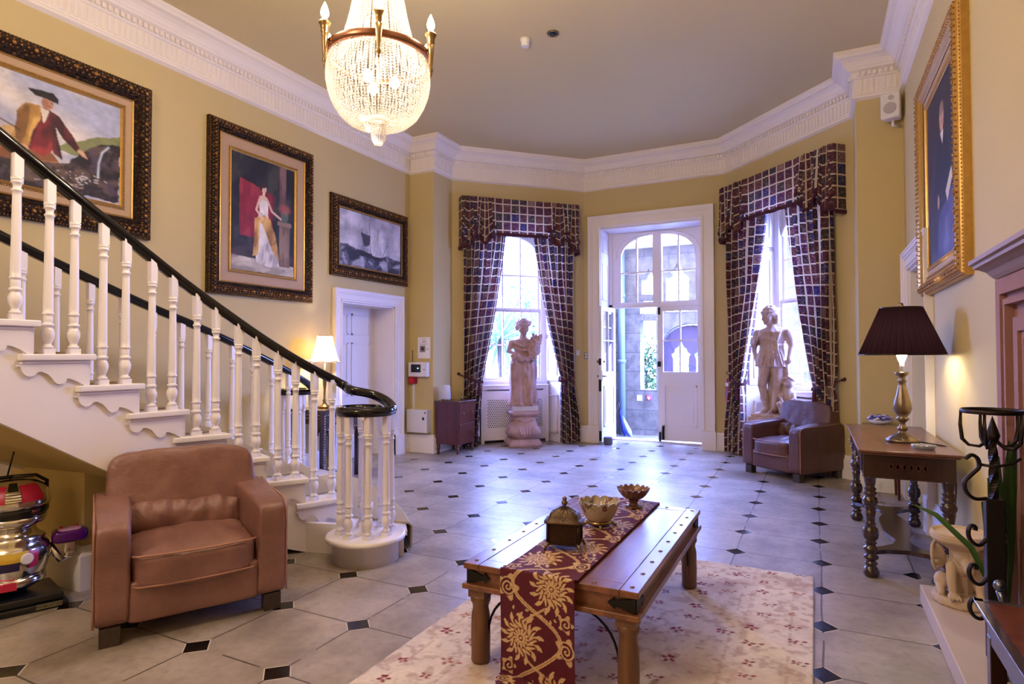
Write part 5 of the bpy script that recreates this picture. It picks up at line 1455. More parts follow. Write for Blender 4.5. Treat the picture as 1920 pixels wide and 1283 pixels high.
# damask runner laid over table, hanging at the near end
def damask():
    W, L = .33, 2.32; c = Canvas(W, L, 330, (84, 6, 36)); gold = (204, 172, 128); X, Y = c.X-W/2, c.Y
    P = .44
    xs = .105*np.sin(2*PI*Y/P); dx = np.abs(X-xs)/np.sqrt(1+(.105*2*PI/P*np.cos(2*PI*Y/P))**2); c.put((dx < .0075).astype(float), gold); c.put((dx < .0022).astype(float), (150, 96, 70), .8)
    dx2 = np.abs(X+xs)/np.sqrt(1+(.105*2*PI/P*np.cos(2*PI*Y/P))**2); c.put((dx2 < .0045).astype(float), gold, .85)
    for k in range(-1, 8):
        for cx, cy, R in ((-.066, k*P+.11, .098), (.066, k*P+.33, .098), (.128, k*P+.09, .045), (-.128, k*P+.31, .045), (.128, k*P+.20, .03), (-.128, k*P+.42, .03)):
            U, V = X-cx, Y-cy; r = np.hypot(U, V*.9); th = np.arctan2(V, U)
            if R > .06:
                pet = r < R*(.78+.22*np.cos(13*th+2*np.sin(r*60))); c.put(pet.astype(float), gold)
                lines = (np.sin(13*th+np.pi+3*np.sin(r*75))*.5+.5 > .86)*(r > .018)*(r < R*.86); c.put(lines.astype(float), (100, 16, 36)); c.put((np.abs(r-R*.36) < .003).astype(float)*(np.sin(13*th) > -.2), (110, 30, 44)); c.put((r < .011).astype(float), (110, 20, 40)); c.put((r < .006).astype(float), gold)
            else:
                sp = np.abs(((r-.006-th/(2*PI)*.017) % .017)-.0085); c.put(((sp < .0032)*(r < R*.85)).astype(float), gold)
                leaf_ = (r < R*(.9+.3*np.cos(5*th)))*(r > R*.75); c.put(leaf_.astype(float), gold, .9)
        for sg in (-1, 1):
            for q in range(5): c.ell(W/2+sg*(.02+.02*q), k*P+.21+.02*math.sin(q*2), .008, .0045, gold, 40*sg+q*30, .3)
    c.grain(.1, 80, brush=False); return c.a
dm = damask(); L_TOP = 1.40
def runner(u, v):
    d = v*2.32                      # 0 = near tip
    w = .33*np.minimum(1, .25+ (np.clip(d, 0, .30)/.30)*.75); x = (u-.5)*w
    flo = .38; hang = .445
    z = np.where(d < flo, .024+.012*np.sin(u*7)*np.clip(1-d/flo, 0, 1), 0)
    y = np.where(d < flo, -.705-.02-(flo-d)*.62, 0)
    a = (d-flo)/hang
    z = np.where((d >= flo)*(d < flo+hang), .024+a*(ZT+.018-.018), z); y = np.where((d >= flo)*(d < flo+hang), -.725+.0*a+.012*np.sin(u*9+a*3)*(1-a), y)
    e = d-flo-hang
    z = np.where(e >= 0, ZT+.006-.0*e, z); y = np.where(e >= 0, -.700+e, y)
    k = e-1.42
    z = np.where(k > 0, ZT+.004-k, z); y = np.where(k > 0, .712, y)
    z = np.where((e >= 0)*(k <= 0), ZT+.007+.0035*(1+np.sin(e*22+u*5))*np.exp(-((u-.5)/.45)**2), z)
    return x-.015, y, z
ro = color_grid('table_runner', dm, runner, M['damask']); ro.location = (-.995, 2.953, .015)
tag(ro, 'maroon and gold damask table runner hanging over the near end of the coffee table', 'table runner')
sd = ro.modifiers.new('s', 'SOLIDIFY'); sd.thickness = .004; sd.offset = 1
sm_ = ro.modifiers.new('sm', 'SMOOTH'); sm_.iterations = 6
TZ = ZT+.015+.015
# casket
ck = empty('trinket_casket', (-1.04, 2.61, TZ), math.radians(12), 'dark bronze footed casket with domed lid and finial, nearest on the runner', 'casket')
m = MB(); m.box((-.075,-.055,.022),(.075,.055,.032)); m.box((-.068,-.048,.032),(.068,.048,.115))
for sx in (-1, 1):
    for sy in (-1, 1): m.cyl((sx*.07, sy*.05, .03), (sx*.07, sy*.05, .118), .007, n=8)
m.build('casket_body', simple('dark_bronze', srgb(58, 40, 32), .35, .6, var=.5, scale=60, bump=.6, bscale=120), ck)
for sx in (-1, 1):
    for sy in (-1, 1):
        m = MB(); m.tube([(sx*.065, sy*.046, .03), (sx*.078, sy*.056, .016), (sx*.082, sy*.060, .004)], [.012, .008, .006], 8); m.ball((sx*.083, sy*.06, .006), .007); m.build('foot', M['pewter'], ck)
m = MB()
def rectlathe(mb, prof, ax, ay, n=40, p=7):
    def f(t, i): c, s_ = abs(math.cos(t)), abs(math.sin(t)); return 1/(((c/ax)**p+(s_/ay)**p)**(1/p))
    mb.lathe(prof, (0,0,0), n, mod=f)
rectlathe(m, [(.9,.115),(1.1,.118),(1.12,.126),(.95,.130),(.85,.145),(.80,.158),(.5,.172),(.25,.180),(.14,.19)], .08, .06)
for k in range(16):
    a = 2*PI*k/16; m.tube([(.075*math.cos(a), .056*math.sin(a), .125), (.05*math.cos(a), .038*math.sin(a), .165), (.012*math.cos(a), .012*math.sin(a), .185)], .004, 6)
m.build('lid', simple('dark_bronze_lid', srgb(86, 68, 52), .35, .7, var=.5, scale=60, bump=.6, bscale=140), ck)
m = MB(); m.lathe([(.012,.185),(.008,.192),(.014,.2),(.016,.208),(.008,.214),(.011,.22),(.010,.228),(.002,.234)], n=12)
m.build('finial', M['pewter'], ck)
# scalloped (monteith) bowl
bw = empty('scalloped_bowl', (-1.01, 3.02, TZ), 0, 'painted china bowl with tall scalloped rim on a gilt foot, middle of the runner', 'bowl')
def china(W=.6, H=.2):
    c = Canvas(W, H, 420, (172, 156, 136)); rs = np.random.RandomState(3)
    for k in range(34):
        x, y = rs.uniform(0, W), rs.uniform(.02, H-.02); col = (110, 58, 52) if k % 2 else (88, 84, 66)
        for q in range(5): c.ell(x+.009*math.cos(q*1.26), y+.009*math.sin(q*1.26), .006, .005, col, 0, .3)
        c.line([(x, y), (x+rs.uniform(-.03,.03), y-.03)], .0022, (86, 78, 56))
    d = np.minimum(c.Y, H-c.Y); c.put((d < .006).astype(float), (90, 50, 40)); return c.a
def bowl_fn(r0, r1, h, z0, lobes=12):
    def f(u, v):
        t = u*2*PI; w = np.clip(v*2, 0, 1); inn = np.clip(v*2-1, 0, 1)
        rim = .018*np.abs(np.cos(t*lobes/2))**.6
        r_ = np.where(v <= .5, r0+(r1-r0)*w**.6, r1-.005-(r1-r0*.6)*inn**1.7)
        z_ = np.where(v <= .5, z0+(h+rim)*w**1.15, z0+(h+rim)*(1-inn**.8)+.006)
        r_ = r_*(1+.03*np.cos(t*lobes)*w*(1-inn))
        return r_*np.cos(t), r_*np.sin(t), z_
    return f
color_grid('bowl_body', china(), bowl_fn(.052, .105, .085, .030), M['chinaware'], bw)
m = MB(); m.lathe([(.055,.012),(.066,.016),(.066,.024),(.055,.034),(.05,.036)], n=24)
for k in range(4): 
    a = k*PI/2+.4; m.tube([(.06*math.cos(a), .06*math.sin(a), .02), (.08*math.cos(a), .08*math.sin(a), .005)], [.009, .006], 8); m.ball((.083*math.cos(a), .083*math.sin(a), .006), .007)
m.build('bowl_foot', M['brass'], bw)
b2 = empty('footed_bowl', (-.955, 3.48, TZ), 0, 'brown footed bowl with wavy rim, farthest on the runner', 'bowl')
def brown(): 
    c = Canvas(.6, .2, 200, (96, 60, 44)); c.cloud((140, 92, 60), 20, .5, .65, 51, .7); return c.a
color_grid('bowl_body', brown(), bowl_fn(.028, .095, .05, .045, 16), M['chinaware'], b2)
m = MB(); m.lathe([(.05,0),(.05,.006),(.03,.012),(.022,.022),(.028,.036),(.032,.048)], n=24); m.build('bowl_foot', simple('brown_glaze', srgb(90, 56, 40), .3), b2)
# ================================================================== SMALL HELPERS
def text_mesh(s, size, mat, Mx, parent=None, name='lettering', depth=.001):
    cu = bpy.data.curves.new(name, 'FONT'); cu.body = s; cu.size = size; cu.extrude = depth; cu.align_x = 'CENTER'; cu.align_y = 'CENTER'
    t = bpy.data.objects.new('tmp', cu); COL.objects.link(t); dg = bpy.context.evaluated_depsgraph_get(); dg.update()
    me = bpy.data.meshes.new_from_object(t.evaluated_get(dg)); bpy.data.objects.remove(t); bpy.data.curves.remove(cu)
    me.transform(Mx @ Matrix.Rotation(PI/2, 4, 'X')); o = bpy.data.objects.new(name, me); COL.objects.link(o); me.materials.clear(); me.materials.append(mat)
    if parent: o.parent = parent
    return o
def point(loc, power, col, r=.03, name='lamp_light'):
    l = bpy.data.lights.new(name, 'POINT'); l.energy = power; l.color = col; l.shadow_soft_size = r; o = bpy.data.objects.new(name, l); COL.objects.link(o); o.location = loc; return o
WARM = (1, .84, .64)

# ================================================================== CHANDELIER
CH = Vector((-2.155, 2.64, 0)); ZR = 3.0
ch = empty('chandelier', (CH.x, CH.y, ZR), 0, 'crystal bead chandelier with gilt ring and candle bulbs hanging from the ceiling', 'chandelier')
m = MB(); m.lathe([(.268,-.016),(.290,-.018),(.300,-.006),(.296,.006),(.300,.014),(.288,.024),(.268,.020),(.262,.0),(.268,-.016)], n=64, cap=False); m.build('gilt_ring', simple('rosy_brass', srgb(150, 104, 78), .3, .9, var=.15), ch)
m = MB(); m.lathe([(.105,.50),(.118,.50),(.122,.515),(.118,.53),(.09,.54),(.105,.50)], n=32, cap=False); m.build('crown_ring', M['brass'], ch)
def bead_strands(mb, prof, n, step, r, ph=0):
    P = [Vector((a, 0, b)) for a, b in prof]; seg = [(q-p).length for p, q in zip(P[:-1], P[1:])]; T = sum(seg); cnt = max(1, int(T/step))
    pos = []
    for k in range(cnt+1):
        d = T*k/cnt; i = 0
        while i < len(seg)-1 and d > seg[i]: d -= seg[i]; i += 1
        pos.append(P[i].lerp(P[i+1], min(1, d/seg[i])))
    for s in range(n):
        a = 2*PI*s/n+ph; c_, s_ = math.cos(a), math.sin(a); w = 1+.05*math.cos(6*a)
        for p in pos:
            x, y, z = p.x*c_, p.x*s_, p.z
            mb.add([(x+r,y,z),(x,y+r,z),(x-r,y,z),(x,y-r,z),(x,y,z+r),(x,y,z-r)], [(0,1,4),(1,2,4),(2,3,4),(3,0,4),(1,0,5),(2,1,5),(3,2,5),(0,3,5)])
bag = [(.272,-.02),(.280,-.07),(.282,-.13),(.272,-.19),(.250,-.25),(.215,-.31),(.165,-.355),(.11,-.375),(.07,-.365),(.045,-.345)]
bag = [(a, b*1.0) for a, b in bag]
m = MB(); bead_strands(m, bag, 84, .0125, .0064); bead_strands(m, [(a*.93, b*.96) for a, b in bag], 48, .016, .006, .03)
o = m.build('crystal_strands', M['crystal'], ch, fix=False); o['kind'] = 'stuff'; o['label'] = 'basket of fine crystal bead strands below the ring'
m = MB(); bead_strands(m, [(.215,.0),(.19,.10),(.155,.24),(.125,.40),(.112,.51)], 60, .0125, .0062); bead_strands(m, [(.19,.0),(.13,.24),(.10,.50)], 30, .016, .006)
bead_strands(m, [(.27,.0),(.245,-.01),(.215,.0)], 60, .0125, .0055)
o = m.build('crystal_strands', M['crystal'], ch, fix=False); o['kind'] = 'stuff'; o['label'] = 'tent of crystal bead strands above the ring'
m = MB(); bead_strands(m, [(.040,-.345),(.042,-.40),(.036,-.45),(.02,-.475),(.002,-.485)], 18, .011, .0062); bead_strands(m, [(.047,-.345),(.047,-.335)], 30, .01, .006); m.build('crystal_pendant', M['crystal'], ch, fix=False)
m = MB(); m.cyl((0,0,.53), (0,0,1.34), .008, n=8)
for k in range(18): m.ball((0,0,.56+k*.042), (.016,.016,.02), 8, 5)
m.lathe([(.07,1.37),(.07,1.35),(.03,1.32),(.012,1.30)], n=20); m.build('chain', M['brass'], ch)
m = MB(); m.cyl((0,0,-.34), (0,0,.5), .006, n=8); m.build('stem', M['brass'], ch)
a0 = math.atan2(-.775, .632)
for k in range(6):
    a = a0+k*PI/3; R = Matrix.Rotation(a, 4, 'Z')
    m = MB(R @ Matrix.Translation((.318, 0, 0)))
    m.lathe([(.002,-.145),(.008,-.135),(.006,-.125),(.012,-.115),(.014,-.105),(.009,-.095),(.012,-.06),(.016,-.01),(.019,.03),(.015,.035),(.022,.042),(.02,.05),(.024,.075),(.032,.085),(.032,.092),(.012,.096)], n=14)
    m.M = R; m.cyl((.285,0,.0), (.318,0,.0), .010, n=8); arm = m.build('candle_arm', M['brass'], ch)
    m = MB(R @ Matrix.Translation((.318, 0, 0))); m.lathe([(.013,.094),(.013,.118)], n=12); m.build('candle_sleeve', M['white_plastic'], arm)
    m = MB(R @ Matrix.Translation((.318, 0, 0))); m.lathe([(.012,.118),(.02,.13),(.021,.145),(.015,.168),(.006,.19),(.001,.2)], n=14); m.build('bulb', M['bulb'], arm)
    p = R @ Vector((.36, 0, .16)); point((CH.x+p.x, CH.y+p.y, ZR+p.z), CHP, WARM, .02, 'candle_light')
for k in range(3):
    a = .5+k*2.094; p = (.09*math.cos(a), .09*math.sin(a), -.13); m = MB(); m.lathe([(.012,-.03),(.024,-.01),(.022,.02),(.01,.035)], p, 12); m.build('bulb', M['bulb'], ch); point((CH.x+p[0]*.4, CH.y+p[1]*.4, ZR-.20+.06*k), CHB, WARM, .05, 'candle_light')

# ================================================================== LEFT SIDE: MOORISH TABLE + LAMP
mt = empty('inlaid_table', (-4.86, 5.09, 0), 0, 'dark carved wooden table with mother-of-pearl inlay against the left wall', 'table')
inl = simple('pearl_inlay', srgb(206, 200, 205), .25)
m = MB(); m.box((-.24,-.31,.74),(.24,.31,.77)); m.build('table_top', M['dark_wood'], mt, .003)
for sx in (-1, 1):
    for sy in (-1, 1): m = MB(); m.box((sx*.2-.025, sy*.27-.025, 0), (sx*.2+.025, sy*.27+.025, .74)); m.build('leg', M['dark_wood'], mt)
def arched(w): return [(-w,.58),(-w,.70+.04),(w,.74),(w,.58),(w-.03,.52)]+[((w-.03)*math.cos(t), .46+.16*math.sin(t)**.8) for t in np.linspace(.15, PI-.15, 9)]+[(-w+.03,.52)]
curve_plate('arched_apron', arched(.175), [], .018, M['dark_wood'], Matrix.Translation((0,-.285,0)), mt)
curve_plate('arched_apron', arched(.245), [], .018, M['dark_wood'], Matrix.Translation((.215,0,0)) @ Matrix.Rotation(PI/2, 4, 'Z'), mt)
m = MB()
for z in (.715, .56):
    for k in range(18): m.ball((.227, -.25+k*.0295, z), (.003,.006,.006), 6, 4)
for y in (-.27, .27):
    for k in range(26): m.ball((.227, y, .03+k*.027), (.003,.007,.009), 6, 4)
for cy in (-.14, 0, .14):
    for k in range(8): a = k*PI/4; m.ball((.228, cy+.028*math.cos(a), .655+.028*math.sin(a)), (.003,.007,.007), 6, 4)
    m.ball((.228, cy, .655), (.003,.012,.012), 8, 4)
for k in range(14): m.ball((-.16+k*.025, -.297, .715), (.006,.003,.006), 6, 4); m.ball((-.16+k*.025, -.297, .68), (.006,.003,.006), 6, 4)
m.build('pearl_inlay', inl, mt)
lt = empty('table_lamp', (-4.88, 5.07, .77), 0, 'lit table lamp with cream scalloped bell shade on the inlaid table', 'table lamp')
m = MB(); m.lathe([(.07,0),(.075,.01),(.06,.02),(.03,.035),(.018,.06),(.024,.08),(.014,.10),(.013,.2),(.02,.25),(.024,.30),(.014,.36),(.02,.385),(.012,.40),(.010,.50)], n=20); m.build('lamp_base', M['brass'], lt)
def shade_fn(u, v):
    t = 2*PI*u; r = .082+(.158-.082)*(v**1.9)+.006*math.sin(PI*v); r *= 1+.05*abs(math.cos(3*t))*1.0-.02; z = .80-.30*v+.012*abs(math.cos(3*t))*(v > .97)
    return (r*math.cos(t), r*math.sin(t), z)
m = MB(); m.grid(shade_fn, 72, 20, closed_u=True); m.build('lamp_shade', M['cream_shade'], lt, fix=False)
m = MB()
for k in range(6):
    t = k*PI/3+PI/6; m.tube([Vector(shade_fn(t/(2*PI), v))*1.0+Vector((.002*math.cos(t), .002*math.sin(t), 0)) for v in np.linspace(0, 1, 9)], .0025, 5)
m.tube([shade_fn(k/36, 0) for k in range(36)], .004, 5, closed=True); m.tube([shade_fn(k/72, 1) for k in range(72)], .004, 5, closed=True); m.build('shade_trim', simple('brown_trim', srgb(120, 74, 54), .7), lt)
point((-4.88, 5.07, .77+.62), 14, WARM, .04)

# ================================================================== CHEST OF DRAWERS AND ITEMS
cd = empty('chest_of_drawers', (-4.51, 7.215, 0), 0, 'small mahogany chest of drawers on turned feet beside the left curtain', 'chest of drawers')
m = MB(); m.box((-.185,-.225,.13),(.185,.225,.70)); m.build('body', M['red_wood'], cd, .004)
m = MB(); m.box((-.20,-.24,.70),(.205,.24,.722)); m.build('top', M['red_wood'], cd, .005)
for z0, z1 in ((.15,.41),(.425,.68)):
    m = MB(); m.box((.185,-.20,z0),(.193,.20,z1)); dr = m.build('drawer', M['red_wood'], cd, .002)
    for y in (-.12, .12): m = MB(); m.ball((.205, y, (z0+z1)/2), (.012,.012,.012), 10, 6); m.build('knob', M['brass'], dr)
for sx in (-1, 1):
    for sy in (-1, 1): m = MB(); m.lathe([(.012,0),(.018,.02),(.014,.035),(.024,.06),(.022,.08),(.014,.09),(.026,.105),(.026,.13)], (sx*.155, sy*.195, 0), 14); m.build('leg', M['red_wood'], cd)
wl = empty('frosted_lamp', (-4.58, 7.08, .722), 0, 'white frosted glass lamp with metal base on the chest of drawers', 'lamp')
m = MB(); m.lathe([(.062,.022),(.068,.03),(.062,.12),(.056,.20),(.05,.215),(.0,.218)], n=28); m.build('glass_shade', M['white_shade'], wl)
m = MB(); m.lathe([(.062,0),(.064,.01),(.062,.024)], n=28); m.build('base', M['pewter'], wl)
sv = empty('condiment_jar', (-4.42, 7.24, .722), 0, 'small dark cruet jars beside the white lamp on the chest', 'jar')
m = MB(); m.lathe([(.014,0),(.018,.02),(.014,.05),(.006,.06),(.006,.08),(.010,.09),(.002,.10)], n=12); m.build('jar_body', M['pewter'], sv)
tag(sv, 'tiny silver cruet jar right of the white lamp on the chest')

# wall items on the left pier (face y = 6.97)
def wall_box(name, x0, x1, z0, z1, d, mat, label, cat, y=6.97, bev=.004):
    e = empty(name, ((x0+x1)/2, y, (z0+z1)/2), 0, label, cat); m = MB(); w, h = (x1-x0)/2, (z1-z0)/2; m.box((-w, -d, -h), (w, 0, h)); m.build('housing', mat, e, bev); return e, w, h
e, w, h = wall_box('alarm_control_panel', -5.085, -4.775, 1.055, 1.255, .08, M['white_plastic'], 'grey white alarm control panel with black screen on the left pier', 'control panel')
m = MB(); m.box((-w+.05, -.084, -h+.06), (w-.10, -.078, h-.03)); m.build('screen', M['black_plastic'], e); m = MB(); m.cyl((w-.04,-.09,.0),(w-.04,-.08,.0),.008); m.build('key_lock', M['pewter'], e)
m = MB(); m.box((.0,-.0855,.01),(.02,-.084,.022)); m.build('indicator', m_emit('screen_light', (.6,1,.7,1), 2), e); m = MB(); m.cyl((-w+.03,-.02,h),(-w+.028,-.02,h+.17),.004); m.build('aerial', M['black_plastic'], e)
e, w, h = wall_box('alarm_sounder', -5.09, -4.985, .955, 1.05, .07, M['red_paint'], 'red alarm sounder directly below the control panel', 'alarm')
m = MB(); m.cyl((.0,-.076,.0),(.0,-.07,.0),.03,n=16); m.build('sounder_grille', M['red_plastic'], e)
m = MB(); m.box((-5.055,6.95,.60),(-5.025,6.97,.955)); tag(m.build('cable_trunking', M['white_plastic']), 'white vertical cable trunking between red sounder and white box', 'trunking')
e, w, h = wall_box('junction_cabinet', -5.09, -4.75, .285, .60, .11, M['white_plastic'], 'white metal electrical box low on the left pier above the skirting', 'cabinet')
m = MB(); m.box((w-.075,-.114,h-.14),(w-.045,-.11,h-.10)); m.build('lock', M['black_plastic'], e); m = MB(); m.box((w-.04,-.113,h-.05),(w-.02,-.11,h-.03)); m.build('keyhole', M['ink'], e)
e = empty('paper_notice', (-4.87, 6.967, 1.455), 0, 'white paper notice with a dark photo, taped above the control panel', 'notice')
m = MB(); m.box((-.105,-.002,-.148),(.105,0,.148)); m.build('sheet', M['paper'], e)
m = MB(); m.box((-.07,-.004,-.06),(.02,-.002,.03)); m.build('photo_print', simple('grey_print', srgb(140,134,140), .8), e); m = MB(); m.box((-.05,-.005,-.035),(.0,-.003,.01)); m.build('photo_centre', simple('dark_red_print', srgb(70,30,40), .8), e)
m = MB(); rn = random.Random(2)
for z, a, b in ((.115,-.03,.03),(.085,-.03,.045),(.078,-.02,.02),(.05,-.06,.05),(-.015,.03,.085),(-.03,.03,.07)):
    x = a
    while x < b: L = rn.uniform(.006,.016); m.box((x,-.004,z),(min(b,x+L),-.002,z+.005)); x += L+.004
m.build('printed_lines', M['ink'], e)
# switches beside the door, extinguisher, stop
e = empty('light_switch', (-3.19, 8.95, 1.34), 0, 'grey metal double light switch left of the entrance door frame', 'switch')
m = MB(); m.box((-.042,-.01,-.052),(.042,0,.052)); m.build('plate', simple('brushed_plate', srgb(150,150,150), .3, .6), e, .003)
for z in (-.02,.025): m = MB(); m.box((-.018,-.016,z-.012),(.018,-.01,z+.012)); m.build('rocker', M['white_plastic'], e)
MS = FL @ Matrix.Translation((.12, 0, 1.385)); e = empty('wall_thermostat', MS.translation, math.atan2(-1, -1), 'small white plate on the bay wall left of the metal switch', 'switch'); m = MB(); m.box((-.03,0,-.04),(.03,.012,.04)); m.build('plate', M['white_plastic'], e, .003)
MX = FR @ Matrix.Translation((2.121-.135, .07, .68)); e = empty('fire_extinguisher', MX.translation, FR.to_euler().z, 'red fire extinguisher hung on the wall right of the entrance door', 'fire extinguisher')
m = MB(); m.lathe([(.0,0),(.048,.0),(.055,.012),(.055,.30),(.045,.335),(.02,.355),(.018,.38)], n=24); m.build('cylinder', M['red_paint'], e)
m = MB(); m.lathe([(.0562,.09),(.0562,.19)], n=24, cap=False); m.build('label_band', simple('purple_label', srgb(150,70,130), .5), e); m = MB(); m.lathe([(.0566,.24),(.0566,.285)], n=24, cap=False); m.build('label_band', M['paper'], e)
m = MB(); m.box((-.012,-.012,.375),(.012,.012,.41)); m.tube([(0,.0,.41),(.05,.0,.43),(.075,0,.41)], .007, 6); m.tube([(0,0,.40),(.06,0,.395)], .006, 6); m.build('valve_handle', M['black_plastic'], e)
m = MB(); m.tube([(-.01,0,.395),(-.05,.0,.36),(-.066,.0,.25),(-.064,.0,.10)], .008, 8); m.build('hose', M['black_plastic'], e)
m = MB(); m.box((-.02,-.07,.2),(.02,-.052,.3)); m.build('bracket', M['black_plastic'], e)
e = empty('door_weight', (-2.80, 8.80, 0), .1, 'grey block door stop on the floor by the open leaf', 'door stop'); m = MB(); m.lathe([(.06,0),(.068,.02),(.068,.10),(.06,.115)], n=20); m.build('block', simple('grey_block', srgb(96,98,112), .8, bump=.4), e)
# ceiling detectors and loudspeaker
e = empty('smoke_detector', (-2.435, 5.142, ZC), 0, 'white cylindrical smoke detector on the ceiling, left of the spotlight', 'smoke detector'); m = MB(); m.lathe([(.05,0),(.05,-.02),(.042,-.03),(.04,-.07),(.03,-.078)], n=24); m.build('body', M['white_plastic'], e)
e = empty('ceiling_spotlight', (-2.158, 5.165, ZC), 0, 'round metal recessed spotlight on the ceiling, right of the smoke detector', 'spotlight'); m = MB(); m.lathe([(.058,0),(.056,-.012),(.042,-.014),(.040,-.004)], n=24); m.build('rim', M['pewter'], e); m = MB(); m.lathe([(.038,-.003),(.03,-.006),(.0,-.01)], n=20); m.ball((.012,0,-.012),.012); m.build('lamp_glass', M['black_plastic'], e)
e = empty('wall_speaker', (.70, 6.86, 3.76), math.radians(-18), 'white bracket loudspeaker high in the right corner below the cornice', 'speaker')
m = MB(); m.prism([(-.075,.06),(-.085,-.08),(.085,-.08),(.075,.06)], 'z', -.125, .125); m.build('cabinet', M['white_plastic'], e, .02, 4)
m = MB(); m.cyl((0,-.081,-.03),(0,-.089,-.03),.055,n=24); m.cyl((.01,-.081,.07),(.01,-.088,.07),.024,n=20); m.build('driver_grille', simple('grey_grille', srgb(176,168,172), .6), e)
m = MB(); m.tube([(0,.02,-.12),(0,.03,-.17),(.04,.09,-.17)], .014, 8); m.build('bracket', M['white_plastic'], e)

# ================================================================== RIGHT SIDE TABLE, LAMP, ASHTRAY
st2 = empty('side_table', (.49, 4.99, 0), 0, 'dark turned-leg oak side table with scrolled stretcher against the right wall', 'side table')
TX, TY, TH = .262, .775, .775
m = MB(); m.box((-TX,-TY,TH-.016),(TX,TY,TH)); m.box((-TX+.012,-TY+.012,TH-.028),(TX-.012,TY-.012,TH-.016)); m.build('table_top', M['top_wood'], st2, .005)
m = MB(); ax, ay = TX-.035, TY-.045
m.box((-ax,-ay,TH-.16),(ax,-ay+.02,TH-.028)); m.box((-ax,ay-.02,TH-.16),(ax,ay,TH-.028)); m.box((-ax,-ay,TH-.16),(-ax+.02,ay,TH-.028)); m.box((ax-.02,-ay,TH-.16),(ax,ay,TH-.028)); m.box((-ax-.006,-ay-.006,TH-.17),(ax+.006,ay+.006,TH-.158)); m.build('apron', M['dark_wood'], st2, .002)
for k in (-1, 1):
    m = MB(); m.box((-ax-.012, min(0,k)*.66+.02*(k<0)*0+.02, TH-.145), (-ax, max(0,k)*.66-.02, TH-.045)); d_ = m.build('drawer', M['dark_wood'], st2, .003)
    for y in (.22, .46): m = MB(); m.ball((-ax-.02, k*y, TH-.095), (.012,.012,.012), 8, 6); m.tube([(-ax-.02,k*y-.025,TH-.10),(-ax-.025,k*y,TH-.125),(-ax-.02,k*y+.025,TH-.10)], .004, 5); m.build('drawer_pull', M['brass'], d_)
m = MB()
for k in range(6): m.box((-.10+k*.034,-ay-.004,TH-.105),(-.10+k*.034+.024,-ay,TH-.085)); m.box((-.10+k*.034+.006,-ay-.004,TH-.112),(-.10+k*.034+.018,-ay,TH-.078))
m.build('carved_inlay', M['red_wood'], st2)
LP = [(.034,0),(.044,.015),(.046,.035),(.034,.06),(.024,.068),(.036,.078),(.036,.086),(.024,.094),(.026,.10),(.042,.115),(.042,.125),(.028,.135),(.028,.15),(.044,.165),(.044,.175),(.03,.185),(.024,.20),(.034,.205),(.024,.215),(.040,.235),(.046,.265),(.040,.295),(.024,.312),(.034,.32),(.024,.33),(.026,.36),(.032,.40),(.026,.405),(.036,.415),(.026,.425),(.040,.44),(.044,.46),(.036,.48),(.024,.49),(.036,.50),(.038,.512),(.026,.522),(.036,.532),(.024,.545),(.030,.57),(.034,.60),(.044,.61)]
for sx in (-1, 1):
    for sy in (-1, 1):
        m = MB(); m.lathe(LP, (sx*(ax-.03), sy*(ay-.03), 0), 20); m.box((sx*(ax-.03)-.034, sy*(ay-.03)-.034, .605), (sx*(ax-.03)+.034, sy*(ay-.03)+.034, TH-.028)); m.build('leg', M['dark_wood'], st2)
lx, ly = ax-.03, ay-.03
out = []
def mirror(q): 
    a = q+[(-x, y) for x, y in reversed(q)]; return a
half = [(.05,-ly+.26),(.10,-ly+.16),(lx+.01,-ly+.05),(lx+.03,-ly-.0),(lx-.03,-ly-.02),(.12,-ly+.07),(.0,-ly+.12)]
outl = [(lx+.02,-ly-.01),(lx+.03,-ly+.04),(.13,-ly+.13),(.06,-ly+.22),(.035,-ly+.32),(.06,-ly+.42),(.085,-.18),(.09,0),(.085,.18),(.06,ly-.42),(.035,ly-.32),(.06,ly-.22),(.13,ly-.13),(lx+.03,ly-.04),(lx+.02,ly+.01),(lx-.03,ly+.0),(.10,ly-.07),(0,ly-.10)]
outl = outl+[(-x, y) for x, y in reversed(outl[:-1])]+[(-.10,-ly+.07),(0,-ly+.10),(.10,-ly+.07),(lx-.03,-ly)]
def cm(pts, n=3):
    P = [Vector((a, b, 0)) for a, b in pts]; return pts
mm = Matrix.Rotation(-PI/2, 4, 'X'); mm.translation = Vector((0, 0, .142))
curve_plate('stretcher', outl, [], .026, M['dark_wood'], mm, st2)

tl = empty('table_lamp', (.515, 4.73, TH), 0, 'tall antiqued brass lamp with black pleated shade on the side table', 'table lamp')
m = MB(); m.lathe([(.096,0),(.10,.008),(.098,.018),(.085,.022),(.08,.032),(.055,.045),(.03,.058),(.02,.07),(.03,.082),(.032,.092),(.02,.102),(.016,.125),(.03,.14),(.038,.15),(.036,.158),(.026,.164),(.045,.19),(.055,.22),(.05,.26),(.032,.32),(.022,.37),(.018,.39),(.026,.397),(.026,.405),(.018,.412),(.020,.43),(.04,.445),(.044,.455),(.03,.462),(.012,.466)], n=48, mod=lambda t, i: 1+(.06*math.cos(14*t) if 19 <= i <= 25 else 0)); m.build('lamp_base', M['pewter'], tl)
m = MB(); m.lathe([(.014,.462),(.014,.53)], n=14); m.build('candle_tube', M['white_plastic'], tl)
def sh2(u, v):
    t = 2*PI*u; q = (.5+.5*math.cos(36*t))**.7; r = .125+(.252-.125)*v; r *= 1-.055*q; return (r*math.cos(t), r*math.sin(t), .885-.31*v)
m = MB(); m.grid(sh2, 432, 6, closed_u=True); m.build('lamp_shade', M['black_shade'], tl, fix=False)
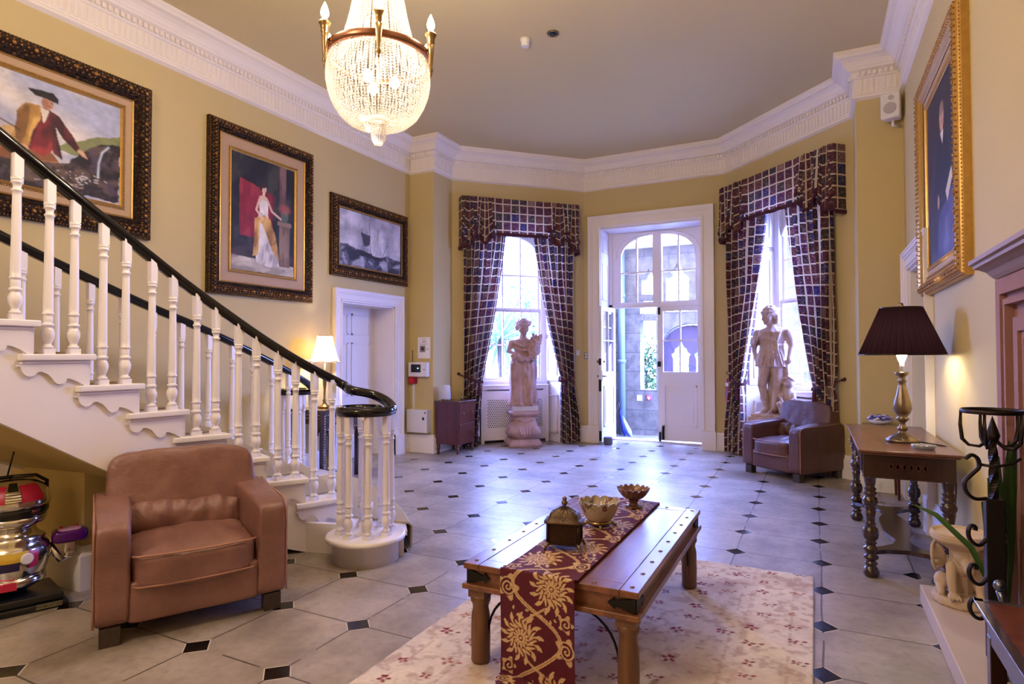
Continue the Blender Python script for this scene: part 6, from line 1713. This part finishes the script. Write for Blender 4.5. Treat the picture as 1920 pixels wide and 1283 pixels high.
m = MB(); m.tube([(.124*math.cos(a), .124*math.sin(a), .885) for a in np.linspace(0, 2*PI, 40)[:-1]], .004, 6, closed=True); m.build('shade_ring', M['black_plastic'], tl)
m = MB(); m.tube([(.250*math.cos(a), .250*math.sin(a), .575) for a in np.linspace(0, 2*PI, 60)[:-1]], .004, 6, closed=True); m.build('shade_ring', M['black_plastic'], tl)
m = MB(); m.lathe([(.016,.53),(.03,.57),(.034,.61),(.02,.65),(.0,.66)], n=16); m.build('bulb', M['bulb'], tl)
m = MB(); m.cyl((0,0,.66),(0,0,.90),.003); m.lathe([(.014,.895),(.016,.905),(.012,.918),(0,.92)], n=12); m.build('finial', M['brass'], tl)
point((.515, 4.73, TH+.70), LPW, WARM, .03)
gl = empty('glass_ashtray', (.585, 4.41, TH), 0, 'round cut glass ashtray on the near end of the side table', 'ashtray')
m = MB(); m.lathe([(.05,0),(.058,.004),(.066,.026),(.060,.028),(.050,.010),(.0,.008)], n=32, mod=lambda t, i: 1+.02*math.cos(16*t)); m.build('dish', simple('clear_cut_glass', (.9,.92,1,1), .05, 0, var=0, Transmission_Weight=.8, IOR=1.45), gl)
m = MB(); m.tube([(.61,4.72,TH+.006),(.66,4.66,TH+.004),(.72,4.60,TH+.003),(.757,4.55,TH-.01),(.763,4.52,.55),(.745,4.47,.36),(.72,4.42,.28),(.735,4.34,.16),(.70,4.28,.05),(.66,4.24,.012),(.60,4.30,.010),(.62,4.38,.010),(.70,4.36,.012),(.735,4.42,.05),(.74,4.52,.30),(.755,4.56,.42)], .0045, 6)
tag(m.build('lamp_cable', M['cable']), 'thin black lamp cable trailing down behind the side table to the floor', 'cable')
bt = empty('occasional_table', (.56, 6.74, 0), 0, 'small brown table with thin tapered legs behind the side table', 'table')
m = MB(); m.box((-.15,-.15,.66),(.15,.15,.68)); m.box((-.13,-.13,.60),(.13,.13,.66)); m.build('table_top', M['red_wood'], bt)
for sx in (-1, 1):
    for sy in (-1, 1): m = MB(); m.tube([(sx*.115,sy*.115,.62),(sx*.125,sy*.125,0)], [.024,.014], 4); m.build('leg', M['red_wood'], bt)
fb_ = empty('flower_bowl', (.55, 6.74, .68), 0, 'low bowl of blue and white flowers on the small table behind', 'flowers')
m = MB(); m.lathe([(.03,0),(.05,.01),(.10,.04),(.095,.045),(.0,.03)], n=20); m.build('bowl', M['white_plastic'], fb_)
for i, (mat, n_) in enumerate(((simple('blue_petal', srgb(84,84,160), .6), 26), (M['petal'], 22), (simple('lilac_petal', srgb(170,150,190), .6), 18))):
    m = MB(); rn = random.Random(i)
    for k in range(n_): a = rn.uniform(0, 6.28); q = rn.uniform(0, .10); m.ball((q*math.cos(a), q*math.sin(a), .05+rn.uniform(0,.035)), (.018,.018,.010), 6, 4)
    m.build('blossoms', mat, fb_)

# ================================================================== FIREPLACE
fp = empty('fireplace', (.80, 2.3, 0), 0, 'pink sandstone fireplace surround with moulded stone mantel shelf on the right wall', 'fireplace')
m = MB()
# local: -x into room ; y from -1.17 to 1.17
for a, b, d in ((1.17, 1.10, .055), (1.10, 1.075, .03), (1.075, 1.05, .05), (1.05, .99, .012), (.99, .93, .035), (.93, .90, .022), (.90, .82, .008)):
    for q in (-1, 1): m.box((-d, q*a, 0), (.0, q*b, 1.34+b-.82))
    m.box((-d, -a, 1.34+b-.82), (0, a, 1.34+a-.82))
m.build('surround', M['sandstone'], fp)
m = MB(); m.box((-.004, -.82, 0), (-.002, .82, 1.36)); m.build('firebox_shade_sheet', M['recess_shade'], fp)  # flat near-black sheet on the wall stands in for the shaded firebox
m = MB(); prf = [(.0,1.69),(-.045,1.70),(-.06,1.715),(-.075,1.735),(-.10,1.75),(-.12,1.755),(-.12,1.77),(-.135,1.775),(-.135,1.795),(0,1.795)]
k = len(prf); vs = []
for y in (-1.27, 1.27):
    for d, z in prf: vs.append((d, y+(0 if abs(d) > .1 else 0)-math.copysign(1, y)*(.135-abs(d))*.6*(1), z))
m.add(vs, [(i, i+1, k+i+1, k+i) for i in range(k-1)]+[tuple(range(k)), tuple(range(k, 2*k))[::-1]]); m.build('mantel_shelf', M['mantel'], fp)
he = MB(); he.box((.50, .55, 0), (.80, 3.975, .095)); tag(he.build('hearth_slab', M['hearth'], None, .006), 'pale raised stone hearth slab in front of the fireplace', 'hearth')

# gargoyle bird bath -----------------------------------------
gg = empty('gargoyle_planter', (.655, 3.77, .095), math.radians(4), 'carved stone bowl carried by a winged gargoyle, on the hearth', 'garden ornament')
m = MB(); m.lathe([(.125,0),(.132,.01),(.128,.03),(.12,.042),(.0,.045)], n=32)
m.lathe([(.05,.26),(.085,.285),(.125,.31),(.135,.322),(.135,.332),(.128,.345),(.132,.352),(.126,.36),(.115,.352),(.10,.33),(.05,.318),(.0,.315)], n=40)
for k in range(3): m.lathe([(.118+.006*k,.306+.014*k),(.124+.006*k,.312+.014*k),(.119+.006*k,.318+.014*k)], n=36)
limb(m, [(0,.045,.06),(0,.035,.16),(0,.02,.25)], [.062,.054,.045]); m.ball((0,-.005,.185), (.052,.042,.05))
m.ball((0,-.045,.240), (.048,.046,.038)); m.tube([(0,-.06,.238),(0,-.098,.212),(0,-.118,.188),(.0,-.118,.178)], [.034,.026,.020,.014], 10); m.tube([(0,-.062,.215),(0,-.095,.186)], [.022,.013], 8)
m.ball((-.011,-.122,.196), .008); m.ball((.011,-.122,.196), .008)
for s in (-1, 1):
    m.ball((s*.024,-.078,.250), (.014,.014,.009)); m.ball((s*.025,-.083,.240), .008)
    m.tube([(s*.036,-.035,.258),(s*.058,-.025,.285),(s*.052,-.02,.300)], [.016,.011,.005], 8); m.tube([(s*.014,-.05,.268),(s*.016,-.052,.292)], [.010,.006], 6)
    limb(m, [(s*.048,-.018,.185),(s*.058,-.050,.125),(s*.056,-.072,.062)], [.027,.022,.018]); m.ball((s*.058,-.085,.054), (.026,.026,.014))
    for f_ in range(4): m.tube([(s*.058+(f_-1.5)*.0125,-.090,.058),(s*.058+(f_-1.5)*.0145,-.116,.056),(s*.058+(f_-1.5)*.015,-.124,.044)], [.0068,.0065,.004], 6)
    m.ball((s*.082,.022,.095), (.036,.046,.046)); limb(m, [(s*.092,-.0,.075),(s*.100,-.05,.055)], [.024,.016])
    for a_, b_ in (((s*.10,.045,.30),.010), ((s*.122,.02,.27),.009), ((s*.130,-.005,.225),.009), ((s*.124,.0,.18),.009), ((s*.11,.01,.15),.008)): m.tube([(s*.055,.05,.19), a_], [.013, b_], 6)
    for a_, b_ in (((s*.10,.045,.30),(s*.122,.02,.27)), ((s*.122,.02,.27),(s*.130,-.005,.225)), ((s*.130,-.005,.225),(s*.124,.0,.18)), ((s*.124,.0,.18),(s*.11,.01,.15))): m.tube([a_, b_], .008, 6)
    m.ball((s*.092,.032,.225), (.030,.008,.055))
rn_ = random.Random(6)
for k in range(40): a = rn_.uniform(0, 6.28); m.ball((.124*math.cos(a), .124*math.sin(a), rn_.uniform(.006,.036)), rn_.uniform(.006,.011), 6, 4)
m.cyl((0,.06,.04), (0,.06,.29), .04, n=12)
remeshed(m, 'carving', M['terracotta'], gg, .0042, 1)

def rail_curve2(P):
    return [(v.x, v.z) for v in rail_curve([(a, 0, b) for a, b in P], 4)]
# wrought iron stand -----------------------------------------
ws = empty('iron_stand', (.655, 3.13, .095), 0, 'tall wrought iron fireside stand with ring basket and curled hooks', 'iron stand')
m = MB(); m.box((-.032,-.028,0),(.032,.028,.66)); m.build('post', M['rust_iron'], ws, .004)
m = MB(); m.tube([(0,0,z) for z in np.linspace(.65, .93, 26)], .017, 4, twist=.22); m.lathe([(.020,.90),(.026,.92),(.012,.965),(.001,1.0)], n=8); m.build('twisted_rod', M['rust_iron'], ws)
m = MB(); m.tube([(.105*math.cos(a), .105*math.sin(a), 1.02) for a in np.linspace(0, 2*PI, 33)[:-1]], .009, 8, closed=True, flat=.6); m.build('basket_ring', M['rust_iron'], ws)
for k in range(5):
    a = k*2*PI/5+.5; c_, s_ = math.cos(a), math.sin(a); m = MB()
    m.tube([(.105*c_,.105*s_,1.02),(.108*c_,.108*s_,.96),(.102*c_,.102*s_,.90),(.08*c_,.08*s_,.875),(.045*c_,.045*s_,.872),(.012*c_,.012*s_,.90)], .0075, 4, twist=.5); m.build('basket_strap', M['rust_iron'], ws)
cl, sl = -.894, -.449
for z, q in ((.66, 1.5), (.50, 1), (.34, 1), (.20, 1)):
    m = MB(); P = [(0,-.0),( .03,-.03),(.055,-.025),(.075,.0),(.078,.03),(.066,.05),(.05,.045),(.05,.03)] if q == 1 else [(0,0),(.05,-.0),(.085,.03),(.09,.07),(.06,.10),(.03,.13),(.035,.165),(.06,.18),(.085,.165)]
    m.tube([(cl*(.03+a), sl*(.03+a), z+b) for a, b in rail_curve2(P)], .0075, 8, flat=1.4); m.build('hook', M['rust_iron'], ws)
m = MB(); m.tube([(-.05,-.02,.80),(0,-.03,.795),(.06,-.02,.81),(.09,.0,.83)], .006, 6); m.build('cross_rod', M['rust_iron'], ws)
# fire basket --------------------------------------------------
fg = empty('fire_grate', (.70, 2.78, .095), 0, 'dark steel fire grate on the hearth at the right edge', 'fire grate')
m = MB()
for y in (-.17, .17): m.tube([(-.06,y,0),(-.06,y,.30),(-.07,y,.34)], .014, 8); m.ball((-.07,y,.36), .022)
for z in (.06,.13,.20): m.cyl((-.06,-.17,z),(-.06,.17,z),.011,n=8)
for k in range(5): m.cyl((-.06,-.14+k*.07,.05),(.06,-.14+k*.07,.05),.008,n=6)
m.build('bars', simple('bright_steel', srgb(120,124,140), .25, .9), fg)
# potted orchid with sword leaves ------------------------------
pl_ = empty('potted_orchid', (.71, 3.26, .095), 0, 'potted plant with long green sword leaves and white orchid blooms by the hearth', 'plant')
m = MB(); m.lathe([(.05,0),(.06,.02),(.075,.12),(.08,.13),(.07,.13),(.0,.11)], n=20); m.build('pot', M['terracotta'], pl_)
m = MB(); rn = random.Random(12)
def blade(mb, pts, w):
    P = [Vector(p) for p in pts]; n = len(P); vs = []
    for i, p in enumerate(P):
        t = (P[min(i+1,n-1)]-P[max(i-1,0)]).normalized(); s_ = t.cross(Vector((.3,-.9,.2))).normalized(); ww = w*math.sin(PI*min(.97, .15+.85*i/(n-1)))**.7
        vs += [p-s_*ww, p+t.cross(s_)*ww*.3, p+s_*ww]
    mb.add(vs, [(3*i+a, 3*i+a+1, 3*i+a+4, 3*i+a+3) for i in range(n-1) for a in (0, 1)], True)
for a, L, h in ((.4,.12,.78),(1.2,.14,.70),(2.2,.10,.74),(3.0,.12,.62),(-.6,.12,.82),(-1.3,.10,.72),(.9,.2,.55),(2.6,.17,.50)):
    c_, s_ = math.cos(a)*.35, math.sin(a); blade(m, [(0,0,.10),(c_*L*.3,s_*L*.3,.10+h*.35),(c_*L*.65,s_*L*.65,.10+h*.72),(c_*L,s_*L,.10+h)], .026)
blade(m, [(0,0,.15),(-.10,.05,.40),(-.22,.10,.52),(-.30,.13,.55)], .014)
m.build('leaves', M['leaf'], pl_, fix=False)
m = MB(); m.tube([(0,0,.1),(.01,-.05,.4),(.0,-.06,.60),(-.02,-.05,.66)], .004, 6); m.build('flower_stem', M['leaf'], pl_)
for k, (x, y, z) in enumerate(((-.02,-.05,.66),(-.005,-.07,.60),(-.015,-.045,.54),(.0,-.06,.49),(-.01,-.05,.43))):
    m = MB()
    for q in range(5): a = q*1.257; m.ball((x-.01, y+.02*math.cos(a), z+.02*math.sin(a)), (.005,.016,.012), 8, 5, Matrix.Rotation(a, 3, 'X'))
    m.build('orchid_bloom', M['petal'], pl_)
# low wooden table at the lower right --------------------------
lw_ = empty('low_wooden_table', (.635, 1.94, .0), 0, 'polished wooden low table with bright moulded edge at the lower right corner', 'table')
m = MB(); m.box((-.15,-.62,.50),(.15,.62,.516)); m.build('table_top', wood('figured_mahogany', srgb(84,34,24), srgb(150,74,44), .22, .6, 'x', .6), lw_)
m = MB()
for dz, e_, h_ in ((.506,.012,.012),(.49,.004,.012),(.478,-.004,.008)):
    m.box((-.15-e_,-.62-e_,dz),(-.132,.62+e_,dz+h_)); m.box((-.15-e_,.60,dz),(.15+e_,.62+e_,dz+h_))
m.build('edge_moulding', simple('polished_edge', srgb(110,96,96), .12, .6, var=.1), lw_, .003)
m = MB(); m.box((-.13,-.59,.40),(.13,.59,.478)); m.build('apron', M['dark_wood'], lw_)
for sx in (-1, 1):
    for sy in (-1, 1): m = MB(); m.box((sx*.11-.022, sy*.57-.022, .096), (sx*.11+.022, sy*.57+.022, .42)); m.build('leg', M['dark_wood'], lw_, .003)
m = MB(); m.box((-.14,-.60,.20),(.14,.60,.22)); m.build('lower_shelf', M['dark_wood'], lw_, .006)

# ================================================================== ROBOT TOY
rb = empty('toy_robot', (-3.90, 1.72, 0), math.radians(68), 'chrome toy robot with red panels and black visor, under the staircase', 'toy robot')
S_ = MB
m = MB(); m.prism([(-.21,-.20),(.24,-.20),(.20,.16),(-.17,.16)], 'z', 0, .035); m.prism([(-.20,-.18),(.22,-.18),(.18,.14),(-.15,.14)], 'z', .035, .075); m.build('base', M['black_plastic'], rb, .008)
m = MB(); m.box((.10,-.2035,.012),(.21,-.2005,.036)); pt = m.build('name_plate', simple('plate_silver', srgb(150,146,120), .3, .6), rb)
text_mesh('ROBOSTAR', .021, M['ink'], Matrix.Translation((.155,-.2045,.024)), pt)
m = MB(); m.lathe([(.06,.075),(.10,.10),(.13,.14),(.15,.19),(.165,.24),(.17,.29),(.155,.33),(.135,.35),(.145,.365),(.12,.385),(.105,.40),(.10,.43)], n=40, mod=lambda t,i: 1+.04*math.cos(4*t)); m.build('torso', M['chrome'], rb)
m = MB(); m.lathe([(.10,.43),(.14,.445),(.155,.47),(.15,.49)], n=40); m.build('jaw', M['chrome'], rb)
m = MB(); m.lathe([(.15,.485),(.162,.51),(.160,.545)], n=40); m.build('visor', M['black_plastic'], rb)
m = MB(); m.lathe([(.168,.54),(.172,.56),(.165,.60),(.14,.645),(.10,.675),(.05,.685),(.0,.69)], n=40); m.build('dome', M['chrome'], rb)
def dome_patch(name, mat, a0_, a1_, v0, v1, off=.003, n=10):
    prof_ = [(.172,.56),(.165,.60),(.14,.645),(.10,.675)]
    def P(u, v):
        a = math.radians(a0_+(a1_-a0_)*u); q = (v0+(v1-v0)*v)*3; i = min(2, int(q)); f_ = q-i; r_ = prof_[i][0]*(1-f_)+prof_[i+1][0]*f_+off; z_ = prof_[i][1]*(1-f_)+prof_[i+1][1]*f_+off*.6; return (r_*math.cos(a), r_*math.sin(a), z_)
    m = MB(); m.grid(P, n, 6); return m.build(name, mat, rb, fix=False)
dome_patch('red_panel', M['red_plastic'], -78, -40, .12, .85); dome_patch('red_panel', M['red_plastic'], -140, -102, .12, .85); dome_patch('sensor_window', M['black_plastic'], -99, -81, .62, .98)
for k in range(4): dome_patch('vent_slot', M['black_plastic'], -102, -76, .14+.11*k, .165+.11*k)
for i, (a, mat) in enumerate(((-125, M['red_plastic']), (-55, M['red_plastic']))):
    m = MB(); t = math.radians(a); m.ball((.158*math.cos(t), .158*math.sin(t), .517), (.022,.022,.016)); m.build('eye', simple('dim_red_eye_%d' % i, srgb(70, 10, 24), .2), rb)
m = MB()
for sgn in (-1, 1): m.tube([(sgn*.15,.02,.60),(sgn*.15,-.0,.655),(sgn*.10,-.02,.695),(0,-.03,.70)], .010, 8)
m.build('carry_handle', M['black_plastic'], rb)
m = MB(); m.tube([(-.02,.08,.68),(.0,.10,.78),(.03,.13,.90)], .0045, 6); m.ball((.03,.13,.90), .008); m.build('aerial', M['black_plastic'], rb)
def belt(name, mat, a0_, a1_, z0, z1):
    def P(u, v):
        a = math.radians(a0_+(a1_-a0_)*u); z_ = z0+(z1-z0)*v; r_ = np.interp(z_, [.19,.24,.29,.33,.35], [.15,.165,.17,.155,.135])*(1+.04*math.cos(4*a))+.004; return (r_*math.cos(a), r_*math.sin(a), z_)
    m = MB(); m.grid(P, 12, 5); return m.build(name, mat, rb, fix=False)
belt('chest_panel', simple('yellow_label', srgb(206,170,60), .35), -108, -66, .27, .32); belt('chest_panel', M['red_plastic'], -66, -48, .225, .315); belt('chest_panel', M['red_plastic'], -140, -124, .225, .315); belt('chest_panel', simple('navy_label', srgb(40,30,80), .35), -108, -80, .225, .268)
m = MB(); t = math.radians(-70); m.lathe([(.03,0),(.03,.008),(.024,.01)], (0,0,0), 20); 
RR = Matrix.Translation((.172*math.cos(t), .172*math.sin(t), .28)) @ Matrix.Rotation(t, 4, 'Z') @ Matrix.Rotation(PI/2, 4, 'Y'); m.v = [tuple(RR @ Vector(v)) for v in m.v]; m.build('speaker_disc', M['white_plastic'], rb)
m = MB(); m.lathe([(.10,.10),(.155,.135),(.15,.17)], n=30); m.build('hip_band', M['chrome'], rb)
m = MB(); m.prism([(-.11,-.155),(.02,-.165),(-.03,-.12),(-.09,-.12)], 'z', .125, .165); m.build('foot_flash', M['red_plastic'], rb)
for sgn in (-1,):
    m = MB(); m.tube([(sgn*.16,-.0,.37),(sgn*.21,-.02,.30),(sgn*.22,-.06,.24)], [.035,.028,.022], 10); m.box((sgn*.22-.03,-.10,.22),(sgn*.22+.03,-.04,.28)); m.build('arm', M['chrome'], rb)
IR = (Matrix.Translation((-3.90, 1.72, 0)) @ Matrix.Rotation(math.radians(68), 4, 'Z')).inverted()
G = IR @ Vector((-3.80, 1.955, .335))
tr = cushion('tray', (.17, .12, .075), M['purple_plastic'], rb, tuple(G), n=4, wr=0, cuts=12); tr['label'] = 'purple tray held out on the right arm'
cushion('tray_band', (.11, .08, .02), simple('pink_trim', srgb(200,150,190), .3), rb, tuple(G+Vector((0,-.01,.034))), n=4, wr=0, cuts=6)
for q in (-.04, .03): m = MB(); m.ball(G+Vector((q,0,.045)), .009); m.build('button', M['red_plastic'], rb)
m = MB(); m.cbox(G+Vector((0,.0,-.065)), (.05,.05,.06)); m.cbox(G+Vector((0,-.0,-.11)), (.035,.04,.04)); m.build('gripper', M['chrome'], rb, .004)
m = MB(); m.tube([G+Vector((0,0,-.12)), G+Vector((-.04,-.01,-.13)), (.16,0,.30)], [.016,.018,.02], 10); m.build('forearm', M['chrome'], rb)
m = MB(); m.box((-5.118,4.98,1.22),(-5.105,5.12,1.31)); tag(m.build('wall_socket_plate', M['white_plastic'], None, .003), 'white double plate on the left wall behind the cream-shaded lamp', 'switch')

# ================================================================== LIGHT, CAMERA
w = bpy.data.worlds.new('sky'); bpy.context.scene.world = w; w.use_nodes = True
nt = w.node_tree; bg = nt.nodes['Background']
tc = nt.nodes.new('ShaderNodeTexCoord'); sp = nt.nodes.new('ShaderNodeSeparateXYZ'); nt.links.new(tc.outputs['Generated'], sp.inputs[0])
rp_ = nt.nodes.new('ShaderNodeValToRGB'); nt.links.new(sp.outputs[2], rp_.inputs[0]); e = rp_.color_ramp.elements
e[0].position = .0; e[0].color = (*[c*.55 for c in SKY], 1); e[1].position = .12; e[1].color = (*SKY, 1)
nt.links.new(rp_.outputs[0], bg.inputs[0]); bg.inputs[1].default_value = SKYS
def portal(loc, direction, sx, sy):
    l = bpy.data.lights.new('daylight_portal', 'AREA'); l.shape = 'RECTANGLE'; l.size = sx; l.size_y = sy; l.cycles.is_portal = True
    o = bpy.data.objects.new('daylight_portal', l); COL.objects.link(o); o.location = loc; o.rotation_euler = Vector(direction).to_track_quat('-Z', 'Y').to_euler()
portal((-2.2, 9.60, 1.7), (0, -1, 0), 1.6, 3.4)
portal(FL @ Vector((1.06, -.60, 2.1)), (S2, -S2, 0), 1.2, 2.6); portal(FR @ Vector((1.06, -.60, 2.1)), (-S2, -S2, 0), 1.2, 2.6)
# added fill lamp, out of view behind the camera, to brighten the hall
for i, (x, y, z, p) in enumerate(((-2.7, -1.1, 3.7, BACKP),)):
    e = empty('unseen_fill_lamp', (x, y, z+.3), 0, 'round glass ceiling lantern over the near end of the hall', 'ceiling light')
    m = MB(); m.cyl((0,0,.2),(0,0,ZC-z-.3),.01); m.lathe([(.05,.2),(.16,.16),(.16,.15)], n=20); m.build('stem', M['brass'], e)
    m = MB(); m.ball((0,0,0), .15, 20, 12); m.build('globe', m_emit('fill_globe', (1,.8,.58,1), 12), e)
    l = bpy.data.lights.new('added_fill_light', 'POINT'); l.energy = p; l.color = (1, .86, .74); l.shadow_soft_size = .25; o = bpy.data.objects.new('added_fill_light', l); COL.objects.link(o); o.location = (x, y, z-.15)

cam = bpy.data.cameras.new('camera'); cam.sensor_width = 36; cam.lens = 36*1130/1920; cam.clip_start = .05; cam.clip_end = 200
co = bpy.data.objects.new('camera', cam); COL.objects.link(co)
def cam_matrix(y, p, r):
    cy, sy, cp, sp_, cr_, sr = math.cos(y), math.sin(y), math.cos(p), math.sin(p), math.cos(r), math.sin(r)
    fwd = Vector((-sy*cp, cy*cp, sp_)); r0 = Vector((cy, sy, 0)); u0 = r0.cross(fwd)
    R = r0*cr_+u0*sr; U = -r0*sr+u0*cr_
    Mx = Matrix((R, U, -fwd)).transposed().to_4x4(); Mx.translation = Vector((0, 0, 1.35)); return Mx
co.matrix_world = cam_matrix(.4653, .022, -.0015)
sc = bpy.context.scene; sc.camera = co
vs_ = sc.view_settings; vs_.view_transform = 'Standard'; vs_.look = 'None'; vs_.gamma = 1; vs_.exposure = EXPO
try: vs_.use_curve_mapping = False
except Exception: pass
sc.cycles.max_bounces = 8; sc.cycles.transparent_max_bounces = 24; sc.cycles.sample_clamp_indirect = 6
